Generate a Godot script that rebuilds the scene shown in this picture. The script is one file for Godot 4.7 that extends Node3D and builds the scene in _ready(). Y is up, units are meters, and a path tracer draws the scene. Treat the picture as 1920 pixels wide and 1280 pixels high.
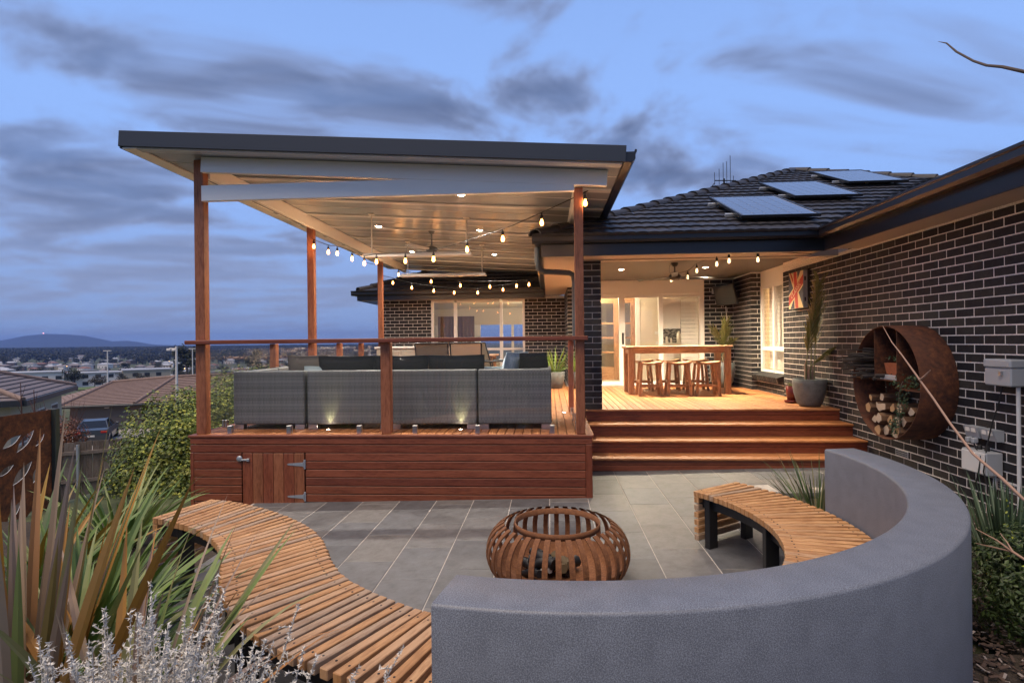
extends Node3D
# A timber patio deck with a skillion roof beside a dark brick house at dusk.
# World: x to the right along the house front, y up, the view goes towards -z; the patio lies at y = 0, the deck at y = 0.64.

const DY := 0.64            # deck level
const HB := 0.43            # bench seat level
const RING := Vector2(0.045, -3.72)   # middle of the round seat wall (x, z)

var rng := RandomNumberGenerator.new()
var M := {}
var T := {}
var taken := {}
var cache := {}
var house: Node3D

class MB:
	var v := PackedVector3Array()
	var n := PackedVector3Array()
	var uv := PackedVector2Array()
	var c := PackedColorArray()
	var ix := PackedInt32Array()
	var col := Color.WHITE
	var colored := false
	var off := Vector2.ZERO
	func vert(p: Vector3, nn: Vector3, u: Vector2) -> void:
		v.append(p); n.append(nn); uv.append(u + off)
		if colored: c.append(col)
	func poly(pts: Array, mid: Vector3, uvs: Array = []) -> void:   # convex face that looks away from mid
		var nn: Vector3 = (pts[1] - pts[0]).cross(pts[2] - pts[0])
		if nn.length_squared() < 1e-16: return
		nn = nn.normalized()
		var k := pts.size()
		var ctr := Vector3.ZERO
		for p in pts: ctr += p
		ctr /= k
		var flip: bool = nn.dot(ctr - mid) < 0.0
		if flip: nn = -nn
		var b := v.size()
		for i in k: vert(pts[i], nn, uvs[i] if uvs.size() else Vector2(pts[i].x, pts[i].z))
		for i in range(1, k - 1):
			if flip: ix.append_array([b, b + i, b + i + 1])
			else: ix.append_array([b, b + i + 1, b + i])
	func quad(a: Vector3, b: Vector3, d: Vector3, e: Vector3, nn := Vector3.ZERO) -> void:   # loose quad, own normal
		var m: Vector3 = nn
		if m == Vector3.ZERO: m = (b - a).cross(d - a).normalized()
		var s := v.size()
		var lu := a.distance_to(b)
		var lv := a.distance_to(e)
		vert(a, m, Vector2(0, 0)); vert(b, m, Vector2(lu, 0)); vert(d, m, Vector2(lu, lv)); vert(e, m, Vector2(0, lv))
		ix.append_array([s, s + 2, s + 1, s, s + 3, s + 2])
	func tri(a: Vector3, b: Vector3, d: Vector3, nn := Vector3.ZERO) -> void:
		var m: Vector3 = nn
		if m == Vector3.ZERO: m = (b - a).cross(d - a).normalized()
		var s := v.size()
		vert(a, m, Vector2(a.x, a.z)); vert(b, m, Vector2(b.x, b.z)); vert(d, m, Vector2(d.x, d.z))
		ix.append_array([s, s + 2, s + 1])
	func box(ctr: Vector3, size: Vector3, bevel := 0.0, basis := Basis.IDENTITY) -> void:
		var h := size * 0.5
		var long_ax := 0
		if size.y > size[long_ax]: long_ax = 1
		if size.z > size[long_ax]: long_ax = 2
		var b: float = minf(bevel, minf(h.x, minf(h.y, h.z)) * 0.9)
		for ax in 3:
			var p := (ax + 1) % 3
			var q := (ax + 2) % 3
			for s in [-1.0, 1.0]:
				var pts := []
				var uvs := []
				for k in [[-1, -1], [1, -1], [1, 1], [-1, 1]]:
					var w := Vector3.ZERO
					w[ax] = h[ax] * s
					w[p] = (h[p] - b) * k[0]
					w[q] = (h[q] - b) * k[1]
					pts.append(ctr + basis * w)
					uvs.append(Vector2(w[q], w[p]) if q == long_ax else Vector2(w[p], w[q]))
				poly(pts, ctr, uvs)
		if b > 0.0:
			for ax in 3:
				var p := (ax + 1) % 3
				var q := (ax + 2) % 3
				for sp in [-1.0, 1.0]:
					for sq in [-1.0, 1.0]:
						var pts := []
						var uvs := []
						for k in [[-1, 0], [1, 0], [1, 1], [-1, 1]]:
							var w := Vector3.ZERO
							w[ax] = (h[ax] - b) * k[0]
							w[p] = (h[p] - (b if k[1] == 1 else 0.0)) * sp
							w[q] = (h[q] - (b if k[1] == 0 else 0.0)) * sq
							pts.append(ctr + basis * w)
							uvs.append(Vector2(w[ax], w[p]))
						poly(pts, ctr, uvs)
			for sx in [-1.0, 1.0]:
				for sy in [-1.0, 1.0]:
					for sz in [-1.0, 1.0]:
						var a := Vector3(h.x * sx, (h.y - b) * sy, (h.z - b) * sz)
						var d := Vector3((h.x - b) * sx, h.y * sy, (h.z - b) * sz)
						var e := Vector3((h.x - b) * sx, (h.y - b) * sy, h.z * sz)
						poly([ctr + basis * a, ctr + basis * d, ctr + basis * e], ctr)
	func hexa(p: Array) -> void:   # eight corners: 0-3 the bottom ring, 4-7 the top ring
		var mid := Vector3.ZERO
		for q in p: mid += q
		mid /= 8.0
		for f in [[0, 1, 2, 3], [4, 5, 6, 7], [0, 1, 5, 4], [1, 2, 6, 5], [2, 3, 7, 6], [3, 0, 4, 7]]:
			var pts := []
			for k in f: pts.append(p[k])
			var e1: Vector3 = pts[1] - pts[0]
			var e2: Vector3 = pts[3] - pts[0]
			var a := e1.length()
			var d := e2.length()
			var uvs := [Vector2(0, 0), Vector2(a, 0), Vector2(a, d), Vector2(0, d)] if a > d else [Vector2(0, 0), Vector2(0, a), Vector2(d, a), Vector2(d, 0)]
			poly(pts, mid, uvs)
	func tube(pts: Array, radii, sides := 8, capped := true) -> void:
		var k := pts.size()
		var t0: Vector3 = (pts[1] - pts[0]).normalized()
		var side := t0.cross(Vector3.UP)
		if side.length() < 0.05: side = t0.cross(Vector3.RIGHT)
		side = side.normalized()
		var s := v.size()
		var run := 0.0
		for i in k:
			var t: Vector3
			if i == 0: t = pts[1] - pts[0]
			elif i == k - 1: t = pts[k - 1] - pts[k - 2]
			else: t = pts[i + 1] - pts[i - 1]
			t = t.normalized()
			side = (side - t * side.dot(t)).normalized()
			var up := side.cross(t)
			var r: float = radii[i] if radii is Array else radii
			if i > 0: run += pts[i].distance_to(pts[i - 1])
			for j in sides + 1:
				var a := TAU * j / sides
				var d := side * cos(a) + up * sin(a)
				vert(pts[i] + d * r, d, Vector2(run, float(j) / sides))
		for i in k - 1:
			for j in sides:
				var a := s + i * (sides + 1) + j
				var b := a + sides + 1
				ix.append_array([a, a + 1, b, a + 1, b + 1, b])
		if capped:
			for e in 2:
				var i: int = 0 if e == 0 else k - 1
				var t: Vector3 = (pts[0] - pts[1]).normalized() if e == 0 else (pts[k - 1] - pts[k - 2]).normalized()
				var b := v.size()
				for j in sides:
					vert(v[s + i * (sides + 1) + j], t, Vector2.ZERO)
				for j in range(1, sides - 1):
					if e == 0: ix.append_array([b, b + j + 1, b + j])
					else: ix.append_array([b, b + j, b + j + 1])
	func lathe(prof: Array, segs := 24, ctr := Vector3.ZERO, basis := Basis.IDENTITY) -> void:   # profile of Vector2(r, y), drawn upwards on the outside
		var k := prof.size()
		var s := v.size()
		var run := 0.0
		for i in k:
			var d: Vector2
			if i == 0: d = prof[1] - prof[0]
			elif i == k - 1: d = prof[k - 1] - prof[k - 2]
			else: d = (prof[i + 1] - prof[i]).normalized() + (prof[i] - prof[i - 1]).normalized()
			d = d.normalized() if d.length() > 0.001 else Vector2(0, 1)
			if i > 0: run += prof[i].distance_to(prof[i - 1])
			for j in segs + 1:
				var a := TAU * j / segs
				var o := Vector3(cos(a), 0, sin(a))
				vert(ctr + basis * (o * prof[i].x + Vector3.UP * prof[i].y), basis * (o * d.y - Vector3.UP * d.x).normalized(), Vector2(a * 0.3, run))
		for i in k - 1:
			for j in segs:
				var a := s + i * (segs + 1) + j
				var b := a + segs + 1
				ix.append_array([a, a + 1, b, a + 1, b + 1, b])
	func prism(poly2: PackedVector2Array, tf: Transform3D, depth: float) -> void:   # polygon in local xy, pushed along local z
		var ti := Geometry2D.triangulate_polygon(poly2)
		var k := poly2.size()
		var area := 0.0
		for i in k: area += poly2[i].cross(poly2[(i + 1) % k])
		var sg := signf(area)
		for e in 2:
			var z: float = 0.0 if e == 0 else depth
			var nn: Vector3 = tf.basis.z.normalized() * (-1.0 if e == 0 else 1.0)
			var b := v.size()
			for p in poly2: vert(tf * Vector3(p.x, p.y, z), nn, p)
			for i in range(0, ti.size(), 3):
				ix.append_array([b + ti[i], b + ti[i + 1], b + ti[i + 2]])
		var run := 0.0
		for i in k:
			var p := poly2[i]
			var q := poly2[(i + 1) % k]
			var o := Vector2(q.y - p.y, p.x - q.x).normalized() * sg
			var nn := (tf.basis * Vector3(o.x, o.y, 0)).normalized()
			var b := v.size()
			var l := p.distance_to(q)
			vert(tf * Vector3(p.x, p.y, 0), nn, Vector2(0, run)); vert(tf * Vector3(q.x, q.y, 0), nn, Vector2(0, run + l))
			vert(tf * Vector3(q.x, q.y, depth), nn, Vector2(depth, run + l)); vert(tf * Vector3(p.x, p.y, depth), nn, Vector2(depth, run))
			ix.append_array([b, b + 1, b + 2, b, b + 2, b + 3])
			run += l
	func done() -> ArrayMesh:
		var m := ArrayMesh.new()
		for i in range(0, ix.size(), 3):      # turn every face the way its normals point
			var p := v[ix[i]]
			if (v[ix[i + 1]] - p).cross(v[ix[i + 2]] - p).dot(n[ix[i]] + n[ix[i + 1]] + n[ix[i + 2]]) > 0.0:
				var t := ix[i + 1]
				ix[i + 1] = ix[i + 2]
				ix[i + 2] = t
		var a := []
		a.resize(Mesh.ARRAY_MAX)
		a[Mesh.ARRAY_VERTEX] = v
		a[Mesh.ARRAY_NORMAL] = n
		a[Mesh.ARRAY_TEX_UV] = uv
		if colored: a[Mesh.ARRAY_COLOR] = c
		a[Mesh.ARRAY_INDEX] = ix
		m.add_surface_from_arrays(Mesh.PRIMITIVE_TRIANGLES, a)
		return m

# ---------------------------------------------------------------- helpers
func gy(x: float) -> float: return 0.022 * (x - 0.9)      # the patio falls gently to the left

func rr(a: float, b: float) -> float: return rng.randf_range(a, b)

func jit(s: float) -> Vector3: return Vector3(rr(-s, s), rr(-s, s), rr(-s, s))

func numbered(nm: String) -> String:
	if not taken.has(nm):
		taken[nm] = 0
		return nm
	taken[nm] += 1
	return "%s_%03d" % [nm, taken[nm]]

func thing(nm: String, label: String, category: String, at := Vector3.ZERO, turn := 0.0, group := "") -> Node3D:
	var o := Node3D.new()
	o.name = numbered(nm)
	add_child(o)
	o.position = at
	o.rotation.y = turn
	meta(o, label, category, group)
	return o

func meta(o: Node, label: String, category: String, group := "") -> void:
	o.set_meta("label", label)
	o.set_meta("category", category)
	if group != "": o.set_meta("group", group)

func structure(nm: String, mesh: Mesh, m: Material, label: String) -> MeshInstance3D:
	var o := MeshInstance3D.new()
	o.name = numbered(nm)
	o.mesh = mesh
	o.material_override = m
	add_child(o)
	o.set_meta("kind", "structure")
	o.set_meta("label", label)
	return o

func part(parent: Node, nm: String, mesh: Mesh, m: Material, at := Vector3.ZERO, basis := Basis.IDENTITY) -> MeshInstance3D:
	var o := MeshInstance3D.new()
	o.name = nm
	o.mesh = mesh
	o.material_override = m
	parent.add_child(o, true)
	o.transform = Transform3D(basis, at)
	return o

func solo(nm: String, mesh: Mesh, m: Material, label: String, category: String, at := Vector3.ZERO, turn := 0.0, group := "") -> MeshInstance3D:
	var o := MeshInstance3D.new()
	o.name = numbered(nm)
	o.mesh = mesh
	o.material_override = m
	add_child(o)
	o.position = at
	o.rotation.y = turn
	meta(o, label, category, group)
	return o

func copy_of(o: Node3D, at: Vector3, turn := 0.0, label := "", group := "") -> Node3D:
	var r: Node3D = o.duplicate()
	var base := String(o.name)
	if base.length() > 4 and base[base.length() - 4] == "_" and base.substr(base.length() - 3).is_valid_int(): base = base.substr(0, base.length() - 4)
	r.name = numbered(base)
	add_child(r)
	r.position = at
	r.rotation.y = turn
	if label != "": r.set_meta("label", label)
	if group != "": r.set_meta("group", group)
	return r

func cb(size: Vector3, bevel := 0.003) -> ArrayMesh:      # shared bevelled box
	var key := "%.4f %.4f %.4f %.4f" % [size.x, size.y, size.z, bevel]
	if not cache.has(key):
		var b := MB.new()
		b.box(Vector3.ZERO, size, bevel)
		cache[key] = b.done()
	return cache[key]

func bx(parent: Node, nm: String, a: Vector3, b: Vector3, m: Material, bevel := 0.003) -> MeshInstance3D:   # box between two corners
	return part(parent, nm, cb((b - a).abs(), bevel), m, (a + b) * 0.5)

func lin(r: float, g: float, b: float) -> Color: return Color(r, g, b).linear_to_srgb()

func sm(nm: String, c: Color, rough := 0.7, metal := 0.0) -> StandardMaterial3D:
	var m := StandardMaterial3D.new()
	m.resource_name = nm
	m.albedo_color = c
	m.roughness = rough
	m.metallic = metal
	M[nm] = m
	return m

func nimg(sd: int, freq: float, octaves: int, size := 256, type := FastNoiseLite.TYPE_SIMPLEX_SMOOTH) -> PackedByteArray:
	var f := FastNoiseLite.new()
	f.seed = sd
	f.frequency = freq
	f.noise_type = type
	f.fractal_type = FastNoiseLite.FRACTAL_FBM
	f.fractal_octaves = octaves
	var im := f.get_seamless_image(size, size, false, false, 0.15, true)
	im.convert(Image.FORMAT_L8)
	return im.get_data()

func mix_tex(nm: String, size: int, layers: Array, stops: Array) -> void:
	# layers of [bytes, weight] summed to 0..1 about 0.5; stops of [pos, Color] make the colour; also leaves a bump image behind
	var g := Gradient.new()
	g.offsets = PackedFloat32Array()
	var offs := PackedFloat32Array()
	var cols := PackedColorArray()
	for s in stops:
		offs.append(s[0]); cols.append(s[1])
	g.offsets = offs
	g.colors = cols
	var lut := PackedByteArray()
	for i in 256:
		var c := g.sample(i / 255.0)
		lut.append_array([c.r8, c.g8, c.b8])
	var out := PackedByteArray()
	var hi := PackedByteArray()
	out.resize(size * size * 3)
	hi.resize(size * size)
	for i in size * size:
		var s := 0.5
		for l in layers: s += (l[0][i] / 255.0 - 0.5) * l[1]
		var k := clampi(int(s * 255.0), 0, 255)
		hi[i] = k
		out[i * 3] = lut[k * 3]
		out[i * 3 + 1] = lut[k * 3 + 1]
		out[i * 3 + 2] = lut[k * 3 + 2]
	T[nm] = ImageTexture.create_from_image(Image.create_from_data(size, size, false, Image.FORMAT_RGB8, out))
	var im := Image.create_from_data(size, size, false, Image.FORMAT_L8, hi)
	T[nm + "_h"] = ImageTexture.create_from_image(im)
	T[nm + "_hi"] = im

func nrm(nm: String, strength := 2.0) -> ImageTexture:
	var key := nm + "_n"
	if not T.has(key):
		var im: Image = T[nm + "_hi"].duplicate()
		im.convert(Image.FORMAT_RGBA8)
		im.bump_map_to_normal_map(strength)
		T[key] = ImageTexture.create_from_image(im)
	return T[key]

func texmat(nm: String, tex: String, tint: Color, rough: float, scale: Vector3, bump := 0.0, tri := false, world := false, offset := Vector3.ZERO) -> StandardMaterial3D:
	var m := sm(nm, tint, rough)
	m.albedo_texture = T[tex]
	m.uv1_scale = scale
	m.uv1_offset = offset
	if tri:
		m.uv1_triplanar = true
		m.uv1_world_triplanar = world
		m.uv1_triplanar_sharpness = 4.0
	if bump > 0.0:
		m.normal_enabled = true
		m.normal_texture = nrm(tex)
		m.normal_scale = bump
	return m

func woods(nm: String, k: int, tints: Array, rough: float, scale := Vector3(0.55, 3.6, 1), bump := 0.35) -> void:   # k variants nm0, nm1 ...
	for i in k:
		var t: Color = tints[i % tints.size()]
		var m := texmat(nm + str(i), "wood", t, rough + rr(-0.05, 0.05), scale, bump, false, false, Vector3(rng.randf(), rng.randf(), 0))
		m.resource_name = nm

func emit(nm: String, c: Color, e: float) -> StandardMaterial3D:
	var m := sm(nm, Color(0.9, 0.9, 0.9), 0.4)
	m.emission_enabled = true
	m.emission = c
	m.emission_energy_multiplier = e
	return m

func glass(nm: String, alpha: float, tint := Color(0.9, 0.95, 0.95)) -> StandardMaterial3D:
	var m := sm(nm, Color(tint.r, tint.g, tint.b, alpha), 0.02)
	m.transparency = BaseMaterial3D.TRANSPARENCY_ALPHA
	return m

func omni(parent: Node, at: Vector3, e: float, c: Color, size := 0.03) -> void:
	var l := OmniLight3D.new()
	l.name = "lamp_glow"
	l.light_energy = e
	l.light_color = c
	l.light_size = size
	l.omni_range = 14.0
	l.omni_attenuation = 2.0
	l.shadow_enabled = true
	parent.add_child(l, true)
	l.position = at

func spot(parent: Node, at: Vector3, dir: Vector3, e: float, c: Color, ang := 60.0, size := 0.04) -> void:
	var l := SpotLight3D.new()
	l.name = "lamp_glow"
	l.light_energy = e
	l.light_color = c
	l.light_size = size
	l.spot_range = 14.0
	l.spot_angle = ang
	l.spot_attenuation = 2.0
	l.shadow_enabled = true
	parent.add_child(l, true)
	var up := Vector3.UP if absf(dir.normalized().y) < 0.95 else Vector3.BACK
	l.transform = Transform3D(Basis.looking_at(dir, up), at)

# ---------------------------------------------------------------- camera, sky, sun
func make_sky() -> Sky:
	var w := 2048
	var h := 1024
	var f1 := FastNoiseLite.new()
	f1.seed = 11
	f1.frequency = 1.1
	f1.fractal_octaves = 6
	f1.fractal_gain = 0.58
	f1.noise_type = FastNoiseLite.TYPE_SIMPLEX_SMOOTH
	var f2 := FastNoiseLite.new()
	f2.seed = 29
	f2.frequency = 0.16
	f2.fractal_octaves = 3
	var f3 := FastNoiseLite.new()
	f3.seed = 5
	f3.frequency = 2.4
	f3.fractal_octaves = 4
	var buf := PackedFloat32Array()
	buf.resize(w * h * 3)
	var low := Vector3(0.140, 0.195, 0.330)
	var mid := Vector3(0.145, 0.240, 0.470)
	var top := Vector3(0.080, 0.140, 0.310)
	for y in h:
		var el := PI * (0.5 - (y + 0.5) / h)
		var e := rad_to_deg(el)
		if e < -0.5:
			for x in w:
				var j := (y * w + x) * 3
				buf[j] = 0.05; buf[j + 1] = 0.06; buf[j + 2] = 0.08
			continue
		var base: Vector3
		if e < 17.0: base = low.lerp(mid, smoothstep(0.0, 17.0, e))
		else: base = mid.lerp(top, smoothstep(17.0, 62.0, e))
		var s := sin(maxf(el, 0.0))
		var k := 1.0 / (s + 0.075)
		for x in w:
			var az := TAU * (x + 0.5) / w
			var px := cos(el) * sin(az) * k
			var pz := cos(el) * cos(az) * k
			var wx := f2.get_noise_2d(px * 2.1 + 40.0, pz * 2.1) * 0.7
			var d := f1.get_noise_2d(px * 0.75 + wx, pz * 1.05 + wx * 0.6) + 0.5 * f2.get_noise_2d(px * 1.6 + 9.0, pz * 2.2 + 3.0)
			var cover := smoothstep(-0.30, 0.22, d)
			var dense := smoothstep(-0.10, 0.5, d)
			var thin := 0.5 + 0.5 * f3.get_noise_2d(px * 0.4 + wx, pz * 1.1)
			var cl := Vector3(0.118, 0.144, 0.232).lerp(Vector3(0.052, 0.066, 0.118), dense)
			cl = cl.lerp(Vector3(0.150, 0.180, 0.275), smoothstep(16.0, 3.0, e) * 0.8)
			var r := base.lerp(cl, cover * (0.58 + 0.4 * thin))
			var j := (y * w + x) * 3
			buf[j] = r.x; buf[j + 1] = r.y; buf[j + 2] = r.z
	var im := Image.create_from_data(w, h, false, Image.FORMAT_RGBF, buf.to_byte_array())
	var pm := PanoramaSkyMaterial.new()
	pm.panorama = ImageTexture.create_from_image(im)
	var sky := Sky.new()
	sky.sky_material = pm
	return sky

func set_view() -> void:
	var cam := Camera3D.new()
	cam.name = "camera"
	cam.fov = 62.24
	cam.near = 0.05
	cam.far = 30000.0
	cam.position = Vector3(0, 1.62, 0)
	cam.rotation_degrees = Vector3(0.0, 3.7, -0.65)
	add_child(cam)
	cam.current = true
	var we := WorldEnvironment.new()
	we.name = "environment"
	var e := Environment.new()
	e.background_mode = Environment.BG_SKY
	e.sky = make_sky()
	e.background_energy_multiplier = 1.0
	e.tonemap_mode = Environment.TONE_MAPPER_LINEAR
	e.tonemap_exposure = 2.15
	e.sdfgi_enabled = true
	e.ssao_enabled = true
	e.ssil_enabled = true
	e.fog_enabled = true
	e.fog_density = 0.00012
	e.fog_light_color = Color(0.55, 0.70, 1.0)
	we.environment = e
	add_child(we)
	var sun := DirectionalLight3D.new()
	sun.name = "sun"
	sun.light_energy = 0.5
	sun.light_color = Color(1.0, 0.91, 0.80)
	sun.light_angular_distance = 45.0
	sun.shadow_enabled = true
	add_child(sun)
	sun.look_at_from_position(Vector3(-2.4, 9.0, 3.6), Vector3.ZERO)

func make_materials() -> void:
	var n1 := nimg(3, 0.012, 4)
	var n2 := nimg(7, 0.06, 3)
	var n3 := nimg(9, 0.25, 2)
	var n4 := nimg(21, 0.02, 5)
	mix_tex("wood", 256, [[n1, 0.7], [n2, 0.75], [n3, 0.3]], [[0.0, lin(0.52, 0.43, 0.36)], [0.35, lin(0.76, 0.70, 0.64)], [0.6, lin(0.92, 0.9, 0.87)], [1.0, lin(1, 1, 1)]])
	mix_tex("rust", 256, [[n4, 0.8], [n2, 0.5], [n3, 0.45]], [[0.0, lin(0.045, 0.017, 0.009)], [0.35, lin(0.095, 0.032, 0.014)], [0.6, lin(0.15, 0.050, 0.018)], [0.85, lin(0.21, 0.075, 0.025)], [1.0, lin(0.26, 0.10, 0.035)]])
	mix_tex("stone", 256, [[n4, 0.8], [n2, 0.5], [n3, 0.5]], [[0.0, lin(0.6, 0.59, 0.58)], [0.5, lin(0.84, 0.83, 0.82)], [1.0, lin(1, 1, 1)]])
	var sp := nimg(33, 0.42, 1)
	mix_tex("render", 256, [[n1, 0.3], [n3, 0.5], [sp, 1.9]], [[0.0, lin(0.40, 0.40, 0.41)], [0.45, lin(0.58, 0.58, 0.59)], [0.62, lin(0.70, 0.70, 0.71)], [0.78, lin(1, 1, 1)], [1.0, lin(1.0, 1.0, 1.0)]])
	mix_tex("ground", 256, [[n4, 1.4], [n3, 0.7]], [[0.0, lin(0.03, 0.04, 0.015)], [0.5, lin(0.06, 0.075, 0.028)], [1.0, lin(0.10, 0.10, 0.05)]])
	mix_tex("cloth", 256, [[n3, 0.9], [sp, 0.5]], [[0.0, lin(0.7, 0.7, 0.7)], [1.0, lin(1, 1, 1)]])
	mix_tex("soil", 256, [[n3, 1.0], [n2, 0.7]], [[0.0, lin(0.015, 0.011, 0.008)], [1.0, lin(0.075, 0.055, 0.04)]])
	# woven rattan: 8 x 8 crossings, flat strands over and under
	var wz := 128
	var wc := PackedByteArray()
	var wh := PackedByteArray()
	wc.resize(wz * wz * 3)
	wh.resize(wz * wz)
	var strand := []
	for i in 40: strand.append(rng.randf())
	for y in wz:
		for x in wz:
			var cx := x / 16
			var cy := y / 8
			var fx := (x % 16) / 16.0
			var fy := (y % 8) / 8.0
			var over: bool = (cx + cy) % 2 == 0
			var hgt := sin(fy * PI) * (0.55 + 0.45 * sin(fx * PI)) if over else sin(fx * PI) * 0.7 * (0.4 + 0.6 * sin(fy * PI))
			var t: float = strand[cy % 16] if over else strand[16 + cx % 8]
			var v := 0.55 + 0.38 * t if over else 0.6 + 0.12 * t
			var j := y * wz + x
			wh[j] = clampi(int(hgt * 255.0), 0, 255)
			wc[j * 3] = clampi(int(v * 246), 0, 255)
			wc[j * 3 + 1] = clampi(int(v * 246), 0, 255)
			wc[j * 3 + 2] = clampi(int(v * 250), 0, 255)
	T["wicker"] = ImageTexture.create_from_image(Image.create_from_data(wz, wz, false, Image.FORMAT_RGB8, wc))
	T["wicker_hi"] = Image.create_from_data(wz, wz, false, Image.FORMAT_L8, wh)
	texmat("wicker", "wicker", lin(0.34, 0.36, 0.35), 0.5, Vector3(7.5, 7.5, 7.5), 1.2, true)
	# timbers
	woods("merbau", 6, [lin(0.215, 0.056, 0.025), lin(0.27, 0.075, 0.034), lin(0.175, 0.043, 0.02), lin(0.235, 0.066, 0.029)], 0.45)
	woods("decking", 6, [lin(0.42, 0.17, 0.06), lin(0.50, 0.21, 0.075), lin(0.36, 0.14, 0.05), lin(0.46, 0.2, 0.08)], 0.5)
	woods("post", 3, [lin(0.30, 0.105, 0.045), lin(0.34, 0.12, 0.052)], 0.5)
	woods("bench", 7, [lin(0.54, 0.29, 0.125), lin(0.62, 0.345, 0.155), lin(0.49, 0.255, 0.105), lin(0.57, 0.335, 0.165), lin(0.52, 0.31, 0.165), lin(0.43, 0.30, 0.20)], 0.6)
	woods("teak", 3, [lin(0.40, 0.225, 0.125), lin(0.46, 0.26, 0.145)], 0.55)
	woods("paling", 5, [lin(0.17, 0.14, 0.12), lin(0.13, 0.105, 0.09), lin(0.2, 0.17, 0.15), lin(0.11, 0.09, 0.08)], 0.9, Vector3(0.8, 6, 1))
	texmat("rust", "rust", lin(0.66, 0.60, 0.58), 0.85, Vector3(1.6, 1.6, 1.6), 0.5, true)
	mix_tex("rust2", 256, [[n4, 0.6], [n2, 0.5], [n3, 0.5]], [[0.0, lin(0.11, 0.040, 0.017)], [0.4, lin(0.17, 0.065, 0.024)], [0.7, lin(0.235, 0.092, 0.032)], [1.0, lin(0.31, 0.13, 0.047)]])
	texmat("rust_bright", "rust2", Color.WHITE, 0.85, Vector3(7, 7, 7), 0.5, true)
	for i in 6:
		var t: Color = [lin(0.14, 0.145, 0.156), lin(0.165, 0.163, 0.165), lin(0.11, 0.115, 0.126), lin(0.145, 0.146, 0.15), lin(0.18, 0.174, 0.17), lin(0.12, 0.123, 0.132)][i]
		texmat("paver%d" % i, "stone", t, 0.5, Vector3(1.1, 1.1, 1.1), 0.25, true, false, Vector3(rng.randf(), rng.randf(), rng.randf())).resource_name = "paver"
	texmat("grout", "stone", lin(0.52, 0.48, 0.44), 0.9, Vector3(2, 2, 2), 0.3, true)
	texmat("render_grey", "render", lin(0.235, 0.252, 0.285), 0.5, Vector3(2.1, 2.1, 2.1), 0.04, true)
	texmat("ground", "ground", Color.WHITE, 0.95, Vector3(0.08, 0.08, 0.08), 0.0, true, true)
	texmat("soil", "soil", Color.WHITE, 0.95, Vector3(1.5, 1.5, 1.5), 0.8, true, true)
	for i in 5:
		var t: Color = [lin(0.036, 0.035, 0.037), lin(0.046, 0.043, 0.042), lin(0.027, 0.027, 0.031), lin(0.064, 0.057, 0.051), lin(0.040, 0.038, 0.039)][i]
		texmat("brick%d" % i, "stone", t, 0.6, Vector3(3, 3, 3), 0.25, true, false, Vector3(rng.randf(), rng.randf(), rng.randf())).resource_name = "brick"
		M["brick%d" % i].metallic_specular = 0.3
	texmat("mortar", "stone", lin(0.93, 0.87, 0.80), 0.95, Vector3(6, 6, 6), 0.4, true, true)
	for i in 4:
		var t: Color = [lin(0.030, 0.028, 0.031), lin(0.038, 0.034, 0.036), lin(0.025, 0.024, 0.028), lin(0.046, 0.041, 0.041)][i]
		texmat("tile%d" % i, "stone", t, 0.5, Vector3(2.5, 2.5, 2.5), 0.3, true).resource_name = "roof_tile"
	sm("roofmetal", lin(0.030, 0.036, 0.048), 0.42)
	sm("gutter", lin(0.016, 0.016, 0.019), 0.3)
	sm("gutterpipe", lin(0.075, 0.085, 0.09), 0.35)
	sm("white", lin(0.80, 0.80, 0.79), 0.35)
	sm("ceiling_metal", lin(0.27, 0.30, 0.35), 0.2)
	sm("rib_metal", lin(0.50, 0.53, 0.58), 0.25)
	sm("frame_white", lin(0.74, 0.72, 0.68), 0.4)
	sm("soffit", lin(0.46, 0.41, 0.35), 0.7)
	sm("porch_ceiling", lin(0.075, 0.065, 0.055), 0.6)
	sm("plaster", lin(0.62, 0.55, 0.45), 0.85)
	sm("plaster_white", lin(0.75, 0.71, 0.64), 0.85)
	sm("blacksteel", lin(0.012, 0.012, 0.013), 0.4)
	sm("steel", lin(0.55, 0.56, 0.57), 0.28, 1.0)
	sm("galv", lin(0.42, 0.45, 0.48), 0.5, 0.7)
	sm("alu", lin(0.6, 0.6, 0.58), 0.35, 0.6)
	sm("plastic_grey", lin(0.38, 0.40, 0.42), 0.45)
	sm("plastic_white", lin(0.66, 0.66, 0.64), 0.4)
	sm("rubber", lin(0.012, 0.012, 0.012), 0.6)
	texmat("cushion_black", "cloth", lin(0.014, 0.015, 0.017), 0.9, Vector3(12, 12, 12), 0.4, true)
	texmat("cushion_taupe", "cloth", lin(0.17, 0.145, 0.12), 0.95, Vector3(12, 12, 12), 0.4, true)
	texmat("cushion_pale", "cloth", lin(0.5, 0.6, 0.6), 0.9, Vector3(10, 10, 10), 0.3, true)
	texmat("sling_beige", "cloth", lin(0.42, 0.33, 0.23), 0.8, Vector3(14, 14, 14), 0.2, true)
	texmat("sling_brown", "cloth", lin(0.11, 0.085, 0.06), 0.8, Vector3(14, 14, 14), 0.2, true)
	texmat("curtain", "cloth", lin(0.20, 0.15, 0.115), 0.95, Vector3(8, 8, 8), 0.2, true)
	texmat("pot_grey", "stone", lin(0.14, 0.15, 0.15), 0.7, Vector3(2, 2, 2), 0.4, true)
	texmat("terracotta", "stone", lin(0.42, 0.13, 0.055), 0.75, Vector3(3, 3, 3), 0.3, true)
	sm("pot_red", lin(0.13, 0.02, 0.014), 0.25)
	glass("pane", 0.02, Color(0.3, 0.32, 0.32))
	glass("fence_glass", 0.01, Color(0.3, 0.36, 0.34))
	var lf := sm("leaf", Color.WHITE, 0.5)
	lf.vertex_color_use_as_albedo = true
	lf.backlight_enabled = true
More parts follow.
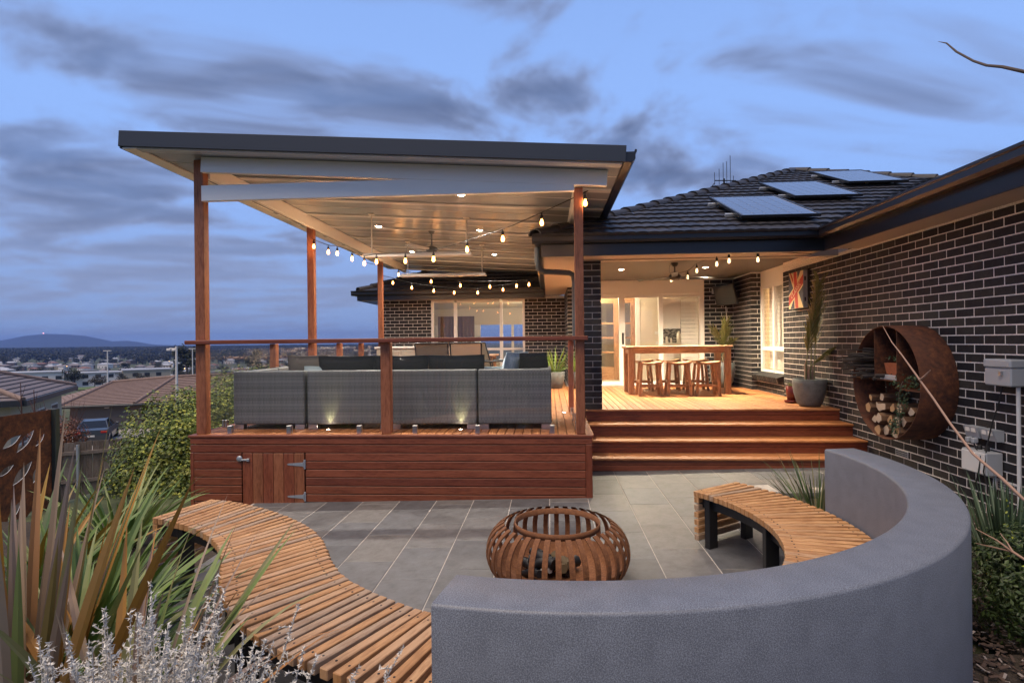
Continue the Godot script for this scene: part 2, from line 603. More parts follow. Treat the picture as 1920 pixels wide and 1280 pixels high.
	lf.backlight = Color(0.35, 0.4, 0.2)
	var lm := sm("leaf_matt", Color.WHITE, 0.85)
	lm.vertex_color_use_as_albedo = true
	sm("bark", lin(0.10, 0.075, 0.06), 0.9)
	sm("twig", lin(0.36, 0.22, 0.15), 0.7)
	sm("far_white", lin(0.74, 0.70, 0.66), 0.8)
	sm("far_cream", lin(0.45, 0.39, 0.30), 0.85)
	sm("far_brick", lin(0.17, 0.12, 0.095), 0.9)
	sm("far_dark", lin(0.03, 0.032, 0.036), 0.4)
	sm("far_roof", lin(0.22, 0.19, 0.19), 0.8)
	sm("far_roof_pale", lin(0.42, 0.43, 0.46), 0.6)
	sm("concrete", lin(0.36, 0.33, 0.30), 0.9)
	emit("lamp_white", Color(1.0, 0.86, 0.74), 60.0)
	emit("bulb_glow", Color(1.0, 0.62, 0.28), 16.0)
	emit("bulb_dim", Color(1.0, 0.84, 0.62), 1.6)

# ---------------------------------------------------------------- ground and patio
func ht(x: float, z: float) -> float:
	var dx := maxf(maxf(-4.7 - x, x - 60.0), 0.0)
	var dz := maxf(maxf(-32.0 - z, z - 60.0), 0.0)
	var d := Vector2(dx, dz).length()
	return -0.16 - 1.5 * smoothstep(0.3, 5.5, d) - 3.5 * smoothstep(3.0, 27.0, d) - 21.0 * smoothstep(36.0, 480.0, d) + 10.0 * smoothstep(900.0, 2600.0, d)

func build_ground() -> void:
	var radii := [1.0, 2.0, 3.0]
	var r := 3.8
	while r < 7800.0:
		radii.append(r)
		r *= 1.13 if r > 14.0 else 1.07
	var na := 120
	var b := MB.new()
	var k := radii.size()
	b.vert(Vector3(0, ht(0, 0), 0), Vector3.UP, Vector2.ZERO)
	for i in k:
		for j in na:
			var a := TAU * j / na
			var x: float = cos(a) * radii[i]
			var z: float = sin(a) * radii[i]
			var e: float = maxf(0.05, radii[i] * 0.03)
			var nn := Vector3(ht(x - e, z) - ht(x + e, z), 2.0 * e, ht(x, z - e) - ht(x, z + e)).normalized()
			b.vert(Vector3(x, ht(x, z), z), nn, Vector2(x, z))
	for j in na: b.ix.append_array([0, 1 + j, 1 + (j + 1) % na])
	for i in k - 1:
		for j in na:
			var p := 1 + i * na + j
			var q := 1 + i * na + (j + 1) % na
			b.ix.append_array([p, p + na, q, q, p + na, q + na])
	structure("ground", b.done(), M.ground, "grassy ground falling away to the valley")
	# mountain far beyond the woods
	var prof := [[-260.0, 668.0], [-120.0, 652.0], [-40.0, 644.0], [10.0, 636.0], [45.0, 629.5], [85.0, 626.0], [125.0, 627.5], [160.0, 631.0], [185.0, 636.0], [210.0, 642.0], [238.0, 641.0], [262.0, 644.0], [285.0, 648.5], [330.0, 652.0], [420.0, 655.0], [560.0, 654.0], [700.0, 656.0], [900.0, 660.0]]
	var m := MB.new()
	var rows := []
	var dist := 6000.0
	var fx := FastNoiseLite.new()
	fx.seed = 3
	fx.frequency = 0.02
	for p in prof:
		var az: float = tan(atan((p[0] - 960.0) / 1060.0) - deg_to_rad(3.7))
		var top: float = (651.0 - p[1]) / 1060.0 * dist * 1.03
		var col := []
		for q in [[-1100.0, -0.1], [-750.0, 0.22], [-400.0, 0.62], [-170.0, 0.9], [0.0, 1.0], [300.0, 0.85], [1000.0, -0.1]]:
			var dd: float = dist + q[0]
			col.append(Vector3(az * dd, lerpf(-24.0, top, q[1]) + fx.get_noise_2d(p[0], q[0]) * 10.0 * (1.0 - absf(q[1] - 0.4)), -dd))
		rows.append(col)
	for i in rows.size() - 1:
		for j in 6:
			var a: Vector3 = rows[i][j]
			m.quad(a, rows[i + 1][j], rows[i + 1][j + 1], rows[i][j + 1])
	structure("mountain", m.done(), sm("mountain", lin(0.028, 0.036, 0.03), 0.95), "long blue mountain on the horizon")
	# driveway by the parked car
	var dw := MB.new()
	dw.box(Vector3(-30.0, -5.2, -35.6), Vector3(11.0, 1.4, 8.4), 0.0)
	structure("driveway", dw.done(), M.concrete, "pale concrete driveway of the neighbouring house")
	# sports field below the neighbouring houses
	var sf := MB.new()
	for i in 12:
		for j in 12:
			var q := []
			for cn in [[0, 0], [1, 0], [1, 1], [0, 1]]:
				var zz: float = -100.0 - 9.0 * (j + cn[1])
				var xx: float = zz * lerpf(0.70, 1.02, (i + cn[0]) / 12.0)
				q.append(Vector3(xx, ht(xx, zz) + 0.12, zz))
			sf.quad(q[0], q[1], q[2], q[3], Vector3.UP)
	structure("sports_field", sf.done(), sm("field_grass", lin(0.085, 0.125, 0.035), 0.95), "green sports field between the neighbouring roofs")
	# garden beds
	var gb := MB.new()
	gb.box(Vector3(-4.6, -0.13, -2.0), Vector3(4.6, 0.1, 6.4), 0.02)
	structure("garden_soil", gb.done(), M.soil, "dark soil of the planting bed beside the curved bench")
	var gc := MB.new()
	gc.box(Vector3(3.2, -0.03, -2.6), Vector3(1.6, 0.06, 6.6), 0.01)
	gc.box(Vector3(1.9, -0.035, 0.0), Vector3(4.2, 0.06, 3.2), 0.01)
	gc.box(Vector3(2.2, -0.035, -2.3), Vector3(0.9, 0.06, 1.5), 0.01)
	structure("garden_soil", gc.done(), M.soil, "bark covered soil between the curved wall and the brick wall")

func build_patio() -> void:
	var p := Node3D.new()
	p.name = numbered("patio")
	add_child(p)
	p.set_meta("kind", "structure")
	p.set_meta("label", "grey stone paved patio around the fire pit")
	p.position = Vector3(0.9, 0, 0)
	p.rotation.z = atan(0.022)
	var b := MB.new()
	var edge := PackedVector2Array([Vector2(-3.2, -0.95), Vector2(-3.2, -7.12), Vector2(4.0, -7.12), Vector2(4.0, -6.03), Vector2(2.18, -6.03), Vector2(2.05, -4.1)])
	for i in 19:
		var q := pol(1.99, lerpf(82.0, 190.0, i / 18.0), 0.0)
		edge.append(Vector2(q.x, q.z))
	edge.append(Vector2(-0.5, -0.95))
	for i in edge.size(): edge[i].x -= 0.9
	b.prism(edge, Transform3D(Basis(Vector3(1, 0, 0), Vector3(0, 0, 1), Vector3(0, -1, 0)), Vector3(0, -0.0028, 0)), 0.08)
	part(p, "joint_bed", b.done(), M.grout)
	var w := 0.396
	for i in range(-8, 13):
		var x0 := -0.80 + w * i
		var z := -7.12 + fposmod(i * 0.37 + rr(-0.04, 0.04), 0.6) - 0.6
		while z < -1.0:
			var z0 := maxf(z, -7.12)
			var z1 := minf(z + 0.6, -0.95)
			var xm := x0 + w * 0.5
			var zm := (z0 + z1) * 0.5
			var keep: bool = z1 - z0 > 0.06 and x0 > -3.2 and x0 + w < 4.05
			if xm > 2.15 and zm > -6.05: keep = false
			if zm > -3.9 and x0 + w > -0.4 and Vector2(x0 + w - RING.x, maxf(absf(z1 - RING.y), 0.0)).length() > 2.07: keep = false
			if xm > 1.95 and xm <= 2.15 and zm > -4.4: keep = false
			if keep:
				var sz := Vector3(w - 0.007, 0.04, z1 - z0 - 0.004)
				part(p, "paver", cb(sz, 0.0025), M["paver%d" % rng.randi_range(0, 5)], Vector3(xm - 0.9, -0.02 + rr(-0.0012, 0.0012), zm))
			z += 0.6

# ---------------------------------------------------------------- house
func lay(list: Array, p0: Vector3, dir: Vector3, nn: Vector3, length: float, y0: float, y1: float, holes := [], shift := 0.0) -> void:
	var r := 0
	var y := y0 + 0.043
	while y + 0.03 < y1:
		var s := -0.12 - shift if r % 2 == 1 else -shift
		while s < length:
			var spans := [[maxf(s, 0.0), minf(s + 0.23, length)]]
			for h in holes:
				if y > h[2] - 0.02 and y < h[3] + 0.02:
					var nxt := []
					for sp in spans:
						if sp[0] < h[0]: nxt.append([sp[0], minf(sp[1], h[0])])
						if sp[1] > h[1]: nxt.append([maxf(sp[0], h[1]), sp[1]])
					spans = nxt
			for sp in spans:
				if sp[1] - sp[0] > 0.025:
					var c: Vector3 = p0 + dir * ((sp[0] + sp[1]) * 0.5) + Vector3.UP * (y - p0.y) + nn * -0.012
					list.append([c, sp[1] - sp[0], dir, nn])
			s += 0.24
		y += 0.086
		r += 1

func tile_mesh(w0a: float, w0b: float, w1a: float, w1b: float) -> ArrayMesh:   # roof tile; left and right limits at the low and the high end
	var b := MB.new()
	var k := 8
	var lo := []
	var hi := []
	for i in k + 1:
		var x := -0.15 + 0.3 * i / k
		var wv := 0.009 * pow(absf(sin(TAU * (x + 0.15) / 0.3)), 0.8)
		lo.append(Vector3(clampf(x, w0a, w0b), 0.034 + wv, 0.17))
		hi.append(Vector3(clampf(x, w1a, w1b), 0.006 + wv, -0.19))
	for i in k:
		b.quad(lo[i], lo[i + 1], hi[i + 1], hi[i])
		b.quad(Vector3(lo[i].x, lo[i].y - 0.03, 0.17), Vector3(lo[i + 1].x, lo[i + 1].y - 0.03, 0.17), lo[i + 1], lo[i])
	return b.done()

func add_mesh(b: MB, m: ArrayMesh, tf: Transform3D) -> void:
	var a := m.surface_get_arrays(0)
	var s := b.v.size()
	for i in a[Mesh.ARRAY_VERTEX].size():
		b.vert(tf * a[Mesh.ARRAY_VERTEX][i], (tf.basis * a[Mesh.ARRAY_NORMAL][i]).normalized(), a[Mesh.ARRAY_TEX_UV][i])
	for i in a[Mesh.ARRAY_INDEX]: b.ix.append(s + i)

func hip_cap(parent: Node, a: Vector3, b: Vector3, each: float) -> void:
	var l := a.distance_to(b)
	var d := (b - a) / l
	var side := d.cross(Vector3.UP).normalized()
	var up := side.cross(d)
	if not cache.has("hipcap"):
		var m := MB.new()
		var ring := []
		for e in 2:
			var row := []
			for j in 9:
				var t := PI * j / 8.0
				var r := 0.125 if e == 0 else 0.10
				row.append(Vector3(cos(t) * r, sin(t) * r * 0.75 + (0.012 if e == 0 else 0.0), 0.0 if e == 0 else -0.44))
			ring.append(row)
		for j in 8:
			m.quad(ring[0][j], ring[1][j], ring[1][j + 1], ring[0][j + 1])
			m.quad(ring[0][j], ring[0][j + 1], ring[0][j + 1] * 0.85, ring[0][j] * 0.85)
		cache["hipcap"] = m.done()
	var s := 0.0
	while s < l - 0.1:
		part(parent, "ridge_cap", cache["hipcap"], M["tile%d" % [1, 3][rng.randi_range(0, 1)]], a + d * s - Vector3.UP * 0.035, Basis(side, up, -d))
		s += each

func gut(parent: Node, a: Vector3, b: Vector3, out: Vector3) -> void:
	var pr := PackedVector2Array([Vector2(0, 0), Vector2(0.085, 0), Vector2(0.112, 0.03), Vector2(0.112, 0.085), Vector2(0.126, 0.098), Vector2(0.126, 0.122), Vector2(0.108, 0.122), Vector2(0.1, 0.1), Vector2(0.02, 0.1), Vector2(0.0, 0.12)])
	var m := MB.new()
	m.prism(pr, Transform3D(Basis(out, Vector3.UP, (b - a).normalized()), a), a.distance_to(b))
	part(parent, "gutter", m.done(), M.gutter)

func build_house() -> void:
	var h := thing("brick_house", "dark charcoal brick house with tiled hip roof and lit rooms", "house")
	house = h
	# --- walls: mortar cores with bricks on them
	var wr := bx(h, "wall", Vector3(4.0, -0.2, -9.9), Vector3(4.24, 2.79, -2.6), M.mortar, 0.0)
	var walls := []
	var l := []
	lay(l, Vector3(4.0, 0, -9.9), Vector3(0, 0, 1), Vector3(-1, 0, 0), 6.3, -0.09, 2.78, [[3.08, 3.32, 0.29, 0.305], [4.57, 4.81, 0.29, 0.305]])
	walls.append([wr, l])
	var wb := bx(h, "wall", Vector3(3.9, 0.5, -12.45), Vector3(4.2, 2.92, -11.15), M.mortar, 0.0)
	l = []
	lay(l, Vector3(3.9, 0, -12.2), Vector3(0, 0, 1), Vector3(-1, 0, 0), 1.05, 0.64, 2.9)
	lay(l, Vector3(3.9, 0, -11.15), Vector3(1, 0, 0), Vector3(0, 0, 1), 0.2, 0.64, 2.9)
	walls.append([wb, l])
	var wu := bx(h, "wall", Vector3(4.0, 0.5, -11.15), Vector3(4.2, 0.94, -9.9), M.mortar, 0.0)
	l = []
	lay(l, Vector3(4.0, 0, -11.15), Vector3(0, 0, 1), Vector3(-1, 0, 0), 1.25, 0.64, 0.94)
	walls.append([wu, l])
	var wd := bx(h, "wall", Vector3(3.3, 0.5, -12.44), Vector3(3.9, 2.92, -12.2), M.mortar, 0.0)
	l = []
	lay(l, Vector3(3.3, 0, -12.2), Vector3(1, 0, 0), Vector3(0, 0, 1), 0.6, 0.64, 2.9)
	walls.append([wd, l])
	var wc := bx(h, "column", Vector3(0.506, 0.6412, -8.33), Vector3(0.744, 2.764, -8.096), M.mortar, 0.0)
	l = []
	for r in 25:
		var y := 0.64 + 0.043 + r * 0.086
		if y > 2.76: break
		if r % 2 == 0:
			l.append([Vector3(0.625, y, -8.102), 0.238, Vector3(1, 0, 0), Vector3(0, 0, 1)])
		else:
			l.append([Vector3(0.564, y, -8.102), 0.112, Vector3(1, 0, 0), Vector3(0, 0, 1)])
			l.append([Vector3(0.686, y, -8.102), 0.112, Vector3(1, 0, 0), Vector3(0, 0, 1)])
		l.append([Vector3(0.512, y, -8.213), 0.225, Vector3(0, 0, 1), Vector3(-1, 0, 0)])
		l.append([Vector3(0.738, y, -8.213), 0.225, Vector3(0, 0, -1), Vector3(1, 0, 0)])
	walls.append([wc, l])
	var ws := bx(h, "wall", Vector3(0.42, 0.0, -14.5), Vector3(0.66, 2.9, -12.2), M.mortar, 0.0)
	l = []
	lay(l, Vector3(0.42, 0, -14.5), Vector3(0, 0, 1), Vector3(-1, 0, 0), 2.3, 0.64, 2.78)
	lay(l, Vector3(0.42, 0, -12.2), Vector3(1, 0, 0), Vector3(0, 0, 1), 0.24, 0.64, 2.78)
	walls.append([ws, l])
	var ww := Node3D.new()
	ww.name = "wing_wall"
	h.add_child(ww, true)
	for q in [[-4.35, -3.03, -1.8, 2.78], [-0.60, 0.42, -0.2, 2.78], [-3.03, -0.60, 2.70, 2.78], [-3.03, -0.60, -0.2, 0.66]]:
		bx(ww, "core", Vector3(q[0], q[2], -14.72), Vector3(q[1], q[3], -14.5), M.mortar, 0.0)
	l = []
	lay(l, Vector3(-4.35, 0, -14.5), Vector3(1, 0, 0), Vector3(0, 0, 1), 4.77, -1.5, 2.77, [[1.32, 3.75, 0.6, 3.0]])
	walls.append([ww, l])
	for w in walls:
		for q in w[1]: q[0] -= (w[0].position as Vector3)
	# nearest bricks are found by their place on the wall, so shift back for the measure
	for w in walls:
		for q in w[1]: q.append(w[0].position)
	place_bricks_at(walls, 300)
	# --- near roof: front slope of the hip roof
	var tp := 0.418
	var p := atan(tp)
	var cp := cos(p)
	var sp := sin(p)
	var rf := Node3D.new()
	rf.name = "roof"
	h.add_child(rf, true)
	var und := MB.new()
	und.poly([Vector3(-0.12, 2.97, -7.45), Vector3(3.6, 2.97, -7.45), Vector3(7.5, 4.63, -11.4), Vector3(5.6, 5.4, -13.2)], Vector3(3, -5, -10))
	und.poly([Vector3(-0.12, 2.97, -7.45), Vector3(5.6, 5.4, -13.2), Vector3(5.6, 5.4, -17), Vector3(-0.12, 2.97, -20)], Vector3(3, -5, -10))
	und.poly([Vector3(3.6, 2.97, -7.45), Vector3(7.5, 4.63, -11.4), Vector3(7.5, 4.63, -1), Vector3(3.6, 2.97, -1)], Vector3(3, -5, -10))
	und.poly([Vector3(7.5, 4.63, -11.4), Vector3(5.6, 5.4, -13.2), Vector3(9, 4.0, -20), Vector3(9, 4.0, -11)], Vector3(3, -5, -10))
	part(rf, "underlay", und.done(), M.gutter)
	var bs := Basis(Vector3(1, 0, 0), Vector3(0, cp, sp), Vector3(0, -sp, cp))
	var count := 0
	var rest := {}
	var full := tile_mesh(-1, 1, -1, 1)
	for c in 20:
		var s := 0.14 + c * 0.32
		var f := func(d: float) -> Array: return [-0.2 + d * cp, minf(5.6 + 5.8 - d * cp, 3.48 + d * cp)]
		var lo: Array = f.call(s - 0.17)
		var hi: Array = f.call(s + 0.19)
		if s * cp > 5.8: break
		var x := -0.35 + (0.15 if c % 2 == 1 else 0.0)
		while x < 8.5:
			if x + 0.15 > minf(lo[0], hi[0]) + 0.03 and x - 0.15 < maxf(lo[1], hi[1]) - 0.03:
				var at := Vector3(x, 2.99 + s * sp, -7.40 - s * cp) + bs.y * rr(-0.002, 0.003)
				var whole: bool = x - 0.15 >= maxf(lo[0], hi[0]) and x + 0.15 <= minf(lo[1], hi[1])
				var m: ArrayMesh = full if whole else tile_mesh(lo[0] - x, lo[1] - x, hi[0] - x, hi[1] - x)
				var k := rng.randi_range(0, 3)
				count += 1
				if count <= 290:
					part(rf, "roof_tile", m, M["tile%d" % k], at, bs)
				else:
					if not rest.has(k): rest[k] = MB.new()
					add_mesh(rest[k], m, Transform3D(bs, at))
			x += 0.3
	for k in rest: part(rf, "roof_tiles", rest[k].done(), M["tile%d" % k]).set_meta("kind", "stuff")
	hip_cap(rf, Vector3(-0.16, 3.03, -7.44), Vector3(5.6, 5.44, -13.2), 0.40)
	hip_cap(rf, Vector3(8.0, 4.44, -10.8), Vector3(5.6, 5.44, -13.2), 0.40)
	# --- far wing roof
	var far := {}
	for c in 16:
		var s := 0.14 + c * 0.32
		var xl := -4.85 + s * cp
		var x := -4.7 + (0.15 if c % 2 == 1 else 0.0)
		while x < 2.4:
			if x > xl - 0.13:
				var k := rng.randi_range(0, 3)
				if not far.has(k): far[k] = MB.new()
				var m: ArrayMesh = full if x - 0.15 > xl + 0.18 else tile_mesh(xl - 0.17 * cp - x, 1, xl + 0.19 * cp - x, 1)
				add_mesh(far[k], m, Transform3D(bs, Vector3(x, 2.92 + s * sp, -14.0 - s * cp)))
			x += 0.3
	for k in far: part(rf, "wing_roof_tiles", far[k].done(), M["tile%d" % k]).set_meta("kind", "stuff")
	hip_cap(rf, Vector3(-4.8, 2.97, -14.05), Vector3(-0.3, 4.85, -18.55), 0.40)
	var und2 := MB.new()
	und2.poly([Vector3(-4.8, 2.89, -14.05), Vector3(2.4, 2.89, -14.05), Vector3(2.4, 4.8, -18.6), Vector3(-0.3, 4.8, -18.6)], Vector3(0, -5, -16))
	und2.poly([Vector3(-4.8, 2.89, -14.05), Vector3(-0.3, 4.8, -18.6), Vector3(-4.8, 2.89, -23)], Vector3(2, -5, -16))
	part(rf, "underlay", und2.done(), M.gutter)
	# --- gutters, fascias, eaves
	gut(h, Vector3(-0.2, 2.90, -7.52), Vector3(3.54, 2.90, -7.52), Vector3(0, 0, 1))
	gut(h, Vector3(3.55, 2.90, -7.42), Vector3(3.55, 2.90, -2.6), Vector3(-1, 0, 0))
	gut(h, Vector3(-0.08, 2.90, -7.52), Vector3(-0.08, 2.90, -14.1), Vector3(-1, 0, 0))
	gut(h, Vector3(-4.98, 2.82, -14.12), Vector3(-0.08, 2.82, -14.12), Vector3(0, 0, 1))
	gut(h, Vector3(-4.87, 2.82, -14.1), Vector3(-4.87, 2.82, -18.5), Vector3(-1, 0, 0))
	for q in [[Vector3(-0.08, 2.74, -7.54), Vector3(3.58, 2.98, -7.521)], [Vector3(3.552, 2.74, -7.52), Vector3(3.575, 2.98, -2.6)], [Vector3(-0.078, 2.74, -14.1), Vector3(-0.06, 2.98, -7.54)], [Vector3(-4.85, 2.70, -14.14), Vector3(-0.08, 2.9, -14.121)], [Vector3(-4.868, 2.70, -18.5), Vector3(-4.85, 2.9, -14.14)]]:
		bx(h, "fascia", q[0], q[1], M.gutter, 0.002)
	for q in [[Vector3(-0.06, 2.765, -8.06), Vector3(3.6, 2.785, -7.54)], [Vector3(3.575, 2.765, -7.539), Vector3(4.0, 2.785, -2.6)], [Vector3(-0.06, 2.765, -14.12), Vector3(0.5, 2.785, -8.061)], [Vector3(-4.85, 2.715, -14.5), Vector3(-0.062, 2.735, -14.141)]]:
		bx(h, "soffit", q[0], q[1], M.soffit, 0.0)
	bx(h, "lintel", Vector3(0.5, 2.75, -8.2), Vector3(4.0, 2.98, -8.061), M.soffit, 0.002)
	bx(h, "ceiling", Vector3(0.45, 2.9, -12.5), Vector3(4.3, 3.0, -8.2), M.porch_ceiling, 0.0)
	bx(h, "wall", Vector3(4.0, 2.785, -9.9), Vector3(4.2, 2.9, -8.2), M.mortar, 0.0)
	bx(h, "roof_beam", Vector3(0.42, 2.785, -12.2), Vector3(0.5, 2.98, -8.2), M.soffit, 0.0)
	bx(h, "end_wall", Vector3(-4.35, -1.8, -18.8), Vector3(-4.2, 2.8, -14.73), M.far_brick, 0.0)
	# --- downpipe beside the deck corner
	var dp := MB.new()
	dp.tube([Vector3(-0.14, 2.90, -7.75), Vector3(-0.14, 2.72, -7.75), Vector3(-0.13, 2.62, -7.77), Vector3(-0.06, 2.58, -7.82), Vector3(0.3, 2.575, -8.0), Vector3(0.36, 2.55, -8.06), Vector3(0.38, 2.45, -8.08), Vector3(0.38, 0.64, -8.08)], 0.04, 12)
	part(h, "downpipe", dp.done(), M.gutterpipe)
	# --- big wing window, with the room behind it
	var win := Node3D.new()
	win.name = "window"
	h.add_child(win, true)
	var z := -14.52
	for q in [[-3.03, -2.97, 0.66, 2.70], [-0.66, -0.60, 0.66, 2.70], [-2.44, -2.36, 0.72, 2.64], [-1.25, -1.17, 0.72, 2.64]]:
		bx(win, "frame", Vector3(q[0], q[2], z - 0.06), Vector3(q[1], q[3], z + 0.035), M.frame_white, 0.004)
	for q in [[0.66, 0.72], [2.64, 2.70], [1.40, 1.46]]:
		var xs := [[-2.97, -2.44], [-2.36, -1.25], [-1.17, -0.66]]
		for x in xs: bx(win, "frame", Vector3(x[0], q[0], z - 0.055), Vector3(x[1], q[1], z + 0.03), M.frame_white, 0.004)
	for x in [[-2.97, -2.44], [-2.36, -1.25], [-1.17, -0.66]]:
		for y in [[0.72, 1.40], [1.46, 2.64]]:
			bx(win, "pane", Vector3(x[0], y[0], z - 0.018), Vector3(x[1], y[1], z - 0.012), M.pane, 0.0)
	room(h, Vector3(-4.2, 0.64, -18.6), Vector3(0.40, 2.72, -14.73), [[-2.25, -1.22], [-1.14, -0.1]], 0.95, 2.18)
	room(h, Vector3(0.67, 0.64, -16.2), Vector3(5.2, 2.8, -12.45), [], 0, 0)
	# --- sliding door wall
	var dr := Node3D.new()
	dr.name = "sliding_door"
	h.add_child(dr, true)
	z = -12.3
	bx(dr, "head_panel", Vector3(0.66, 2.60, -12.44), Vector3(3.3, 2.9, -12.26), M.frame_white, 0.003)
	for q in [[0.66, 0.74], [1.52, 1.645], [2.36, 2.45], [3.22, 3.3]]:
		bx(dr, "frame", Vector3(q[0], 0.66, z - 0.06), Vector3(q[1], 2.6, z + 0.035), M.frame_white, 0.004)
	for q in [[0.74, 1.52], [1.645, 2.36], [2.45, 3.22]]:
		bx(dr, "frame", Vector3(q[0], 0.66, z - 0.055), Vector3(q[1], 0.73, z + 0.03), M.frame_white, 0.004)
		bx(dr, "frame", Vector3(q[0], 2.53, z - 0.055), Vector3(q[1], 2.599, z + 0.03), M.frame_white, 0.004)
		bx(dr, "pane", Vector3(q[0], 0.73, z - 0.02), Vector3(q[1], 2.53, z - 0.014), M.pane, 0.0)
	bx(dr, "threshold", Vector3(0.66, 0.60, -12.44), Vector3(3.3, 0.659, -12.2), M.alu, 0.003)
	bx(dr, "handle", Vector3(1.575, 1.53, z + 0.036), Vector3(1.615, 1.78, z + 0.07), M.blacksteel, 0.01)
	# --- window in the side wall with its sloping brick sill
	var sw := Node3D.new()
	sw.name = "window"
	h.add_child(sw, true)
	bx(sw, "head_panel", Vector3(4.08, 2.62, -11.15), Vector3(4.2, 2.92, -9.9), M.frame_white, 0.002)
	for q in [[-11.15, -11.09], [-9.96, -9.9], [-10.56, -10.50]]:
		bx(sw, "frame", Vector3(4.07, 0.98, q[0]), Vector3(4.13, 2.62, q[1]), M.frame_white, 0.004)
	for q in [[0.98, 1.04], [2.56, 2.619], [1.40, 1.47]]:
		for zz in [[-11.09, -10.56], [-10.50, -9.96]]:
			bx(sw, "frame", Vector3(4.075, q[0], zz[0]), Vector3(4.125, q[1], zz[1]), M.frame_white, 0.004)
	for zz in [[-11.09, -10.56], [-10.50, -9.96]]:
		for y in [[1.04, 1.40], [1.47, 2.56]]:
			bx(sw, "pane", Vector3(4.096, y[0], zz[0]), Vector3(4.102, y[1], zz[1]), M.pane, 0.0)
	for i in 14:
		part(sw, "sill_brick", cb(Vector3(0.2, 0.1, 0.076), 0.004), M["brick%d" % (i % 5)], Vector3(3.985, 0.925, -11.1 + 0.0885 * i), Basis(Vector3(0, 0, 1), 0.30))
	bx(sw, "blind", Vector3(4.22, 1.05, -11.1), Vector3(4.23, 2.6, -9.95), M.plaster_white, 0.0)
	# --- air vents low in the wall
	for zz in [-6.70, -5.21]:
		var vt := Node3D.new()
		vt.name = "air_vent"
		h.add_child(vt, true)
		bx(vt, "frame", Vector3(3.992, 0.260, zz - 0.115), Vector3(4.01, 0.334, zz + 0.115), M.plastic_grey, 0.003)
		for i in 8:
			for j in 3: bx(vt, "slot", Vector3(3.989, 0.270 + j * 0.021, zz - 0.10 + i * 0.026), Vector3(3.993, 0.283 + j * 0.021, zz - 0.083 + i * 0.026), M.rubber, 0.0)

func place_bricks_at(walls: Array, most: int) -> void:
	var all := []
	for w in walls:
		for q in w[1]:
			var at: Vector3 = q[0] + q[4]
			var d := at.distance_to(Vector3(0, 1.6, 0))
			if at.z > -4.4 and at.x > 3.0: d += 20.0
			all.append([d, w[0], q])
	all.sort_custom(func(a, b): return a[0] < b[0])
	var mass := {}
	for i in all.size():
		var q: Array = all[i][2]
		var bs := Basis(q[2], Vector3.UP, q[3])
		if i < most:
			part(all[i][1], "brick", cb(Vector3(0.23, 0.076, 0.03), 0.0035), M["brick%d" % rng.randi_range(0, 4)], q[0] + q[3] * rr(-0.0015, 0.0015), bs * Basis.from_scale(Vector3(q[1] / 0.23, 1, 1)))
		else:
			var key := [all[i][1], rng.randi_range(0, 4)]
			if not mass.has(key): mass[key] = MB.new()
			mass[key].box(q[0], Vector3(q[1], 0.076, 0.03), 0.0, bs)
	for key in mass:
		part(key[0], "brickwork", mass[key].done(), M["brick%d" % key[1]]).set_meta("kind", "stuff")

func room(h: Node3D, a: Vector3, b: Vector3, gaps: Array, g0: float, g1: float) -> void:   # floor, ceiling and walls of a lit room; gaps are window openings in its back wall
	bx(h, "room_floor", Vector3(a.x, a.y - 0.1, a.z), Vector3(b.x, a.y, b.z), M.far_cream, 0.0)
	bx(h, "room_ceiling", Vector3(a.x - 0.1, b.y, a.z - 0.1), Vector3(b.x + 0.1, b.y + 0.06, b.z + 0.0), M.plaster_white, 0.0)
	bx(h, "room_wall", Vector3(a.x - 0.1, a.y - 0.1, a.z), Vector3(a.x, b.y, b.z), M.plaster, 0.0)
	bx(h, "room_wall", Vector3(b.x, a.y - 0.1, a.z), Vector3(b.x + 0.1, b.y, b.z - 0.08), M.plaster, 0.0)
	if gaps.is_empty():
		bx(h, "room_wall", Vector3(a.x - 0.1, a.y - 0.1, a.z - 0.1), Vector3(b.x + 0.1, b.y, a.z), M.plaster, 0.0)
		return
	bx(h, "room_wall", Vector3(a.x - 0.1, a.y - 0.1, a.z - 0.1), Vector3(b.x + 0.1, g0, a.z), M.plaster, 0.0)
	bx(h, "room_wall", Vector3(a.x - 0.1, g1, a.z - 0.1), Vector3(b.x + 0.1, b.y, a.z), M.plaster, 0.0)
	var x := a.x - 0.1
	for g in gaps:
		bx(h, "room_wall", Vector3(x, g0, a.z - 0.1), Vector3(g[0], g1, a.z), M.frame_white, 0.0)
		bx(h, "pane", Vector3(g[0], g0, a.z - 0.06), Vector3(g[1], g1, a.z - 0.054), M.pane, 0.0)
		x = g[1]
	bx(h, "room_wall", Vector3(x, g0, a.z - 0.1), Vector3(b.x + 0.1, g1, a.z), M.plaster, 0.0)

# ---------------------------------------------------------------- timber deck with steps
func wood(nm: String, k: int) -> Material: return M[nm + str(rng.randi_range(0, k - 1))]

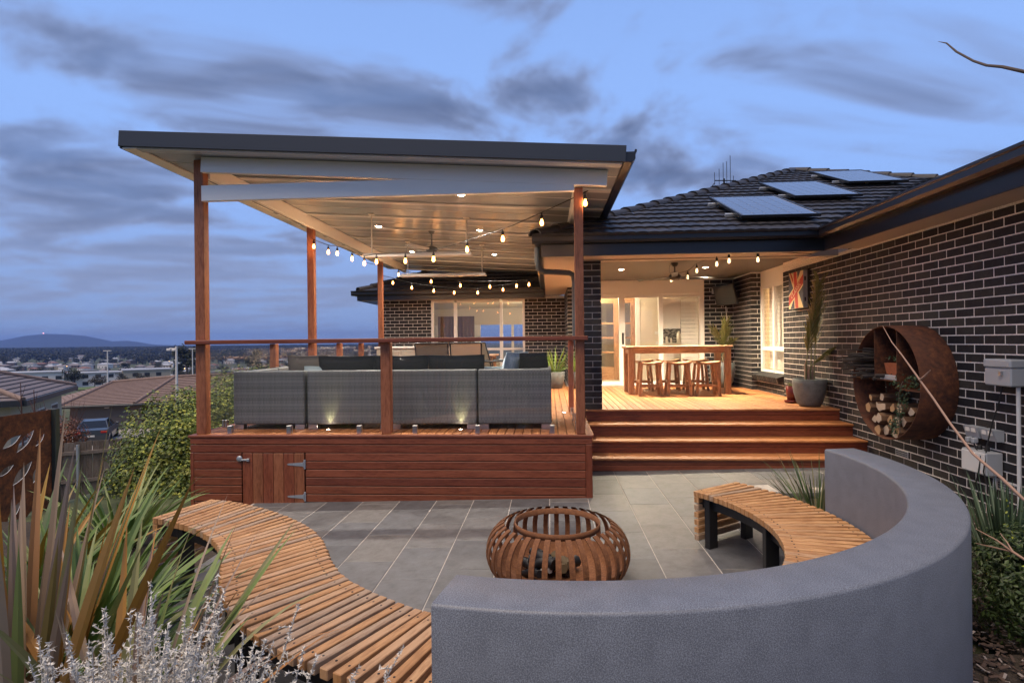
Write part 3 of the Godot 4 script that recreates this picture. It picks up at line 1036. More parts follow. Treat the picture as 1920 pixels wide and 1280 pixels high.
func build_deck() -> void:
	var d := thing("timber_deck", "raised red timber deck with boarded front, hatch and wide steps", "deck")
	var fz := -5.90
	# boards underfoot, running away from the patio
	var core := MB.new()
	core.box(Vector3(-1.73, 0.22, -10.15), Vector3(4.26, 0.74, 8.4), 0.0)
	core.box(Vector3(2.22, 0.2, -10.2), Vector3(3.56, 0.78, 4.0), 0.0)
	part(d, "frame", core.done(), M.blacksteel)
	var x := -3.855
	while x < 0.40:
		var z1 := -14.42 if x < 0.3 else -12.2
		bx(d, "deck_board", Vector3(x, DY - 0.024, z1), Vector3(x + 0.088, DY, fz - 0.06), wood("decking", 6), 0.004)
		x += 0.094
	x = 0.46
	while x < 3.98:
		bx(d, "deck_board", Vector3(x, DY - 0.024, -12.19), Vector3(minf(x + 0.088, 3.995), DY, -8.10), wood("decking", 6), 0.004)
		x += 0.094
	# front: capping, fascia, horizontal cladding
	bx(d, "edge_board", Vector3(-3.92, DY - 0.026, fz - 0.055), Vector3(0.455, DY + 0.001, fz + 0.012), wood("merbau", 6), 0.004)
	bx(d, "fascia_board", Vector3(-3.90, 0.545, fz - 0.02), Vector3(0.44, DY - 0.027, fz + 0.002), wood("merbau", 6), 0.004)
	var y := 0.541
	for i in 8:
		var y0 := maxf(y - 0.0855, -0.125)
		if i == 0:
			bx(d, "cladding_board", Vector3(-3.90, y0, fz - 0.02), Vector3(0.37, y - 0.0055, fz), wood("merbau", 6), 0.003)
		else:
			bx(d, "cladding_board", Vector3(-3.86, y0, fz - 0.02), Vector3(-3.325, y - 0.0055, fz), wood("merbau", 6), 0.003)
			bx(d, "cladding_board", Vector3(-2.615, y0, fz - 0.02), Vector3(0.37, y - 0.0055, fz), wood("merbau", 6), 0.003)
		y -= 0.088
	bx(d, "corner_board", Vector3(0.372, -0.06, fz - 0.09), Vector3(0.44, 0.541, fz + 0.004), wood("merbau", 6), 0.003)
	bx(d, "corner_board", Vector3(-3.90, -0.13, fz - 0.09), Vector3(-3.862, 0.451, fz + 0.003), wood("merbau", 6), 0.003)
	y = 0.61
	for i in 8:
		bx(d, "cladding_board", Vector3(0.42, y - 0.0855, -8.06), Vector3(0.44, y - 0.003, fz - 0.091), wood("merbau", 6), 0.003)
		bx(d, "cladding_board", Vector3(-3.90, y - 0.0855, -14.4), Vector3(-3.88, y - 0.003, fz - 0.091), wood("merbau", 6), 0.003)
		y -= 0.088
	bx(d, "edge_board", Vector3(0.40, DY - 0.026, -8.06), Vector3(0.452, DY + 0.0012, fz - 0.057), wood("merbau", 6), 0.004)
	bx(d, "edge_board", Vector3(-3.92, DY - 0.026, -14.4), Vector3(-3.858, DY + 0.001, fz - 0.057), wood("merbau", 6), 0.004)
	# hatch of upright planks
	var hd := Node3D.new()
	hd.name = "hatch_door"
	d.add_child(hd, true)
	hd.position = Vector3(-3.315, -0.115, fz)
	for i in 6:
		bx(hd, "plank", Vector3(0.004 + i * 0.1145, 0.005, -0.02), Vector3(0.115 + i * 0.1145, 0.562, 0.004), wood("post", 3) if i % 2 == 1 else wood("merbau", 6), 0.003)
	for yy in [0.10, 0.445]:
		var hg := MB.new()
		hg.prism(PackedVector2Array([Vector2(0.0, -0.022), Vector2(0.0, 0.022), Vector2(-0.17, 0.009), Vector2(-0.185, 0.0), Vector2(-0.17, -0.009)]), Transform3D(Basis.IDENTITY, Vector3(0.682, yy, 0.004)), 0.004)
		hg.box(Vector3(0.694, yy, 0.008), Vector3(0.02, 0.10, 0.006), 0.001)
		hg.tube([Vector3(0.683, yy - 0.03, 0.011), Vector3(0.683, yy + 0.03, 0.011)], 0.006, 8)
		part(hd, "hinge", hg.done(), M.galv)
	var lt := MB.new()
	lt.lathe([Vector2(0, 0.0), Vector2(0.032, 0.0), Vector2(0.032, 0.012), Vector2(0.02, 0.018), Vector2(0, 0.018)], 16, Vector3(-0.025, 0.505, 0.004), Basis(Vector3(1, 0, 0), PI / 2))
	lt.box(Vector3(0.02, 0.492, 0.016), Vector3(0.12, 0.018, 0.01), 0.003)
	lt.box(Vector3(0.07, 0.492, 0.012), Vector3(0.03, 0.03, 0.02), 0.003)
	part(hd, "latch", lt.done(), M.galv)
	# four risers down to the patio
	for i in 4:
		var top := DY - 0.16 * i
		var zf := -8.07 + 0.335 * i
		var base := maxf(top - 0.16, -0.02)
		bx(d, "riser_board", Vector3(0.46, base + 0.076, zf - 0.02), Vector3(4.0, top - 0.026, zf), wood("merbau", 6), 0.003)
		bx(d, "riser_board", Vector3(0.46, base, zf - 0.021), Vector3(4.0, base + 0.072, zf - 0.001), wood("merbau", 6), 0.003)
		if i == 0:
			bx(d, "tread_board", Vector3(0.46, top - 0.025, zf - 0.03), Vector3(4.0, top + 0.001, zf + 0.012), wood("decking", 6), 0.004)
		else:
			for j in 3:
				bx(d, "tread_board", Vector3(0.46, top - 0.025, zf - 0.335 + 0.116 * j + 0.002), Vector3(4.0, top, zf - 0.335 + 0.116 * (j + 1) - 0.004 + (0.014 if j == 2 else 0.0)), wood("decking", 6), 0.004)
			bx(d, "step_frame", Vector3(0.47, -0.02, zf - 0.32), Vector3(3.99, top - 0.026, zf - 0.022), M.blacksteel, 0.0)

# ---------------------------------------------------------------- skillion roof over the deck
func cy(x: float) -> float: return 3.70 - 0.0635 * (x + 4.4)     # underside of the roof sheets

func build_roof() -> void:
	var r := thing("patio_roof", "flat sloping patio roof with dark fascia, white beams and timber posts", "patio roof")
	var x0 := -4.42
	var x1 := 0.76
	var z0 := -15.4
	var z1 := -5.62
	var a := atan(-0.0635)
	var bs := Basis(Vector3(0, 0, 1), a)
	var ln := (x1 - x0) / cos(a)
	# roof panels side by side, each with a lap rib on its joint
	var k := 10
	var w := (z1 - z0) / k
	for i in k:
		var zc := z0 + w * (i + 0.5)
		var xm := (x0 + x1) * 0.5
		var o := part(r, "ceiling_panel", cb(Vector3(ln, 0.075, w - 0.004), 0.004), M.ceiling_metal, Vector3(xm, cy(xm) + 0.0375, zc), bs)
		part(o, "lap_rib", cb(Vector3(ln - 0.02, 0.02, 0.13), 0.006), M.rib_metal, Vector3(0, -0.0465, w * 0.5 - 0.07))
		part(o, "lap_rib", cb(Vector3(ln - 0.02, 0.006, 0.02), 0.002), M.rib_metal, Vector3(0, -0.039, -0.02))
	var xm := (x0 + x1) * 0.5
	part(r, "roof_sheet", cb(Vector3(ln, 0.02, z1 - z0), 0.0), M.roofmetal, Vector3(xm, cy(xm) + 0.088, (z0 + z1) * 0.5), bs)
	# fascia all round
	part(r, "fascia", cb(Vector3(ln + 0.04, 0.165, 0.025), 0.004), M.roofmetal, Vector3(xm, cy(xm) + 0.075, z1 + 0.014), bs)
	part(r, "fascia", cb(Vector3(ln + 0.04, 0.15, 0.025), 0.004), M.white, Vector3(xm, cy(xm) + 0.04, z0 - 0.014), bs)
	bx(r, "fascia", Vector3(x0 - 0.028, cy(x0) - 0.02, z0), Vector3(x0 - 0.003, cy(x0) + 0.155, z1), M.roofmetal, 0.004)
	gut(r, Vector3(x1 + 0.002, cy(x1) + 0.0, z1), Vector3(x1 + 0.002, cy(x1) + 0.0, z0), Vector3(1, 0, 0))
	bx(r, "eave_lining", Vector3(x0, cy(x0) - 0.028, z0), Vector3(x0 + 0.16, cy(x0) - 0.014, z1), M.white, 0.002)
	# beams
	var bl := 4.36 / cos(a)
	part(r, "beam", cb(Vector3(bl, 0.165, 0.06), 0.004), M.white, Vector3(-1.555, cy(-1.555) - 0.086, -5.91), bs)
	bx(r, "beam", Vector3(-3.735, 3.175, -5.945), Vector3(0.285, 3.345, -5.885), M.white, 0.004)
	bx(r, "beam", Vector3(-3.80, cy(-3.77) - 0.19, -14.8), Vector3(-3.745, cy(-3.77) - 0.012, -6.07), M.white, 0.004)
	bx(r, "beam", Vector3(0.30, cy(0.33) - 0.17, -13.9), Vector3(0.36, cy(0.33) - 0.012, -6.07), M.white, 0.004)
	for q in [[-3.87, -6.02], [-3.87, -8.93], [-3.87, -12.7]]:
		bx(r, "post", Vector3(q[0] - 0.005, DY + 0.001, q[1] - 0.05), Vector3(q[0] + 0.105, cy(q[0]) - 0.012, q[1] + 0.05), wood("post", 3), 0.006)
	bx(r, "post", Vector3(0.283, DY + 0.001, -6.05), Vector3(0.376, cy(0.376) - 0.17, -5.955), wood("post", 3), 0.006)
	# recessed downlights
	for q in [[-1.09, -7.12], [-2.80, -7.15], [-2.86, -9.44], [-1.13, -9.42], [-2.96, -12.2], [-1.14, -12.1]]:
		var c := Vector3(q[0], cy(q[0]), q[1])
		var rim := MB.new()
		rim.lathe([Vector2(0.046, -0.006), Vector2(0.056, -0.006), Vector2(0.062, 0.0)], 20)
		var o := part(r, "downlight", rim.done(), M.white, c, bs)
		var ds := MB.new()
		ds.lathe([Vector2(0.0, -0.005), Vector2(0.046, -0.005)], 16)
		part(o, "lamp_disc", ds.done(), M.lamp_white)
		spot(r, c + Vector3(0, -0.02, 0), Vector3.DOWN, 3.8, Color(1.0, 0.97, 0.92), 74.0, 0.04)

# ---------------------------------------------------------------- glass balustrade
func build_balustrade() -> void:
	var b := thing("glass_balustrade", "frameless glass balustrade with red timber handrail around the deck", "balustrade")
	var hy := 1.648
	bx(b, "handrail", Vector3(-3.95, hy - 0.022, -6.0), Vector3(0.41, hy + 0.022, -5.89), wood("merbau", 6), 0.006)
	bx(b, "handrail", Vector3(-3.90, hy - 0.021, -14.2), Vector3(-3.80, hy + 0.021, -6.08), wood("merbau", 6), 0.006)
	bx(b, "handrail", Vector3(0.27, hy - 0.021, -7.92), Vector3(0.36, hy + 0.021, -6.06), wood("merbau", 6), 0.006)
	bx(b, "post", Vector3(-1.81, DY + 0.001, -6.07), Vector3(-1.702, hy - 0.024, -5.975), wood("post", 3), 0.006)
	bx(b, "post", Vector3(0.268, DY + 0.001, -7.90), Vector3(0.345, hy - 0.024, -7.82), wood("merbau", 6), 0.006)
	for z in [-7.68, -10.16, -11.36]:
		bx(b, "post", Vector3(-3.88, DY + 0.001, z - 0.045), Vector3(-3.79, hy - 0.024, z + 0.045), wood("post", 3), 0.006)
	var panes := [[Vector3(-3.74, 0, -6.02), Vector3(-1.83, 0, -6.02)], [Vector3(-1.68, 0, -6.02), Vector3(0.26, 0, -6.02)], [Vector3(0.31, 0, -7.78), Vector3(0.31, 0, -6.08)], [Vector3(-3.84, 0, -7.6), Vector3(-3.84, 0, -6.1)], [Vector3(-3.84, 0, -8.85), Vector3(-3.84, 0, -7.75)], [Vector3(-3.84, 0, -10.1), Vector3(-3.84, 0, -9.0)], [Vector3(-3.84, 0, -11.3), Vector3(-3.84, 0, -10.22)], [Vector3(-3.84, 0, -12.6), Vector3(-3.84, 0, -11.42)]]
	for q in panes:
		var d: Vector3 = q[1] - q[0]
		var across: bool = absf(d.x) > absf(d.z)
		var t := Vector3(0, 0, 0.006) if across else Vector3(0.006, 0, 0)
		bx(b, "glass_panel", q[0] + Vector3(0, DY + 0.045, 0) - t, q[1] + Vector3(0, 1.565, 0) + t, M.fence_glass, 0.0)
		var n := 3 if d.length() > 1.6 else 2
		for i in n:
			var f: float = (i + 0.5) / n if n == 2 else [0.12, 0.47, 0.88][i]
			var c: Vector3 = q[0] + d * f
			var cm := MB.new()
			for s in [-1.0, 1.0]:
				var o := Vector3(0, DY + 0.045, s * 0.018) if across else Vector3(s * 0.018, DY + 0.045, 0)
				cm.box(o, Vector3(0.05, 0.088, 0.018) if across else Vector3(0.018, 0.088, 0.05), 0.003)
			part(b, "clamp", cm.done(), M.steel, c)

# ---------------------------------------------------------------- curved wall, curved bench
func pol(r: float, a: float, y: float) -> Vector3:      # a in degrees, 0 = away from the camera (-z), 90 = to the right
	return Vector3(RING.x + sin(deg_to_rad(a)) * r, y, RING.y - cos(deg_to_rad(a)) * r)

func build_seat_wall() -> void:
	var b := MB.new()
	var a0 := 80.0
	var a1 := 190.9
	var n := 72
	var r0 := 1.885
	var r1 := 2.112
	var h := 0.85
	var e := 0.012
	# cross-section from the inner foot over the rounded top to the outer foot
	var sec := [Vector2(r0, -0.12), Vector2(r0, 0.3), Vector2(r0, h - e), Vector2(r0 + e * 0.3, h - e * 0.3), Vector2(r0 + e, h), Vector2((r0 + r1) * 0.5, h + 0.0), Vector2(r1 - e, h), Vector2(r1 - e * 0.3, h - e * 0.3), Vector2(r1, h - e), Vector2(r1, 0.3), Vector2(r1, -0.12)]
	var k := sec.size()
	for i in n + 1:
		var a := lerpf(a0, a1, float(i) / n)
		for j in k:
			var d: Vector2
			if j == 0: d = sec[1] - sec[0]
			elif j == k - 1: d = sec[k - 1] - sec[k - 2]
			else: d = (sec[j + 1] - sec[j]).normalized() + (sec[j] - sec[j - 1]).normalized()
			var nn := Vector2(-d.y, d.x).normalized()
			var o := pol(1.0, a, 0) - pol(0.0, a, 0)
			b.vert(pol(sec[j].x, a, sec[j].y), (o * nn.x + Vector3.UP * nn.y).normalized(), Vector2(a * 0.03, sec[j].y))
	for i in n:
		for j in k - 1:
			var p := i * k + j
			b.ix.append_array([p, p + k, p + 1, p + 1, p + k, p + k + 1])
	for a in [a0, a1]:
		var pts := []
		for s in sec: pts.append(pol(s.x, a, s.y))
		b.poly(pts, pol(2.0, (a0 + a1) * 0.5, 0.4))
	solo("seat_wall", b.done(), M.render_grey, "curved dark grey rendered wall behind the fire pit seating", "wall")

func bench_line() -> Array:    # pairs of [inner edge, outer edge] along the seat, in plan
	var out := []
	var a := 53.5
	while a < 206.5:
		var grow := smoothstep(186.0, 206.0, a)
		var p := pol(1.345 + 0.037 * grow, a, HB)
		var q := pol(1.872 + 0.043 * grow, a, HB)
		out.append([p, q])
		a += 1.0
	var up := [[-0.622, -2.508], [-0.752, -2.588], [-0.891, -2.687], [-0.994, -2.768], [-1.097, -2.875], [-1.205, -3.030], [-1.292, -3.191], [-1.390, -3.355], [-1.500, -3.510], [-1.645, -3.660], [-1.852, -3.829], [-2.064, -3.975], [-2.266, -4.085], [-2.450, -4.165], [-2.615, -4.204]]
	var lo := [[-0.880, -2.042], [-1.020, -2.110], [-1.170, -2.208], [-1.310, -2.320], [-1.440, -2.445], [-1.560, -2.590], [-1.660, -2.735], [-1.750, -2.890], [-1.845, -3.060], [-1.945, -3.205], [-2.080, -3.350], [-2.235, -3.480], [-2.410, -3.590], [-2.580, -3.675], [-2.753, -3.744]]
	for i in up.size(): out.append([Vector3(up[i][0], HB, up[i][1]), Vector3(lo[i][0], HB, lo[i][1])])
	return out

func build_bench() -> void:
	var be := thing("slatted_bench", "long winding timber slat bench on black steel legs around the patio", "bench")
	var line := bench_line()
	var run := [0.0]
	for i in range(1, line.size()):
		var m0: Vector3 = (line[i - 1][0] + line[i - 1][1]) * 0.5
		var m1: Vector3 = (line[i][0] + line[i][1]) * 0.5
		run.append(run[-1] + m0.distance_to(m1))
	var total: float = run[-1]
	var at := func(s: float) -> Array:
		var i := 1
		while i < run.size() - 1 and run[i] < s: i += 1
		var t := clampf((s - run[i - 1]) / (run[i] - run[i - 1]), 0.0, 1.0)
		return [line[i - 1][0].lerp(line[i][0], t), line[i - 1][1].lerp(line[i][1], t)]
	var n := int(total / 0.0585)
	for i in n:
		var e: Array = at.call(0.02 + (total - 0.04) * i / (n - 1))
		var d: Vector3 = e[1] - e[0]
		var l := d.length() + 0.0
		var m: Vector3 = (e[0] + e[1]) * 0.5
		var bs := Basis(d / l, Vector3.UP, (d / l).cross(Vector3.UP))
		# slats share one mesh, stretched a little to the width of the seat
		part(be, "slat", cb(Vector3(0.53, 0.042, 0.042), 0.003), wood("bench", 7), m + Vector3(rr(-0.002, 0.002), -0.021 + rr(-0.001, 0.001), 0), bs * Basis.from_scale(Vector3(l / 0.53, 1, 1)))
	# dark screw heads, two to a slat
	var sc := MB.new()
	for i in n:
		var e: Array = at.call(0.02 + (total - 0.04) * i / (n - 1))
		for f in [0.12, 0.88]:
			var c: Vector3 = e[0].lerp(e[1], f) + Vector3(rr(-0.006, 0.006), 0.0012, rr(-0.006, 0.006))
			sc.lathe([Vector2(0.0055, -0.002), Vector2(0.005, 0.0), Vector2(0.0, 0.0)], 7, c)
	part(be, "screw_heads", sc.done(), M.rubber).set_meta("kind", "stuff")
	for side in [0.12, 0.88]:
		var rail := MB.new()
		var prev := []
		for i in 121:
			var e: Array = at.call(total * i / 120.0)
			var c: Vector3 = e[0].lerp(e[1], side)
			var o: Vector3 = (e[1] - e[0]).normalized() * 0.012
			var q := [c - o + Vector3(0, -0.125, 0), c + o + Vector3(0, -0.125, 0), c + o + Vector3(0, -0.0435, 0), c - o + Vector3(0, -0.0435, 0)]
			if prev.size():
				for j in 4: rail.quad(prev[j], q[j], q[(j + 1) % 4], prev[(j + 1) % 4])
			prev = q
		part(be, "rail", rail.done(), M.blacksteel)
	for s in [0.13, 0.9, 1.75, 2.6, 3.45, 4.3, 5.0, 5.75, total - 0.28]:
		var e: Array = at.call(s)
		for f in [0.12, 0.88]:
			var c: Vector3 = e[0].lerp(e[1], f)
			var g := gy(c.x)
			var bs := Basis(Vector3.UP, atan2(-(e[1] - e[0]).z, (e[1] - e[0]).x))
			part(be, "leg", cb(Vector3(0.09, HB - 0.045 - g, 0.05), 0.003), M.blacksteel, Vector3(c.x, (HB - 0.045 + g) * 0.5, c.z), bs)
	# slatted drop ends
	for en in 2:
		var e: Array = at.call(0.0 if en == 0 else total)
		var f: Array = at.call(0.03 if en == 0 else total - 0.03)
		var dirn: Vector3 = (e[0] + e[1] - f[0] - f[1]).normalized()
		var d: Vector3 = e[1] - e[0]
		var l := d.length()
		var bs := Basis(d / l, Vector3.UP, (d / l).cross(Vector3.UP))
		for k in 6:
			var m: Vector3 = (e[0] + e[1]) * 0.5 + Vector3(0, -0.066 - k * 0.0585, 0) - dirn * 0.02
			part(be, "end_slat", cb(Vector3(l, 0.042, 0.042), 0.003), wood("bench", 7), m, bs)

# ---------------------------------------------------------------- fire pit
func build_fire_pit() -> void:
	var c := Vector3(0.045, gy(0.045) + 0.001, -3.87)
	var fp := thing("fire_pit", "round rusty steel fire pit of curved upright ribs", "fire pit", c)
	var prof := []
	for i in 15:
		var t := lerpf(-1.12, 1.15, i / 14.0)
		prof.append(Vector2(0.275 + 0.205 * cos(t) * 1.02, 0.215 + 0.205 * sin(t)))
	var rib := MB.new()
	var hw := 0.0175
	var th := 0.009
	var prev := []
	for i in prof.size():
		var d: Vector2 = (prof[mini(i + 1, 14)] - prof[maxi(i - 1, 0)]).normalized()
		var nn := Vector2(d.y, -d.x)
		var a: Vector2 = prof[i] + nn * th * 0.5
		var b: Vector2 = prof[i] - nn * th * 0.5
		var q := [Vector3(a.x, a.y, -hw), Vector3(a.x, a.y, hw), Vector3(b.x, b.y, hw), Vector3(b.x, b.y, -hw)]
		if prev.size():
			for j in 4: rib.quad(prev[j], prev[(j + 1) % 4], q[(j + 1) % 4], q[j])
		prev = q
	var mesh := rib.done()
	for i in 36:
		part(fp, "rib", mesh, M.rust_bright, Vector3.ZERO, Basis(Vector3.UP, TAU * i / 36.0))
	var ring := MB.new()
	ring.lathe([Vector2(0.285, 0.372), Vector2(0.292, 0.372), Vector2(0.292, 0.412), Vector2(0.285, 0.412), Vector2(0.285, 0.372)], 64)
	part(fp, "top_ring", ring.done(), M.rust_bright)
	var bowl := MB.new()
	bowl.lathe([Vector2(0.0, 0.012), Vector2(0.30, 0.012), Vector2(0.36, 0.035), Vector2(0.42, 0.09), Vector2(0.45, 0.15), Vector2(0.445, 0.15), Vector2(0.41, 0.095), Vector2(0.35, 0.045), Vector2(0.0, 0.03)], 48)
	part(fp, "bowl", bowl.done(), M.rust_bright)
	var foot := MB.new()
	foot.lathe([Vector2(0.32, 0.0), Vector2(0.355, 0.0), Vector2(0.355, 0.012), Vector2(0.32, 0.012)], 40)
	part(fp, "base_ring", foot.done(), M.rust_bright)
	# burnt wood lying in the bowl
	sm("char", lin(0.008, 0.008, 0.009), 0.55)
	sm("ash", lin(0.35, 0.33, 0.31), 0.9)
	sm("half_burnt", lin(0.10, 0.07, 0.035), 0.85)
	var marks := [["black charred log lying across the fire pit bowl", "char"], ["brown half burnt log leaning in the fire pit", "half_burnt"], ["pale ash covered lump in the fire pit", "ash"]]
	for i in 16:
		var kind: int = [0, 0, 0, 1, 0, 0, 0, 2, 0, 1, 0, 0, 0, 2, 0, 1][i]
		var b := MB.new()
		var l := rr(0.10, 0.24) if kind < 2 else rr(0.04, 0.07)
		var pts := []
		var rad := []
		for j in 5:
			pts.append(Vector3((j / 4.0 - 0.5) * l, 0, 0) + jit(0.008))
			rad.append(rr(0.022, 0.045) * (1.0 if kind < 2 else 0.6))
		b.tube(pts, rad, 6)
		var rd := rr(0.0, 0.22)
		var an := rr(0, TAU)
		var o := solo("fire_log", b.done(), M[marks[kind][1]], marks[kind][0], "log", c + Vector3(cos(an) * rd, 0.075 + 0.09 * rng.randf(), sin(an) * rd), rr(0, TAU), "burnt wood in the fire pit")
		o.rotation.z = rr(-0.35, 0.35)

# ---------------------------------------------------------------- sofa and cushions
func pillow(size: Vector3, puff := 0.5) -> ArrayMesh:      # a stuffed cushion with seams round its rim
	var b := MB.new()
	var n := 10
	for s in [-1.0, 1.0]:
		var st := b.v.size()
		for i in n + 1:
			for j in n + 1:
				var u := -1.0 + 2.0 * i / n
				var v := -1.0 + 2.0 * j / n
				var t := pow((1.0 - pow(absf(u), 2.6)) * (1.0 - pow(absf(v), 2.6)), puff)
				var sq := 1.0 - 0.05 * (1.0 - absf(u)) * absf(v) - 0.05 * (1.0 - absf(v)) * absf(u)
				var e := 0.02
				var tu := pow(maxf(0.0, (1.0 - pow(absf(minf(absf(u) + e, 1.0)), 2.6)) * (1.0 - pow(absf(v), 2.6))), puff) - t
				var tv := pow(maxf(0.0, (1.0 - pow(absf(u), 2.6)) * (1.0 - pow(absf(minf(absf(v) + e, 1.0)), 2.6))), puff) - t
				var nn := Vector3(-tu / e * signf(u) * size.z / size.x, -tv / e * signf(v) * size.z / size.y, 1.0).normalized()
				b.vert(Vector3(u * sq * size.x * 0.5, v * sq * size.y * 0.5, s * t * size.z * 0.5), Vector3(nn.x, nn.y, nn.z * s), Vector2(u, v))
		for i in n:
			for j in n:
				var a := st + i * (n + 1) + j
				b.ix.append_array([a, a + 1, a + n + 1, a + 1, a + n + 2, a + n + 1])
	var rim := []
	for i in 33:
		var t := 4.0 * i / 32.0
		var k := int(t) % 4
		var f := t - int(t)
		var p: Vector2 = [Vector2(-1 + 2 * f, -1), Vector2(1, -1 + 2 * f), Vector2(1 - 2 * f, 1), Vector2(-1, 1 - 2 * f)][k]
		var sq := 1.0 - 0.05 * (1.0 - absf(p.x)) * absf(p.y) - 0.05 * (1.0 - absf(p.y)) * absf(p.x)
		rim.append(Vector3(p.x * sq * size.x * 0.5, p.y * sq * size.y * 0.5, 0))
	b.tube(rim, 0.007, 5, false)
	return b.done()

func sofa_module(at: Vector3, w: float, turn: float, label: String, arm := 0) -> Node3D:
	var s := thing("sofa_module", label, "sofa", at, turn, "grey wicker modules of the corner sofa")
	# the back stands at z = 0 facing +z, the seat goes to -z
	bx(s, "back_panel", Vector3(-w / 2, 0.06, -0.13), Vector3(w / 2, 0.67, 0), M.wicker, 0.012)
	bx(s, "seat_base", Vector3(-w / 2 + 0.002, 0.06, -0.84), Vector3(w / 2 - 0.002, 0.30, -0.131), M.wicker, 0.01)
	bx(s, "seat_cushion", Vector3(-w / 2 + 0.02, 0.301, -0.83), Vector3(w / 2 - 0.02, 0.44, -0.135), M.cushion_taupe, 0.04)
	if arm != 0:
		bx(s, "arm_panel", Vector3(arm * (w / 2 - 0.13), 0.301, -0.84), Vector3(arm * w / 2, 0.665, -0.131), M.wicker, 0.01)
	for x in [-w / 2 + 0.06, w / 2 - 0.06]:
		for z in [-0.05, -0.78]:
			bx(s, "foot", Vector3(x - 0.055, 0, z - 0.04), Vector3(x + 0.055, 0.058, z + 0.04), M.steel, 0.004)
	return s

func build_sofa() -> void:
	var y := DY + 0.001
	var z := -6.30
	sofa_module(Vector3(-3.22, y, z), 0.84, 0, "narrow grey wicker corner sofa module beside the left timber post", -1)
	sofa_module(Vector3(-2.285, y, z), 0.96, 0, "wide grey wicker sofa module left of the middle balustrade post")
	sofa_module(Vector3(-1.305, y, z), 0.985, 0, "wide grey wicker sofa module right of the middle balustrade post")
	sofa_module(Vector3(-0.385, y, z), 0.82, 0, "narrow grey wicker end sofa module beside the black round pillow", 1)
	sofa_module(Vector3(-3.64, y, -7.65), 0.96, -PI / 2, "grey wicker sofa module along the glass side balustrade")
	# loose cushions leaning on the backs
	var cs := [[-2.37, 0.66, 0.0, "black back cushion next to the taupe cushions"], [-1.72, 0.64, 0.02, "black back cushion behind the middle balustrade post"], [-1.07, 0.66, -0.02, "black back cushion at the open end of the row"]]
	for q in cs:
		var o := solo("back_cushion", pillow(Vector3(q[1], 0.46, 0.2), 0.36), M.cushion_black, q[3], "cushion", Vector3(q[0], y + 0.60, z - 0.21), q[2], "black sofa back cushions")
		o.rotation.x = 0.10
	var o := solo("throw_pillow", pillow(Vector3(0.46, 0.46, 0.18), 0.4), M.cushion_taupe, "taupe square cushion in the sofa corner in front of its twin", "cushion", Vector3(-2.88, y + 0.61, z - 0.32), 0.25)
	o.rotation.x = 0.12
	o = solo("throw_pillow", pillow(Vector3(0.46, 0.44, 0.18), 0.4), M.cushion_taupe, "taupe square cushion half hidden behind its twin", "cushion", Vector3(-2.72, y + 0.60, z - 0.55), 0.1)
	o = solo("throw_pillow", pillow(Vector3(0.34, 0.28, 0.12), 0.45), M.cushion_pale, "small pale patterned cushion beside the taupe cushions", "cushion", Vector3(-2.70, y + 0.57, z - 0.20), 0.1)
	# patterned and round ones at the right end
	var im := Image.create(64, 64, false, Image.FORMAT_RGB8)
	for yy in 64:
		for xx in 64:
			var t := sin(xx * 0.39 + sin(yy * 0.29) * 1.6) * sin(yy * 0.39 + sin(xx * 0.2) * 1.3)
			im.set_pixel(xx, yy, lin(0.62, 0.68, 0.72) if t > 0.12 else (lin(0.20, 0.36, 0.48) if t > -0.2 else lin(0.46, 0.56, 0.62)))
	T["motif"] = ImageTexture.create_from_image(im)
	var pm := texmat("cushion_motif", "motif", Color.WHITE, 0.9, Vector3(1.5, 1.5, 1))
	o = solo("throw_pillow", pillow(Vector3(0.46, 0.46, 0.17), 0.4), pm, "blue and white patterned cushion standing on the end module", "cushion", Vector3(-0.42, y + 0.63, z - 0.42), 1.05)
	o.rotation.x = 0.28
	o = solo("throw_pillow", pillow(Vector3(0.42, 0.44, 0.2), 0.32), M.cushion_black, "dark round cushion beside the blue patterned cushion", "cushion", Vector3(-0.18, y + 0.62, z - 0.36), 0.75)
	o = solo("throw_pillow", pillow(Vector3(0.3, 0.26, 0.12), 0.4), M.cushion_pale, "small white cushion lying at the end of the black cushions", "cushion", Vector3(-0.66, y + 0.555, z - 0.30), 0.3)

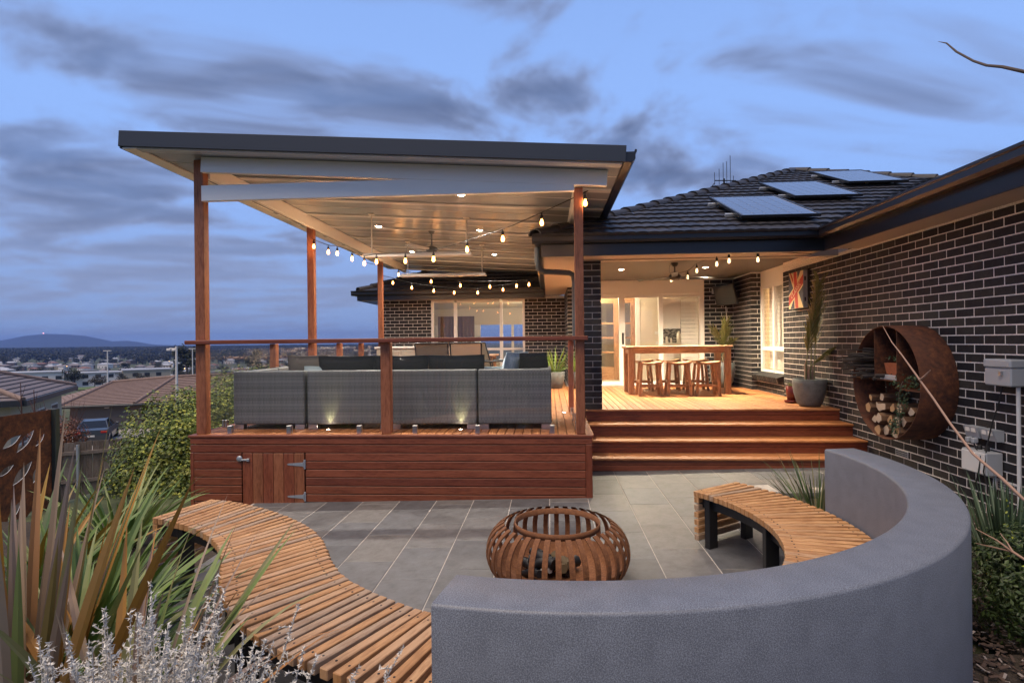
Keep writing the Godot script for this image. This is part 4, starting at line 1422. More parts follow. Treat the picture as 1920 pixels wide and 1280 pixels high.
# ---------------------------------------------------------------- other furniture on the deck
func sling_chair(at: Vector3, turn: float, cloth: Material, label: String) -> Node3D:
	var c := thing("sling_chair", label, "chair", at, turn, "outdoor dining chairs behind the sofa")
	for s in [-1.0, 1.0]:
		var f := MB.new()
		f.tube([Vector3(s * 0.27, 0.0, 0.26), Vector3(s * 0.27, 0.60, 0.24), Vector3(s * 0.27, 0.645, 0.18), Vector3(s * 0.27, 0.64, -0.18)], 0.014, 6)
		f.tube([Vector3(s * 0.26, 0.0, -0.30), Vector3(s * 0.26, 0.42, -0.19), Vector3(s * 0.26, 0.68, -0.24), Vector3(s * 0.26, 0.96, -0.33)], 0.014, 6)
		f.tube([Vector3(s * 0.26, 0.43, 0.24), Vector3(s * 0.26, 0.41, -0.19)], 0.012, 6)
		part(c, "side_frame", f.done(), M.blacksteel)
	var t := MB.new()
	t.tube([Vector3(-0.26, 0.96, -0.33), Vector3(0, 0.965, -0.345), Vector3(0.26, 0.96, -0.33)], 0.014, 6)
	part(c, "top_bar", t.done(), M.blacksteel)
	var b := MB.new()
	b.hexa([Vector3(-0.245, 0.44, -0.205), Vector3(0.245, 0.44, -0.205), Vector3(0.245, 0.44, -0.195), Vector3(-0.245, 0.44, -0.195), Vector3(-0.245, 0.95, -0.335), Vector3(0.245, 0.95, -0.335), Vector3(0.245, 0.95, -0.325), Vector3(-0.245, 0.95, -0.325)])
	part(c, "back_sling", b.done(), cloth)
	bx(c, "seat_sling", Vector3(-0.245, 0.415, -0.19), Vector3(0.245, 0.427, 0.24), cloth, 0.003)
	return c

func potted(nm: String, label: String, at: Vector3, pot: Array, m: Material) -> Node3D:    # pot: outside profile from the foot up
	var t := thing(nm, label, "plant pot", at)
	var b := MB.new()
	var pr := []
	for q in pot: pr.append(q)
	var rim: Vector2 = pot[-1]
	pr.append(rim + Vector2(-0.012, 0.006))
	pr.append(Vector2(rim.x - 0.026, rim.y - 0.005))
	pr.append(Vector2(rim.x - 0.03, rim.y - 0.06))
	b.lathe(pr, 32)
	part(t, "pot", b.done(), m)
	var so := MB.new()
	so.lathe([Vector2(rim.x - 0.028, rim.y - 0.05), Vector2(0.0, rim.y - 0.045)], 24)
	part(t, "soil", so.done(), M.soil)
	return t

func build_deck_items() -> void:
	var y := DY + 0.001
	var names := ["beige sling chair nearest the pale cabinet, seen from its side", "second beige sling chair from the pale cabinet", "third beige sling chair from the pale cabinet"]
	for i in 3: sling_chair(Vector3(-2.45 + i * 0.30, y, -10.3 - 0.45 * i), -1.15, M.sling_beige, names[i])
	sling_chair(Vector3(-1.86, y, -9.2), PI, M.sling_brown, "dark framed chair with see-through brown sling, seen from behind")
	sling_chair(Vector3(-1.42, y, -9.75), PI + 0.1, M.sling_beige, "beige sling chair between the dark framed chairs")
	sling_chair(Vector3(-1.12, y, -10.3), 1.2, M.sling_brown, "dark chair turned sideways before the big window")
	sling_chair(Vector3(-0.90, y, -9.95), 1.35, M.sling_brown, "last dark chair of the row, nearest the downpipe")
	var t := thing("dining_table", "timber outdoor dining table among the sling chairs", "table", Vector3(-1.75, y, -10.9))
	bx(t, "tabletop", Vector3(-0.75, 0.70, -0.45), Vector3(0.75, 0.735, 0.45), M.teak0, 0.006)
	for q in [[-0.66, -0.36], [0.66, -0.36], [-0.66, 0.36], [0.66, 0.36]]: bx(t, "leg", Vector3(q[0] - 0.04, 0, q[1] - 0.04), Vector3(q[0] + 0.04, 0.699, q[1] + 0.04), M.teak1, 0.004)
	var c := thing("outdoor_cabinet", "pale beige cabinet standing by the side balustrade", "cabinet", Vector3(-3.0, y, -11.6))
	bx(c, "body", Vector3(-0.5, 0.06, -0.3), Vector3(0.5, 0.86, 0.3), M.far_cream, 0.01)
	bx(c, "worktop", Vector3(-0.53, 0.861, -0.33), Vector3(0.53, 0.9, 0.33), M.plaster_white, 0.006)
	bx(c, "plinth", Vector3(-0.46, 0, -0.26), Vector3(0.46, 0.059, 0.26), M.blacksteel, 0.0)
	for s in [-1.0, 1.0]: bx(c, "door", Vector3(minf(0.01 * s, 0.48 * s), 0.1, 0.301), Vector3(maxf(0.01 * s, 0.48 * s), 0.82, 0.316), M.far_cream, 0.004)
	var p := potted("potted_plant", "bright green strappy plant in a dark pot at the deck corner", Vector3(0.12, y, -11.75), [Vector2(0.0, 0.0), Vector2(0.15, 0.0), Vector2(0.2, 0.2), Vector2(0.21, 0.34)], M.pot_grey)
	p.set_meta("category", "plant")
	for i in 54:
		var an := rr(0, TAU)
		var b := MB.new()
		b.colored = true
		blade(b, Vector3(cos(an) * 0.05, 0.3, sin(an) * 0.05), Vector3(cos(an), rr(0.5, 2.2), sin(an)), rr(0.45, 0.72), rr(0.018, 0.03), rr(0.8, 1.6), [Color(0.16, 0.24, 0.03), Color(0.22, 0.32, 0.05), Color(0.1, 0.17, 0.02)][i % 3])
		part(p, "leaf", b.done(), M.leaf)

# ---------------------------------------------------------------- porch
func bar_stool(at: Vector3, turn: float, label: String) -> Node3D:
	var s := thing("bar_stool", label, "stool", at, turn, "timber bar stools at the porch table")
	var b := MB.new()
	var n := 8
	var top := []
	for i in n + 1:
		var x := -0.21 + 0.42 * i / n
		top.append([x, 0.575 + 0.03 * pow(absf(x) / 0.21, 2.0)])
	for i in n:
		var p: Array = top[i]
		var q: Array = top[i + 1]
		b.hexa([Vector3(p[0], p[1] - 0.035, -0.15), Vector3(q[0], q[1] - 0.035, -0.15), Vector3(q[0], q[1] - 0.035, 0.15), Vector3(p[0], p[1] - 0.035, 0.15), Vector3(p[0], p[1], -0.15), Vector3(q[0], q[1], -0.15), Vector3(q[0], q[1], 0.15), Vector3(p[0], p[1], 0.15)])
	part(s, "seat", b.done(), wood("teak", 3))
	for sx in [-1.0, 1.0]:
		for sz in [-1.0, 1.0]:
			var l := MB.new()
			var w := 0.022
			var a := Vector3(sx * 0.195, 0, sz * 0.15)
			var t := Vector3(sx * 0.15, 0.56, sz * 0.11)
			l.hexa([a + Vector3(-w, 0, -w), a + Vector3(w, 0, -w), a + Vector3(w, 0, w), a + Vector3(-w, 0, w), t + Vector3(-w, 0, -w), t + Vector3(w, 0, -w), t + Vector3(w, 0, w), t + Vector3(-w, 0, w)])
			part(s, "leg", l.done(), wood("teak", 3))
	for sz in [-1.0, 1.0]:
		bx(s, "stretcher", Vector3(-0.165, 0.155, sz * 0.139 - 0.012), Vector3(0.165, 0.19, sz * 0.139 + 0.012), wood("teak", 3), 0.003)
	for sx in [-1.0, 1.0]:
		bx(s, "stretcher", Vector3(sx * 0.18 - 0.012, 0.235, -0.115), Vector3(sx * 0.18 + 0.012, 0.27, 0.115), wood("teak", 3), 0.003)
	return s

func build_porch_items() -> void:
	var y := DY + 0.001
	var t := thing("bar_table", "long timber bar table on the lit porch", "table", Vector3(2.33, y, -10.6))
	for i in 6: bx(t, "top_board", Vector3(-0.93, 0.825, -0.36 + 0.12 * i + 0.001), Vector3(0.93, 0.865, -0.36 + 0.12 * (i + 1) - 0.002), M["teak%d" % (i % 3)], 0.005)
	for z in [-0.30, 0.30]: bx(t, "apron", Vector3(-0.80, 0.735, z - 0.016), Vector3(0.80, 0.824, z + 0.016), M.teak0, 0.003)
	for x in [-0.86, 0.86]: bx(t, "apron", Vector3(x - 0.016, 0.735, -0.26), Vector3(x + 0.016, 0.824, 0.26), M.teak0, 0.003)
	for x in [-0.85, 0.85]:
		for z in [-0.30, 0.30]: bx(t, "leg", Vector3(x - 0.05, 0, z - 0.05), Vector3(x + 0.05, 0.7345 if false else 0.8245, z + 0.05), wood("teak", 3), 0.004)
	bar_stool(Vector3(1.76, y, -10.07), 0.02, "timber bar stool before the bar table, nearest the brick column")
	bar_stool(Vector3(2.25, y, -10.05), -0.03, "timber bar stool before the bar table, middle of the three")
	bar_stool(Vector3(2.73, y, -10.06), 0.03, "timber bar stool before the bar table, nearest the side window")
	bar_stool(Vector3(1.78, y, -11.1), 0.05, "timber bar stool behind the bar table, nearest the brick column")
	bar_stool(Vector3(2.30, y, -11.12), -0.05, "timber bar stool behind the bar table, middle of the three")
	bar_stool(Vector3(2.82, y, -11.1), 0.02, "timber bar stool behind the bar table, nearest the side window")
	# ceiling fans
	ceiling_fan(Vector3(2.12, 2.9, -9.6), 0.20, 0.70, M.blacksteel, M.blacksteel, "black ceiling fan with three blades under the porch ceiling", 0.3)
	ceiling_fan(Vector3(-1.99, cy(-1.99), -9.63), 0.30, 0.66, M.gutterpipe, M.steel, "silver ceiling fan with slim blades under the patio roof", 0.12)
	# television on a wall arm in the corner
	var tv := thing("television", "flat black television on a wall bracket in the porch corner", "television", Vector3(3.60, 2.52, -11.75), -1.28)
	var tilt := Basis(Vector3(1, 0, 0), 0.22)
	part(tv, "case", cb(Vector3(0.70, 0.42, 0.05), 0.008), M.rubber, Vector3.ZERO, tilt)
	part(tv, "screen", cb(Vector3(0.66, 0.38, 0.004), 0.0), sm("screen_glass", lin(0.03, 0.034, 0.036), 0.12), tilt * Vector3(0, 0, 0.0275), tilt)
	bx(tv, "bracket", Vector3(-0.05, -0.06, -0.32), Vector3(0.05, 0.06, -0.026), M.blacksteel, 0.004)
	var cable := MB.new()
	cable.tube([Vector3(3.70, 2.30, -12.05), Vector3(3.74, 2.0, -12.12), Vector3(3.78, 1.5, -12.16), Vector3(3.80, 0.66, -12.17)], 0.009, 6)
	cable.tube([Vector3(3.50, 2.62, -12.15), Vector3(3.58, 2.5, -12.16), Vector3(3.68, 2.3, -12.14)], 0.006, 6)
	cable.box(Vector3(3.49, 2.63, -12.185), Vector3(0.07, 0.11, 0.02), 0.004)
	solo("television_cable", cable.done(), M.plastic_white, "white cable running down the corner below the television", "cable")
	# pots
	var p := potted("potted_palm", "tall thin palm in a big round grey pot at the top of the steps", Vector3(3.745, y, -8.40), [Vector2(0.0, 0.0), Vector2(0.13, 0.0), Vector2(0.17, 0.05), Vector2(0.21, 0.2), Vector2(0.225, 0.32), Vector2(0.225, 0.39)], M.pot_grey)
	p.set_meta("category", "plant")
	palm(p, 0.37, [[0.02, 0.0, 1.55, 0.30, -0.1], [-0.06, 0.03, 0.95, 0.22, 0.2], [0.05, 0.04, 1.15, 0.12, 0.5], [-0.01, -0.05, 0.6, 0.7, 0.9]], 3)
	p = potted("potted_palm", "yellowing palm in a grey pot in the back corner of the porch", Vector3(3.52, y, -11.75), [Vector2(0.0, 0.0), Vector2(0.15, 0.0), Vector2(0.22, 0.15), Vector2(0.25, 0.38), Vector2(0.24, 0.5)], M.pot_grey)
	p.set_meta("category", "plant")
	palm(p, 0.47, [[0.0, 0.0, 0.95, 0.35, 0.0], [-0.05, 0.03, 0.75, 0.3, 0.8], [0.05, 0.0, 0.85, 0.5, -0.9], [0.0, 0.05, 0.6, 0.6, 0.3]], 8)
	p = potted("small_potted_plant", "small pale succulent in a dark red pot beside the big grey pot", Vector3(3.70, y + 0.035, -8.86), [Vector2(0.0, 0.0), Vector2(0.075, 0.0), Vector2(0.09, 0.1), Vector2(0.1, 0.22)], M.pot_red)
	p.set_meta("category", "plant")
	var sau := MB.new()
	sau.lathe([Vector2(0.0, -0.034), Vector2(0.1, -0.034), Vector2(0.125, -0.004), Vector2(0.118, -0.002), Vector2(0.095, -0.02), Vector2(0.0, -0.022)], 24)
	part(p, "saucer", sau.done(), M.pot_red)
	for i in 16:
		var an := rr(0, TAU)
		var b := MB.new()
		b.colored = true
		blade(b, Vector3(cos(an) * 0.03, 0.17, sin(an) * 0.03), Vector3(cos(an) * 0.6, 1.4, sin(an) * 0.6), rr(0.09, 0.15), 0.022, 0.5, Color(0.3, 0.34, 0.13) if i % 2 else Color(0.2, 0.26, 0.09))
		part(p, "leaf", b.done(), M.leaf)
	# inside, behind the sliding doors
	var fd := thing("french_door", "brown timber french door seen inside through the sliding door", "door", Vector3(1.62, DY + 0.002, -14.2))
	for x in [[-0.55, -0.42], [0.0, 0.12], [0.42, 0.55]]: bx(fd, "stile", Vector3(x[0], 0.0, -0.03), Vector3(x[1], 2.02, 0.03), M.teak0, 0.004)
	for x in [[-0.42, 0.0], [0.12, 0.42]]:
		for yy in [[0.0, 0.32], [0.66, 0.70], [1.02, 1.06], [1.38, 1.42], [1.9, 2.02]]: bx(fd, "rail", Vector3(x[0], yy[0], -0.025), Vector3(x[1], yy[1], 0.025), M.teak1, 0.003)
		bx(fd, "pane", Vector3(x[0], 0.32, -0.004), Vector3(x[1], 1.9, 0.004), M.pane, 0.0)
	var iw := thing("partition_wall", "pale inner wall with a white door frame behind the sliding door", "wall", Vector3(2.75, DY + 0.002, -14.0))
	bx(iw, "wall_panel", Vector3(-0.52, 0, -0.05), Vector3(1.9, 2.15, 0.05), M.plaster, 0.0)
	bx(iw, "door_frame", Vector3(-0.62, 0, -0.06), Vector3(-0.521, 2.12, 0.06), M.frame_white, 0.003)
	for q in [[-0.12, 1.15], [-0.1, 0.9]]: bx(iw, "switch_plate", Vector3(q[0] - 0.05, q[1] - 0.035, 0.051), Vector3(q[0] + 0.05, q[1] + 0.035, 0.058), M.plastic_white, 0.002)
	var k := thing("kitchen_bench", "white kitchen bench with dark mosaic splashback inside", "kitchen bench", Vector3(3.02, DY + 0.002, -13.65))
	bx(k, "cupboard", Vector3(-0.34, 0, -0.28), Vector3(0.5, 0.86, 0.28), M.frame_white, 0.004)
	bx(k, "worktop", Vector3(-0.36, 0.861, -0.28), Vector3(0.52, 0.9, 0.31), M.plaster_white, 0.004)
	var mo := MB.new()
	mo.box(Vector3(0.08, 1.19, -0.275), Vector3(0.84, 0.58, 0.01), 0.0)
	var pb := part(k, "splashback", mo.done(), M.plastic_grey)
	var tiles := {}
	for i in 14:
		for j in 18:
			var kk := rng.randi_range(0, 2)
			if not tiles.has(kk): tiles[kk] = MB.new()
			tiles[kk].box(Vector3(-0.31 + i * 0.06 + (0.03 if j % 2 else 0.0), 0.92 + j * 0.032, -0.268), Vector3(0.055, 0.028, 0.006), 0.0)
	for kk in tiles: part(pb, "mosaic", tiles[kk].done(), [M.rubber, sm("mosaic_grey", lin(0.09, 0.09, 0.09), 0.3), sm("mosaic_pale", lin(0.3, 0.29, 0.27), 0.3)][kk]).set_meta("kind", "stuff")
	for q in [[-0.22, 0.16, 0.03, "short white bottle at the left end of the kitchen bench"], [-0.12, 0.12, 0.025, "small white jar on the kitchen bench"], [0.06, 0.28, 0.05, "tall white canister on the kitchen bench"]]:
		var bt := MB.new()
		bt.lathe([Vector2(0, 0), Vector2(q[2], 0), Vector2(q[2], q[1] * 0.7), Vector2(q[2] * 0.5, q[1] * 0.85), Vector2(q[2] * 0.5, q[1]), Vector2(0, q[1])], 14)
		solo("bottle", bt.done(), M.plaster_white, q[3], "bottle", Vector3(3.02 + q[0], DY + 0.903, -13.6))
	var bl := thing("roller_blind", "white roller blind half drawn behind the porch window", "blind", Vector3(2.65, 2.5, -12.42))
	bx(bl, "fabric", Vector3(-0.19, -0.62, -0.002), Vector3(0.2, 0.0, 0.002), M.plaster_white, 0.0)
	bx(bl, "bottom_bar", Vector3(-0.19, -0.645, -0.008), Vector3(0.2, -0.621, 0.008), M.plastic_white, 0.002)
	var vb := thing("vertical_blind", "closed white slatted blind behind the right door pane", "blind", Vector3(3.04, 0.74, -12.42))
	for i in 22: part(vb, "slat", cb(Vector3(0.36, 0.078, 0.003), 0.0), M.plaster_white, Vector3(0.0, 0.05 + i * 0.08, 0.0), Basis(Vector3(1, 0, 0), -0.35))
	# curtain in the wing window
	var cu := MB.new()
	var prev := []
	for i in 61:
		var x := -2.93 + 0.98 * i / 60.0
		var zz := -14.86 + 0.03 * sin(i * 0.95) + 0.008 * sin(i * 2.3)
		var q := [Vector3(x, 0.66, zz), Vector3(x, 2.30, zz)]
		if prev.size(): cu.quad(prev[0], q[0], q[1], prev[1])
		prev = q
	solo("curtain", cu.done(), M.curtain, "brown pleated curtain inside the wing window", "curtain")

func ceiling_fan(at: Vector3, drop: float, rad: float, m: Material, bm: Material, label: String, turn: float) -> void:
	var f := thing("ceiling_fan", label, "fan", at)
	var b := MB.new()
	b.lathe([Vector2(0.0, -0.07), Vector2(0.04, -0.06), Vector2(0.06, -0.02), Vector2(0.06, 0.0)], 20)
	b.tube([Vector3(0, -0.06, 0), Vector3(0, -drop, 0)], 0.012, 8)
	part(f, "rod", b.done(), m)
	var h := MB.new()
	h.lathe([Vector2(0.0, -drop - 0.09), Vector2(0.07, -drop - 0.085), Vector2(0.1, -drop - 0.05), Vector2(0.1, -drop - 0.01), Vector2(0.06, -drop + 0.02), Vector2(0.0, -drop + 0.02)], 24)
	part(f, "motor", h.done(), m)
	for i in 3:
		var bl := MB.new()
		bl.box(Vector3(rad * 0.5 + 0.08, 0, 0), Vector3(rad - 0.1, 0.008, 0.10), 0.003)
		bl.box(Vector3(0.12, 0, 0), Vector3(0.12, 0.012, 0.035), 0.002)
		part(f, "blade", bl.done(), bm, Vector3(0, -drop - 0.035, 0), Basis(Vector3.UP, turn + TAU * i / 3.0) * Basis(Vector3(1, 0, 0), 0.18))

func palm(p: Node3D, y0: float, fronds: Array, sd: int) -> void:     # fronds of [x, z, length, lean, turn]
	rng.seed = sd
	for i in 5:
		var c := MB.new()
		var an := rr(0, TAU)
		c.tube([Vector3(cos(an) * 0.05, y0 - 0.05, sin(an) * 0.05), Vector3(cos(an) * 0.055, y0 + rr(0.12, 0.3), sin(an) * 0.055)], [0.022, 0.012], 6)
		part(p, "stem", c.done(), sm("palm_stem", lin(0.26, 0.17, 0.13), 0.8))
	for q in fronds:
		var st := MB.new()
		var lf := MB.new()
		lf.colored = true
		var dir := Vector3(sin(q[4]), 0, cos(q[4]))
		var pts := []
		for i in 10:
			var t := i / 9.0
			pts.append(Vector3(q[0], y0 - 0.05, q[1]) + Vector3.UP * (q[2] * t * (1.0 - 0.25 * q[3] * t * t)) + dir * (q[2] * q[3] * t * t * 0.8))
		st.tube(pts, [0.009, 0.008, 0.007, 0.007, 0.006, 0.006, 0.005, 0.004, 0.003, 0.002], 5)
		part(p, "stalk", st.done(), sm("palm_stalk", lin(0.12, 0.13, 0.05), 0.7))
		for i in 84:
			var t := lerpf(0.48, 1.0, i / 83.0)
			var k := t * 9.0
			var a: Vector3 = pts[int(minf(k, 8.0))].lerp(pts[int(minf(k, 8.0)) + 1], k - int(minf(k, 8.0)))
			var up: Vector3 = (pts[9] - pts[7]).normalized()
			var side: Vector3 = dir.cross(Vector3.UP).normalized() * (1.0 if i % 2 else -1.0)
			lf.col = Color(0.17, 0.18, 0.05) if rng.randf() < 0.6 else Color(0.27, 0.23, 0.09)
			blade(lf, a, up * 1.4 + side * rr(0.35, 0.8) + dir * rr(-0.3, 0.3), rr(0.13, 0.25) * (1.2 - 0.5 * absf(t - 0.7)), 0.017, 0.5, lf.col, 3)
		part(p, "frond", lf.done(), M.leaf)
	rng.seed = sd * 131 + 5

func blade(b: MB, root: Vector3, dir: Vector3, length: float, width: float, droop: float, col: Color, segs := 6, fold := 0.25) -> void:   # a strap leaf, folded along its middle
	var d := dir.normalized()
	var side := d.cross(Vector3.UP)
	if side.length() < 0.05: side = Vector3(1, 0, 0)
	side = side.normalized()
	side = side.rotated(d, rr(-0.6, 0.6))
	var p := root
	var prev := []
	b.col = col
	var step := length / segs
	for i in segs + 1:
		var t := float(i) / segs
		var w := width * 0.5 * (0.55 + 0.9 * t) if t < 0.5 else width * 0.5 * (1.0 - pow((t - 0.5) / 0.5, 1.7))
		var nn := side.cross(d).normalized()
		var q := [p - side * w + nn * w * fold, p, p + side * w + nn * w * fold]
		if prev.size():
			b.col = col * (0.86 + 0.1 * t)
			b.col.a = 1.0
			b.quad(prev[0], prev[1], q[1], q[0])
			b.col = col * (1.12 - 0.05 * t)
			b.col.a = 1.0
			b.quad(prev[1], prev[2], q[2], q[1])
		prev = q
		p += d * step
		d = (d + Vector3.DOWN * droop / segs * (0.3 + t)).normalized()

# ---------------------------------------------------------------- things on the right-hand wall
func build_wall_items() -> void:
	# round steel firewood holder
	var c := Vector3(3.99, 1.13, -6.39)
	var w := thing("firewood_ring", "big round rusty steel firewood holder fixed to the brick wall", "firewood holder", c)
	var R := 0.615
	var tb := Basis(Vector3(0, 0, 1), PI / 2)      # lathe axis y turned to -x
	var r := MB.new()
	r.lathe([Vector2(R, 0.0), Vector2(R, 0.36), Vector2(R - 0.008, 0.36), Vector2(R - 0.008, 0.0)], 72, Vector3.ZERO, tb)
	part(w, "hoop", r.done(), M.rust)
	bx(w, "shelf", Vector3(-0.35, 0.02, -R * 0.99), Vector3(0, 0.028, 0.22), M.rust, 0.0)
	bx(w, "shelf", Vector3(-0.35, -0.06, 0.222), Vector3(0, -0.052, R * 0.98), M.rust, 0.0)
	bx(w, "divider", Vector3(-0.35, 0.029, -0.19), Vector3(0, 0.575, -0.182), M.rust, 0.0)
	bx(w, "divider", Vector3(-0.35, -0.06, 0.214), Vector3(0, 0.565, 0.222), M.rust, 0.0)
	var bk := MB.new()
	bk.prism(PackedVector2Array([Vector2(-0.6, 0.03), Vector2(0.22, 0.03), Vector2(0.22, 0.56), Vector2(0.0, 0.6), Vector2(-0.3, 0.52), Vector2(-0.5, 0.34)]), Transform3D(Basis(Vector3(0, 0, 1), Vector3.UP, Vector3(-1, 0, 0)), Vector3(-0.004, 0, 0)), 0.004)
	bk.prism(PackedVector2Array([Vector2(-0.6, 0.015), Vector2(-0.25, 0.015), Vector2(-0.25, -0.30), Vector2(-0.5, -0.32)]), Transform3D(Basis(Vector3(0, 0, 1), Vector3.UP, Vector3(-1, 0, 0)), Vector3(-0.004, 0, 0)), 0.004)
	part(w, "back_plate", bk.done(), M.rust)
	# kindling
	var k := thing("kindling_bundle", "bundle of thin dark sticks poking out of the firewood ring", "kindling", c)
	sm("stick_dark", lin(0.035, 0.028, 0.026), 0.9)
	sm("stick_grey", lin(0.07, 0.058, 0.052), 0.9)
	for i in 70:
		var b := MB.new()
		var yy := rr(0.04, 0.33)
		var half := minf(0.39, sqrt(R * R - yy * yy) - 0.21)
		var zz := rr(-0.2 - half, -0.21)
		var len := rr(0.34, 0.62)
		var rd := rr(0.006, 0.013)
		var e := Vector3(-len, rr(-0.05, 0.05), rr(-0.09, 0.05))
		b.tube([Vector3(-0.01, yy, zz), Vector3(-0.01, yy, zz) + e * 0.5 + jit(0.01), Vector3(-0.01, yy, zz) + e], [rd, rd * 0.9, rd * 0.6], 5)
		part(k, "stick", b.done(), M.stick_dark if i % 3 else M.stick_grey)
	for i in 7:
		var b := MB.new()
		var z0 := -0.34 + 0.085 * i
		b.tube([Vector3(-0.02, 0.0, z0), Vector3(-0.42 + rr(-0.05, 0.05), -0.005 + rr(-0.03, 0.01), z0 - 0.08)], 0.022, 7)
		var o := solo("branch_log", b.done(), M.stick_dark, "thick dark branch lying under the kindling shelf edge", "log", c + Vector3(0, 0.055 if i % 2 else 0.07, 0.0), 0, "thick branches on the firewood shelf")
		o.visible = i < 5
		if i >= 5: o.queue_free()
	# split logs below
	sm("cut_wood", lin(0.40, 0.24, 0.12), 0.8)
	sm("cut_pale", lin(0.46, 0.36, 0.27), 0.85)
	texmat("log_bark", "wood", lin(0.20, 0.115, 0.065), 0.9, Vector3(1, 3, 1), 0.6)
	var spots := [[-0.19, -0.53, 0.07], [-0.04, -0.54, 0.075], [0.11, -0.54, 0.07], [0.24, -0.50, 0.06], [-0.29, -0.44, 0.06], [-0.12, -0.41, 0.07], [0.03, -0.41, 0.07], [0.17, -0.40, 0.07], [0.31, -0.40, 0.06], [-0.35, -0.31, 0.06], [-0.22, -0.29, 0.065], [-0.08, -0.28, 0.065], [0.07, -0.28, 0.06], [0.25, -0.27, 0.065], [0.38, -0.28, 0.055], [-0.30, -0.20, 0.05], [-0.16, -0.18, 0.05]]
	for i in spots.size():
		var q: Array = spots[i]
		var t := thing("split_log", "split firewood log with a pale cut end stacked in the ring", "log", c + Vector3(-0.02, q[1] + 0.005, q[0]), 0, "split logs in the firewood ring")
		var pts := PackedVector2Array()
		var n := 7
		for j in n: pts.append(Vector2.from_angle(TAU * j / n + rr(-0.4, 0.4)) * q[2] * rr(0.55, 1.05))
		var b := MB.new()
		var len := rr(0.26, 0.34)
		var tf := Transform3D(Basis(Vector3(0, 0, 1), Vector3.UP, Vector3(-1, 0, 0)) * Basis(Vector3(0, 1, 0), rr(-0.12, 0.12)), Vector3.ZERO)
		b.prism(pts, tf, len)
		part(t, "bark", b.done(), M.log_bark)
		var e := MB.new()
		var sc := PackedVector2Array()
		for p in pts: sc.append(p * 0.97)
		e.prism(sc, tf * Transform3D(Basis.IDENTITY, Vector3(0, 0, len)), 0.003)
		part(t, "cut_end", e.done(), M.cut_pale if i % 3 else M.cut_wood)
	# pot on a block
	var bw := thing("timber_block", "pale grey block under the terracotta trough", "block", c + Vector3(-0.2, 0.029, 0.02))
	bx(bw, "block_body", Vector3(-0.12, 0, -0.17), Vector3(0.1, 0.05, 0.18), M.plastic_grey, 0.004)
	var tr := thing("terracotta_trough", "square terracotta pot with a small green plant inside the ring", "plant pot", c + Vector3(-0.21, 0.0795, 0.03))
	var tm := MB.new()
	tm.hexa([Vector3(-0.07, 0, -0.11), Vector3(0.07, 0, -0.11), Vector3(0.07, 0, 0.11), Vector3(-0.07, 0, 0.11), Vector3(-0.085, 0.13, -0.13), Vector3(0.085, 0.13, -0.13), Vector3(0.085, 0.13, 0.13), Vector3(-0.085, 0.13, 0.13)])
	part(tr, "pot", tm.done(), M.terracotta)
	var pl := MB.new()
	pl.colored = true
	for i in 90: leaf(pl, Vector3(rr(-0.08, 0.08), 0.135 + rr(0, 0.07), rr(-0.12, 0.14)), Vector3(rr(-1, 1), rr(0, 1), rr(-1, 1)), 0.035, Color(0.05, 0.09, 0.04))
	part(tr, "foliage", pl.done(), M.leaf)
	# ivy hanging over the right shelf
	var iv := thing("trailing_ivy", "dark green ivy trailing over the shelf of the firewood ring", "ivy", c)
	var il := MB.new()
	il.colored = true
	for i in 420:
		var t := rng.randf()
		var p: Vector3
		if i < 170: p = Vector3(rr(-0.36, -0.2), rr(-0.04, 0.10), rr(0.1, 0.55))
		else: p = Vector3(-0.37 + rr(-0.03, 0.03), 0.02 - t * 0.55, 0.27 + 0.07 * sin(t * 5.0) + rr(-0.09, 0.09) * (1.0 - 0.5 * t))
		leaf(il, p, Vector3(rr(-1.5, -0.3), rr(-0.4, 0.8), rr(-1, 1)), rr(0.025, 0.04), Color(0.022, 0.05, 0.022) if rng.randf() < 0.75 else Color(0.05, 0.10, 0.04))
	part(iv, "foliage", il.done(), M.leaf)
	var st := MB.new()
	st.tube([Vector3(-0.2, 0.0, 0.35), Vector3(-0.34, 0.03, 0.3), Vector3(-0.37, -0.1, 0.28), Vector3(-0.37, -0.5, 0.3)], 0.004, 5)
	part(iv, "stem", st.done(), M.bark)
	# meter box, sockets, junction box, pipes and cables
	var e := thing("meter_box", "pale grey electrical box with a key in its lid on the brick wall", "electrical box", Vector3(3.99, 1.29, -5.13))
	bx(e, "case", Vector3(-0.13, -0.10, -0.15), Vector3(0, 0.055, 0.14), M.plastic_grey, 0.01)
	bx(e, "lid", Vector3(-0.14, 0.056, -0.155), Vector3(0, 0.13, 0.145), M.plastic_grey, 0.012)
	bx(e, "lock", Vector3(-0.15, -0.01, 0.03), Vector3(-0.131, 0.03, 0.06), M.steel, 0.003)
	var g := thing("junction_box", "square pale grey junction box low on the brick wall", "electrical box", Vector3(3.99, 0.48, -5.40))
	bx(g, "case", Vector3(-0.14, -0.10, -0.15), Vector3(0, 0.105, 0.15), M.plastic_grey, 0.006)
	bx(g, "cover", Vector3(-0.152, -0.09, -0.14), Vector3(-0.141, 0.095, 0.14), M.plastic_white, 0.004)
	for zz in [-0.04, 0.05]:
		var gl := MB.new()
		gl.lathe([Vector2(0.02, 0.0), Vector2(0.02, 0.03), Vector2(0.012, 0.04), Vector2(0.0, 0.04)], 10, Vector3(-0.06, 0.106, zz))
		part(g, "gland", gl.done(), M.rubber)
	var s := thing("power_outlets", "pair of grey outdoor power sockets with plugs above the junction box", "power outlet", Vector3(3.99, 0.735, -5.40))
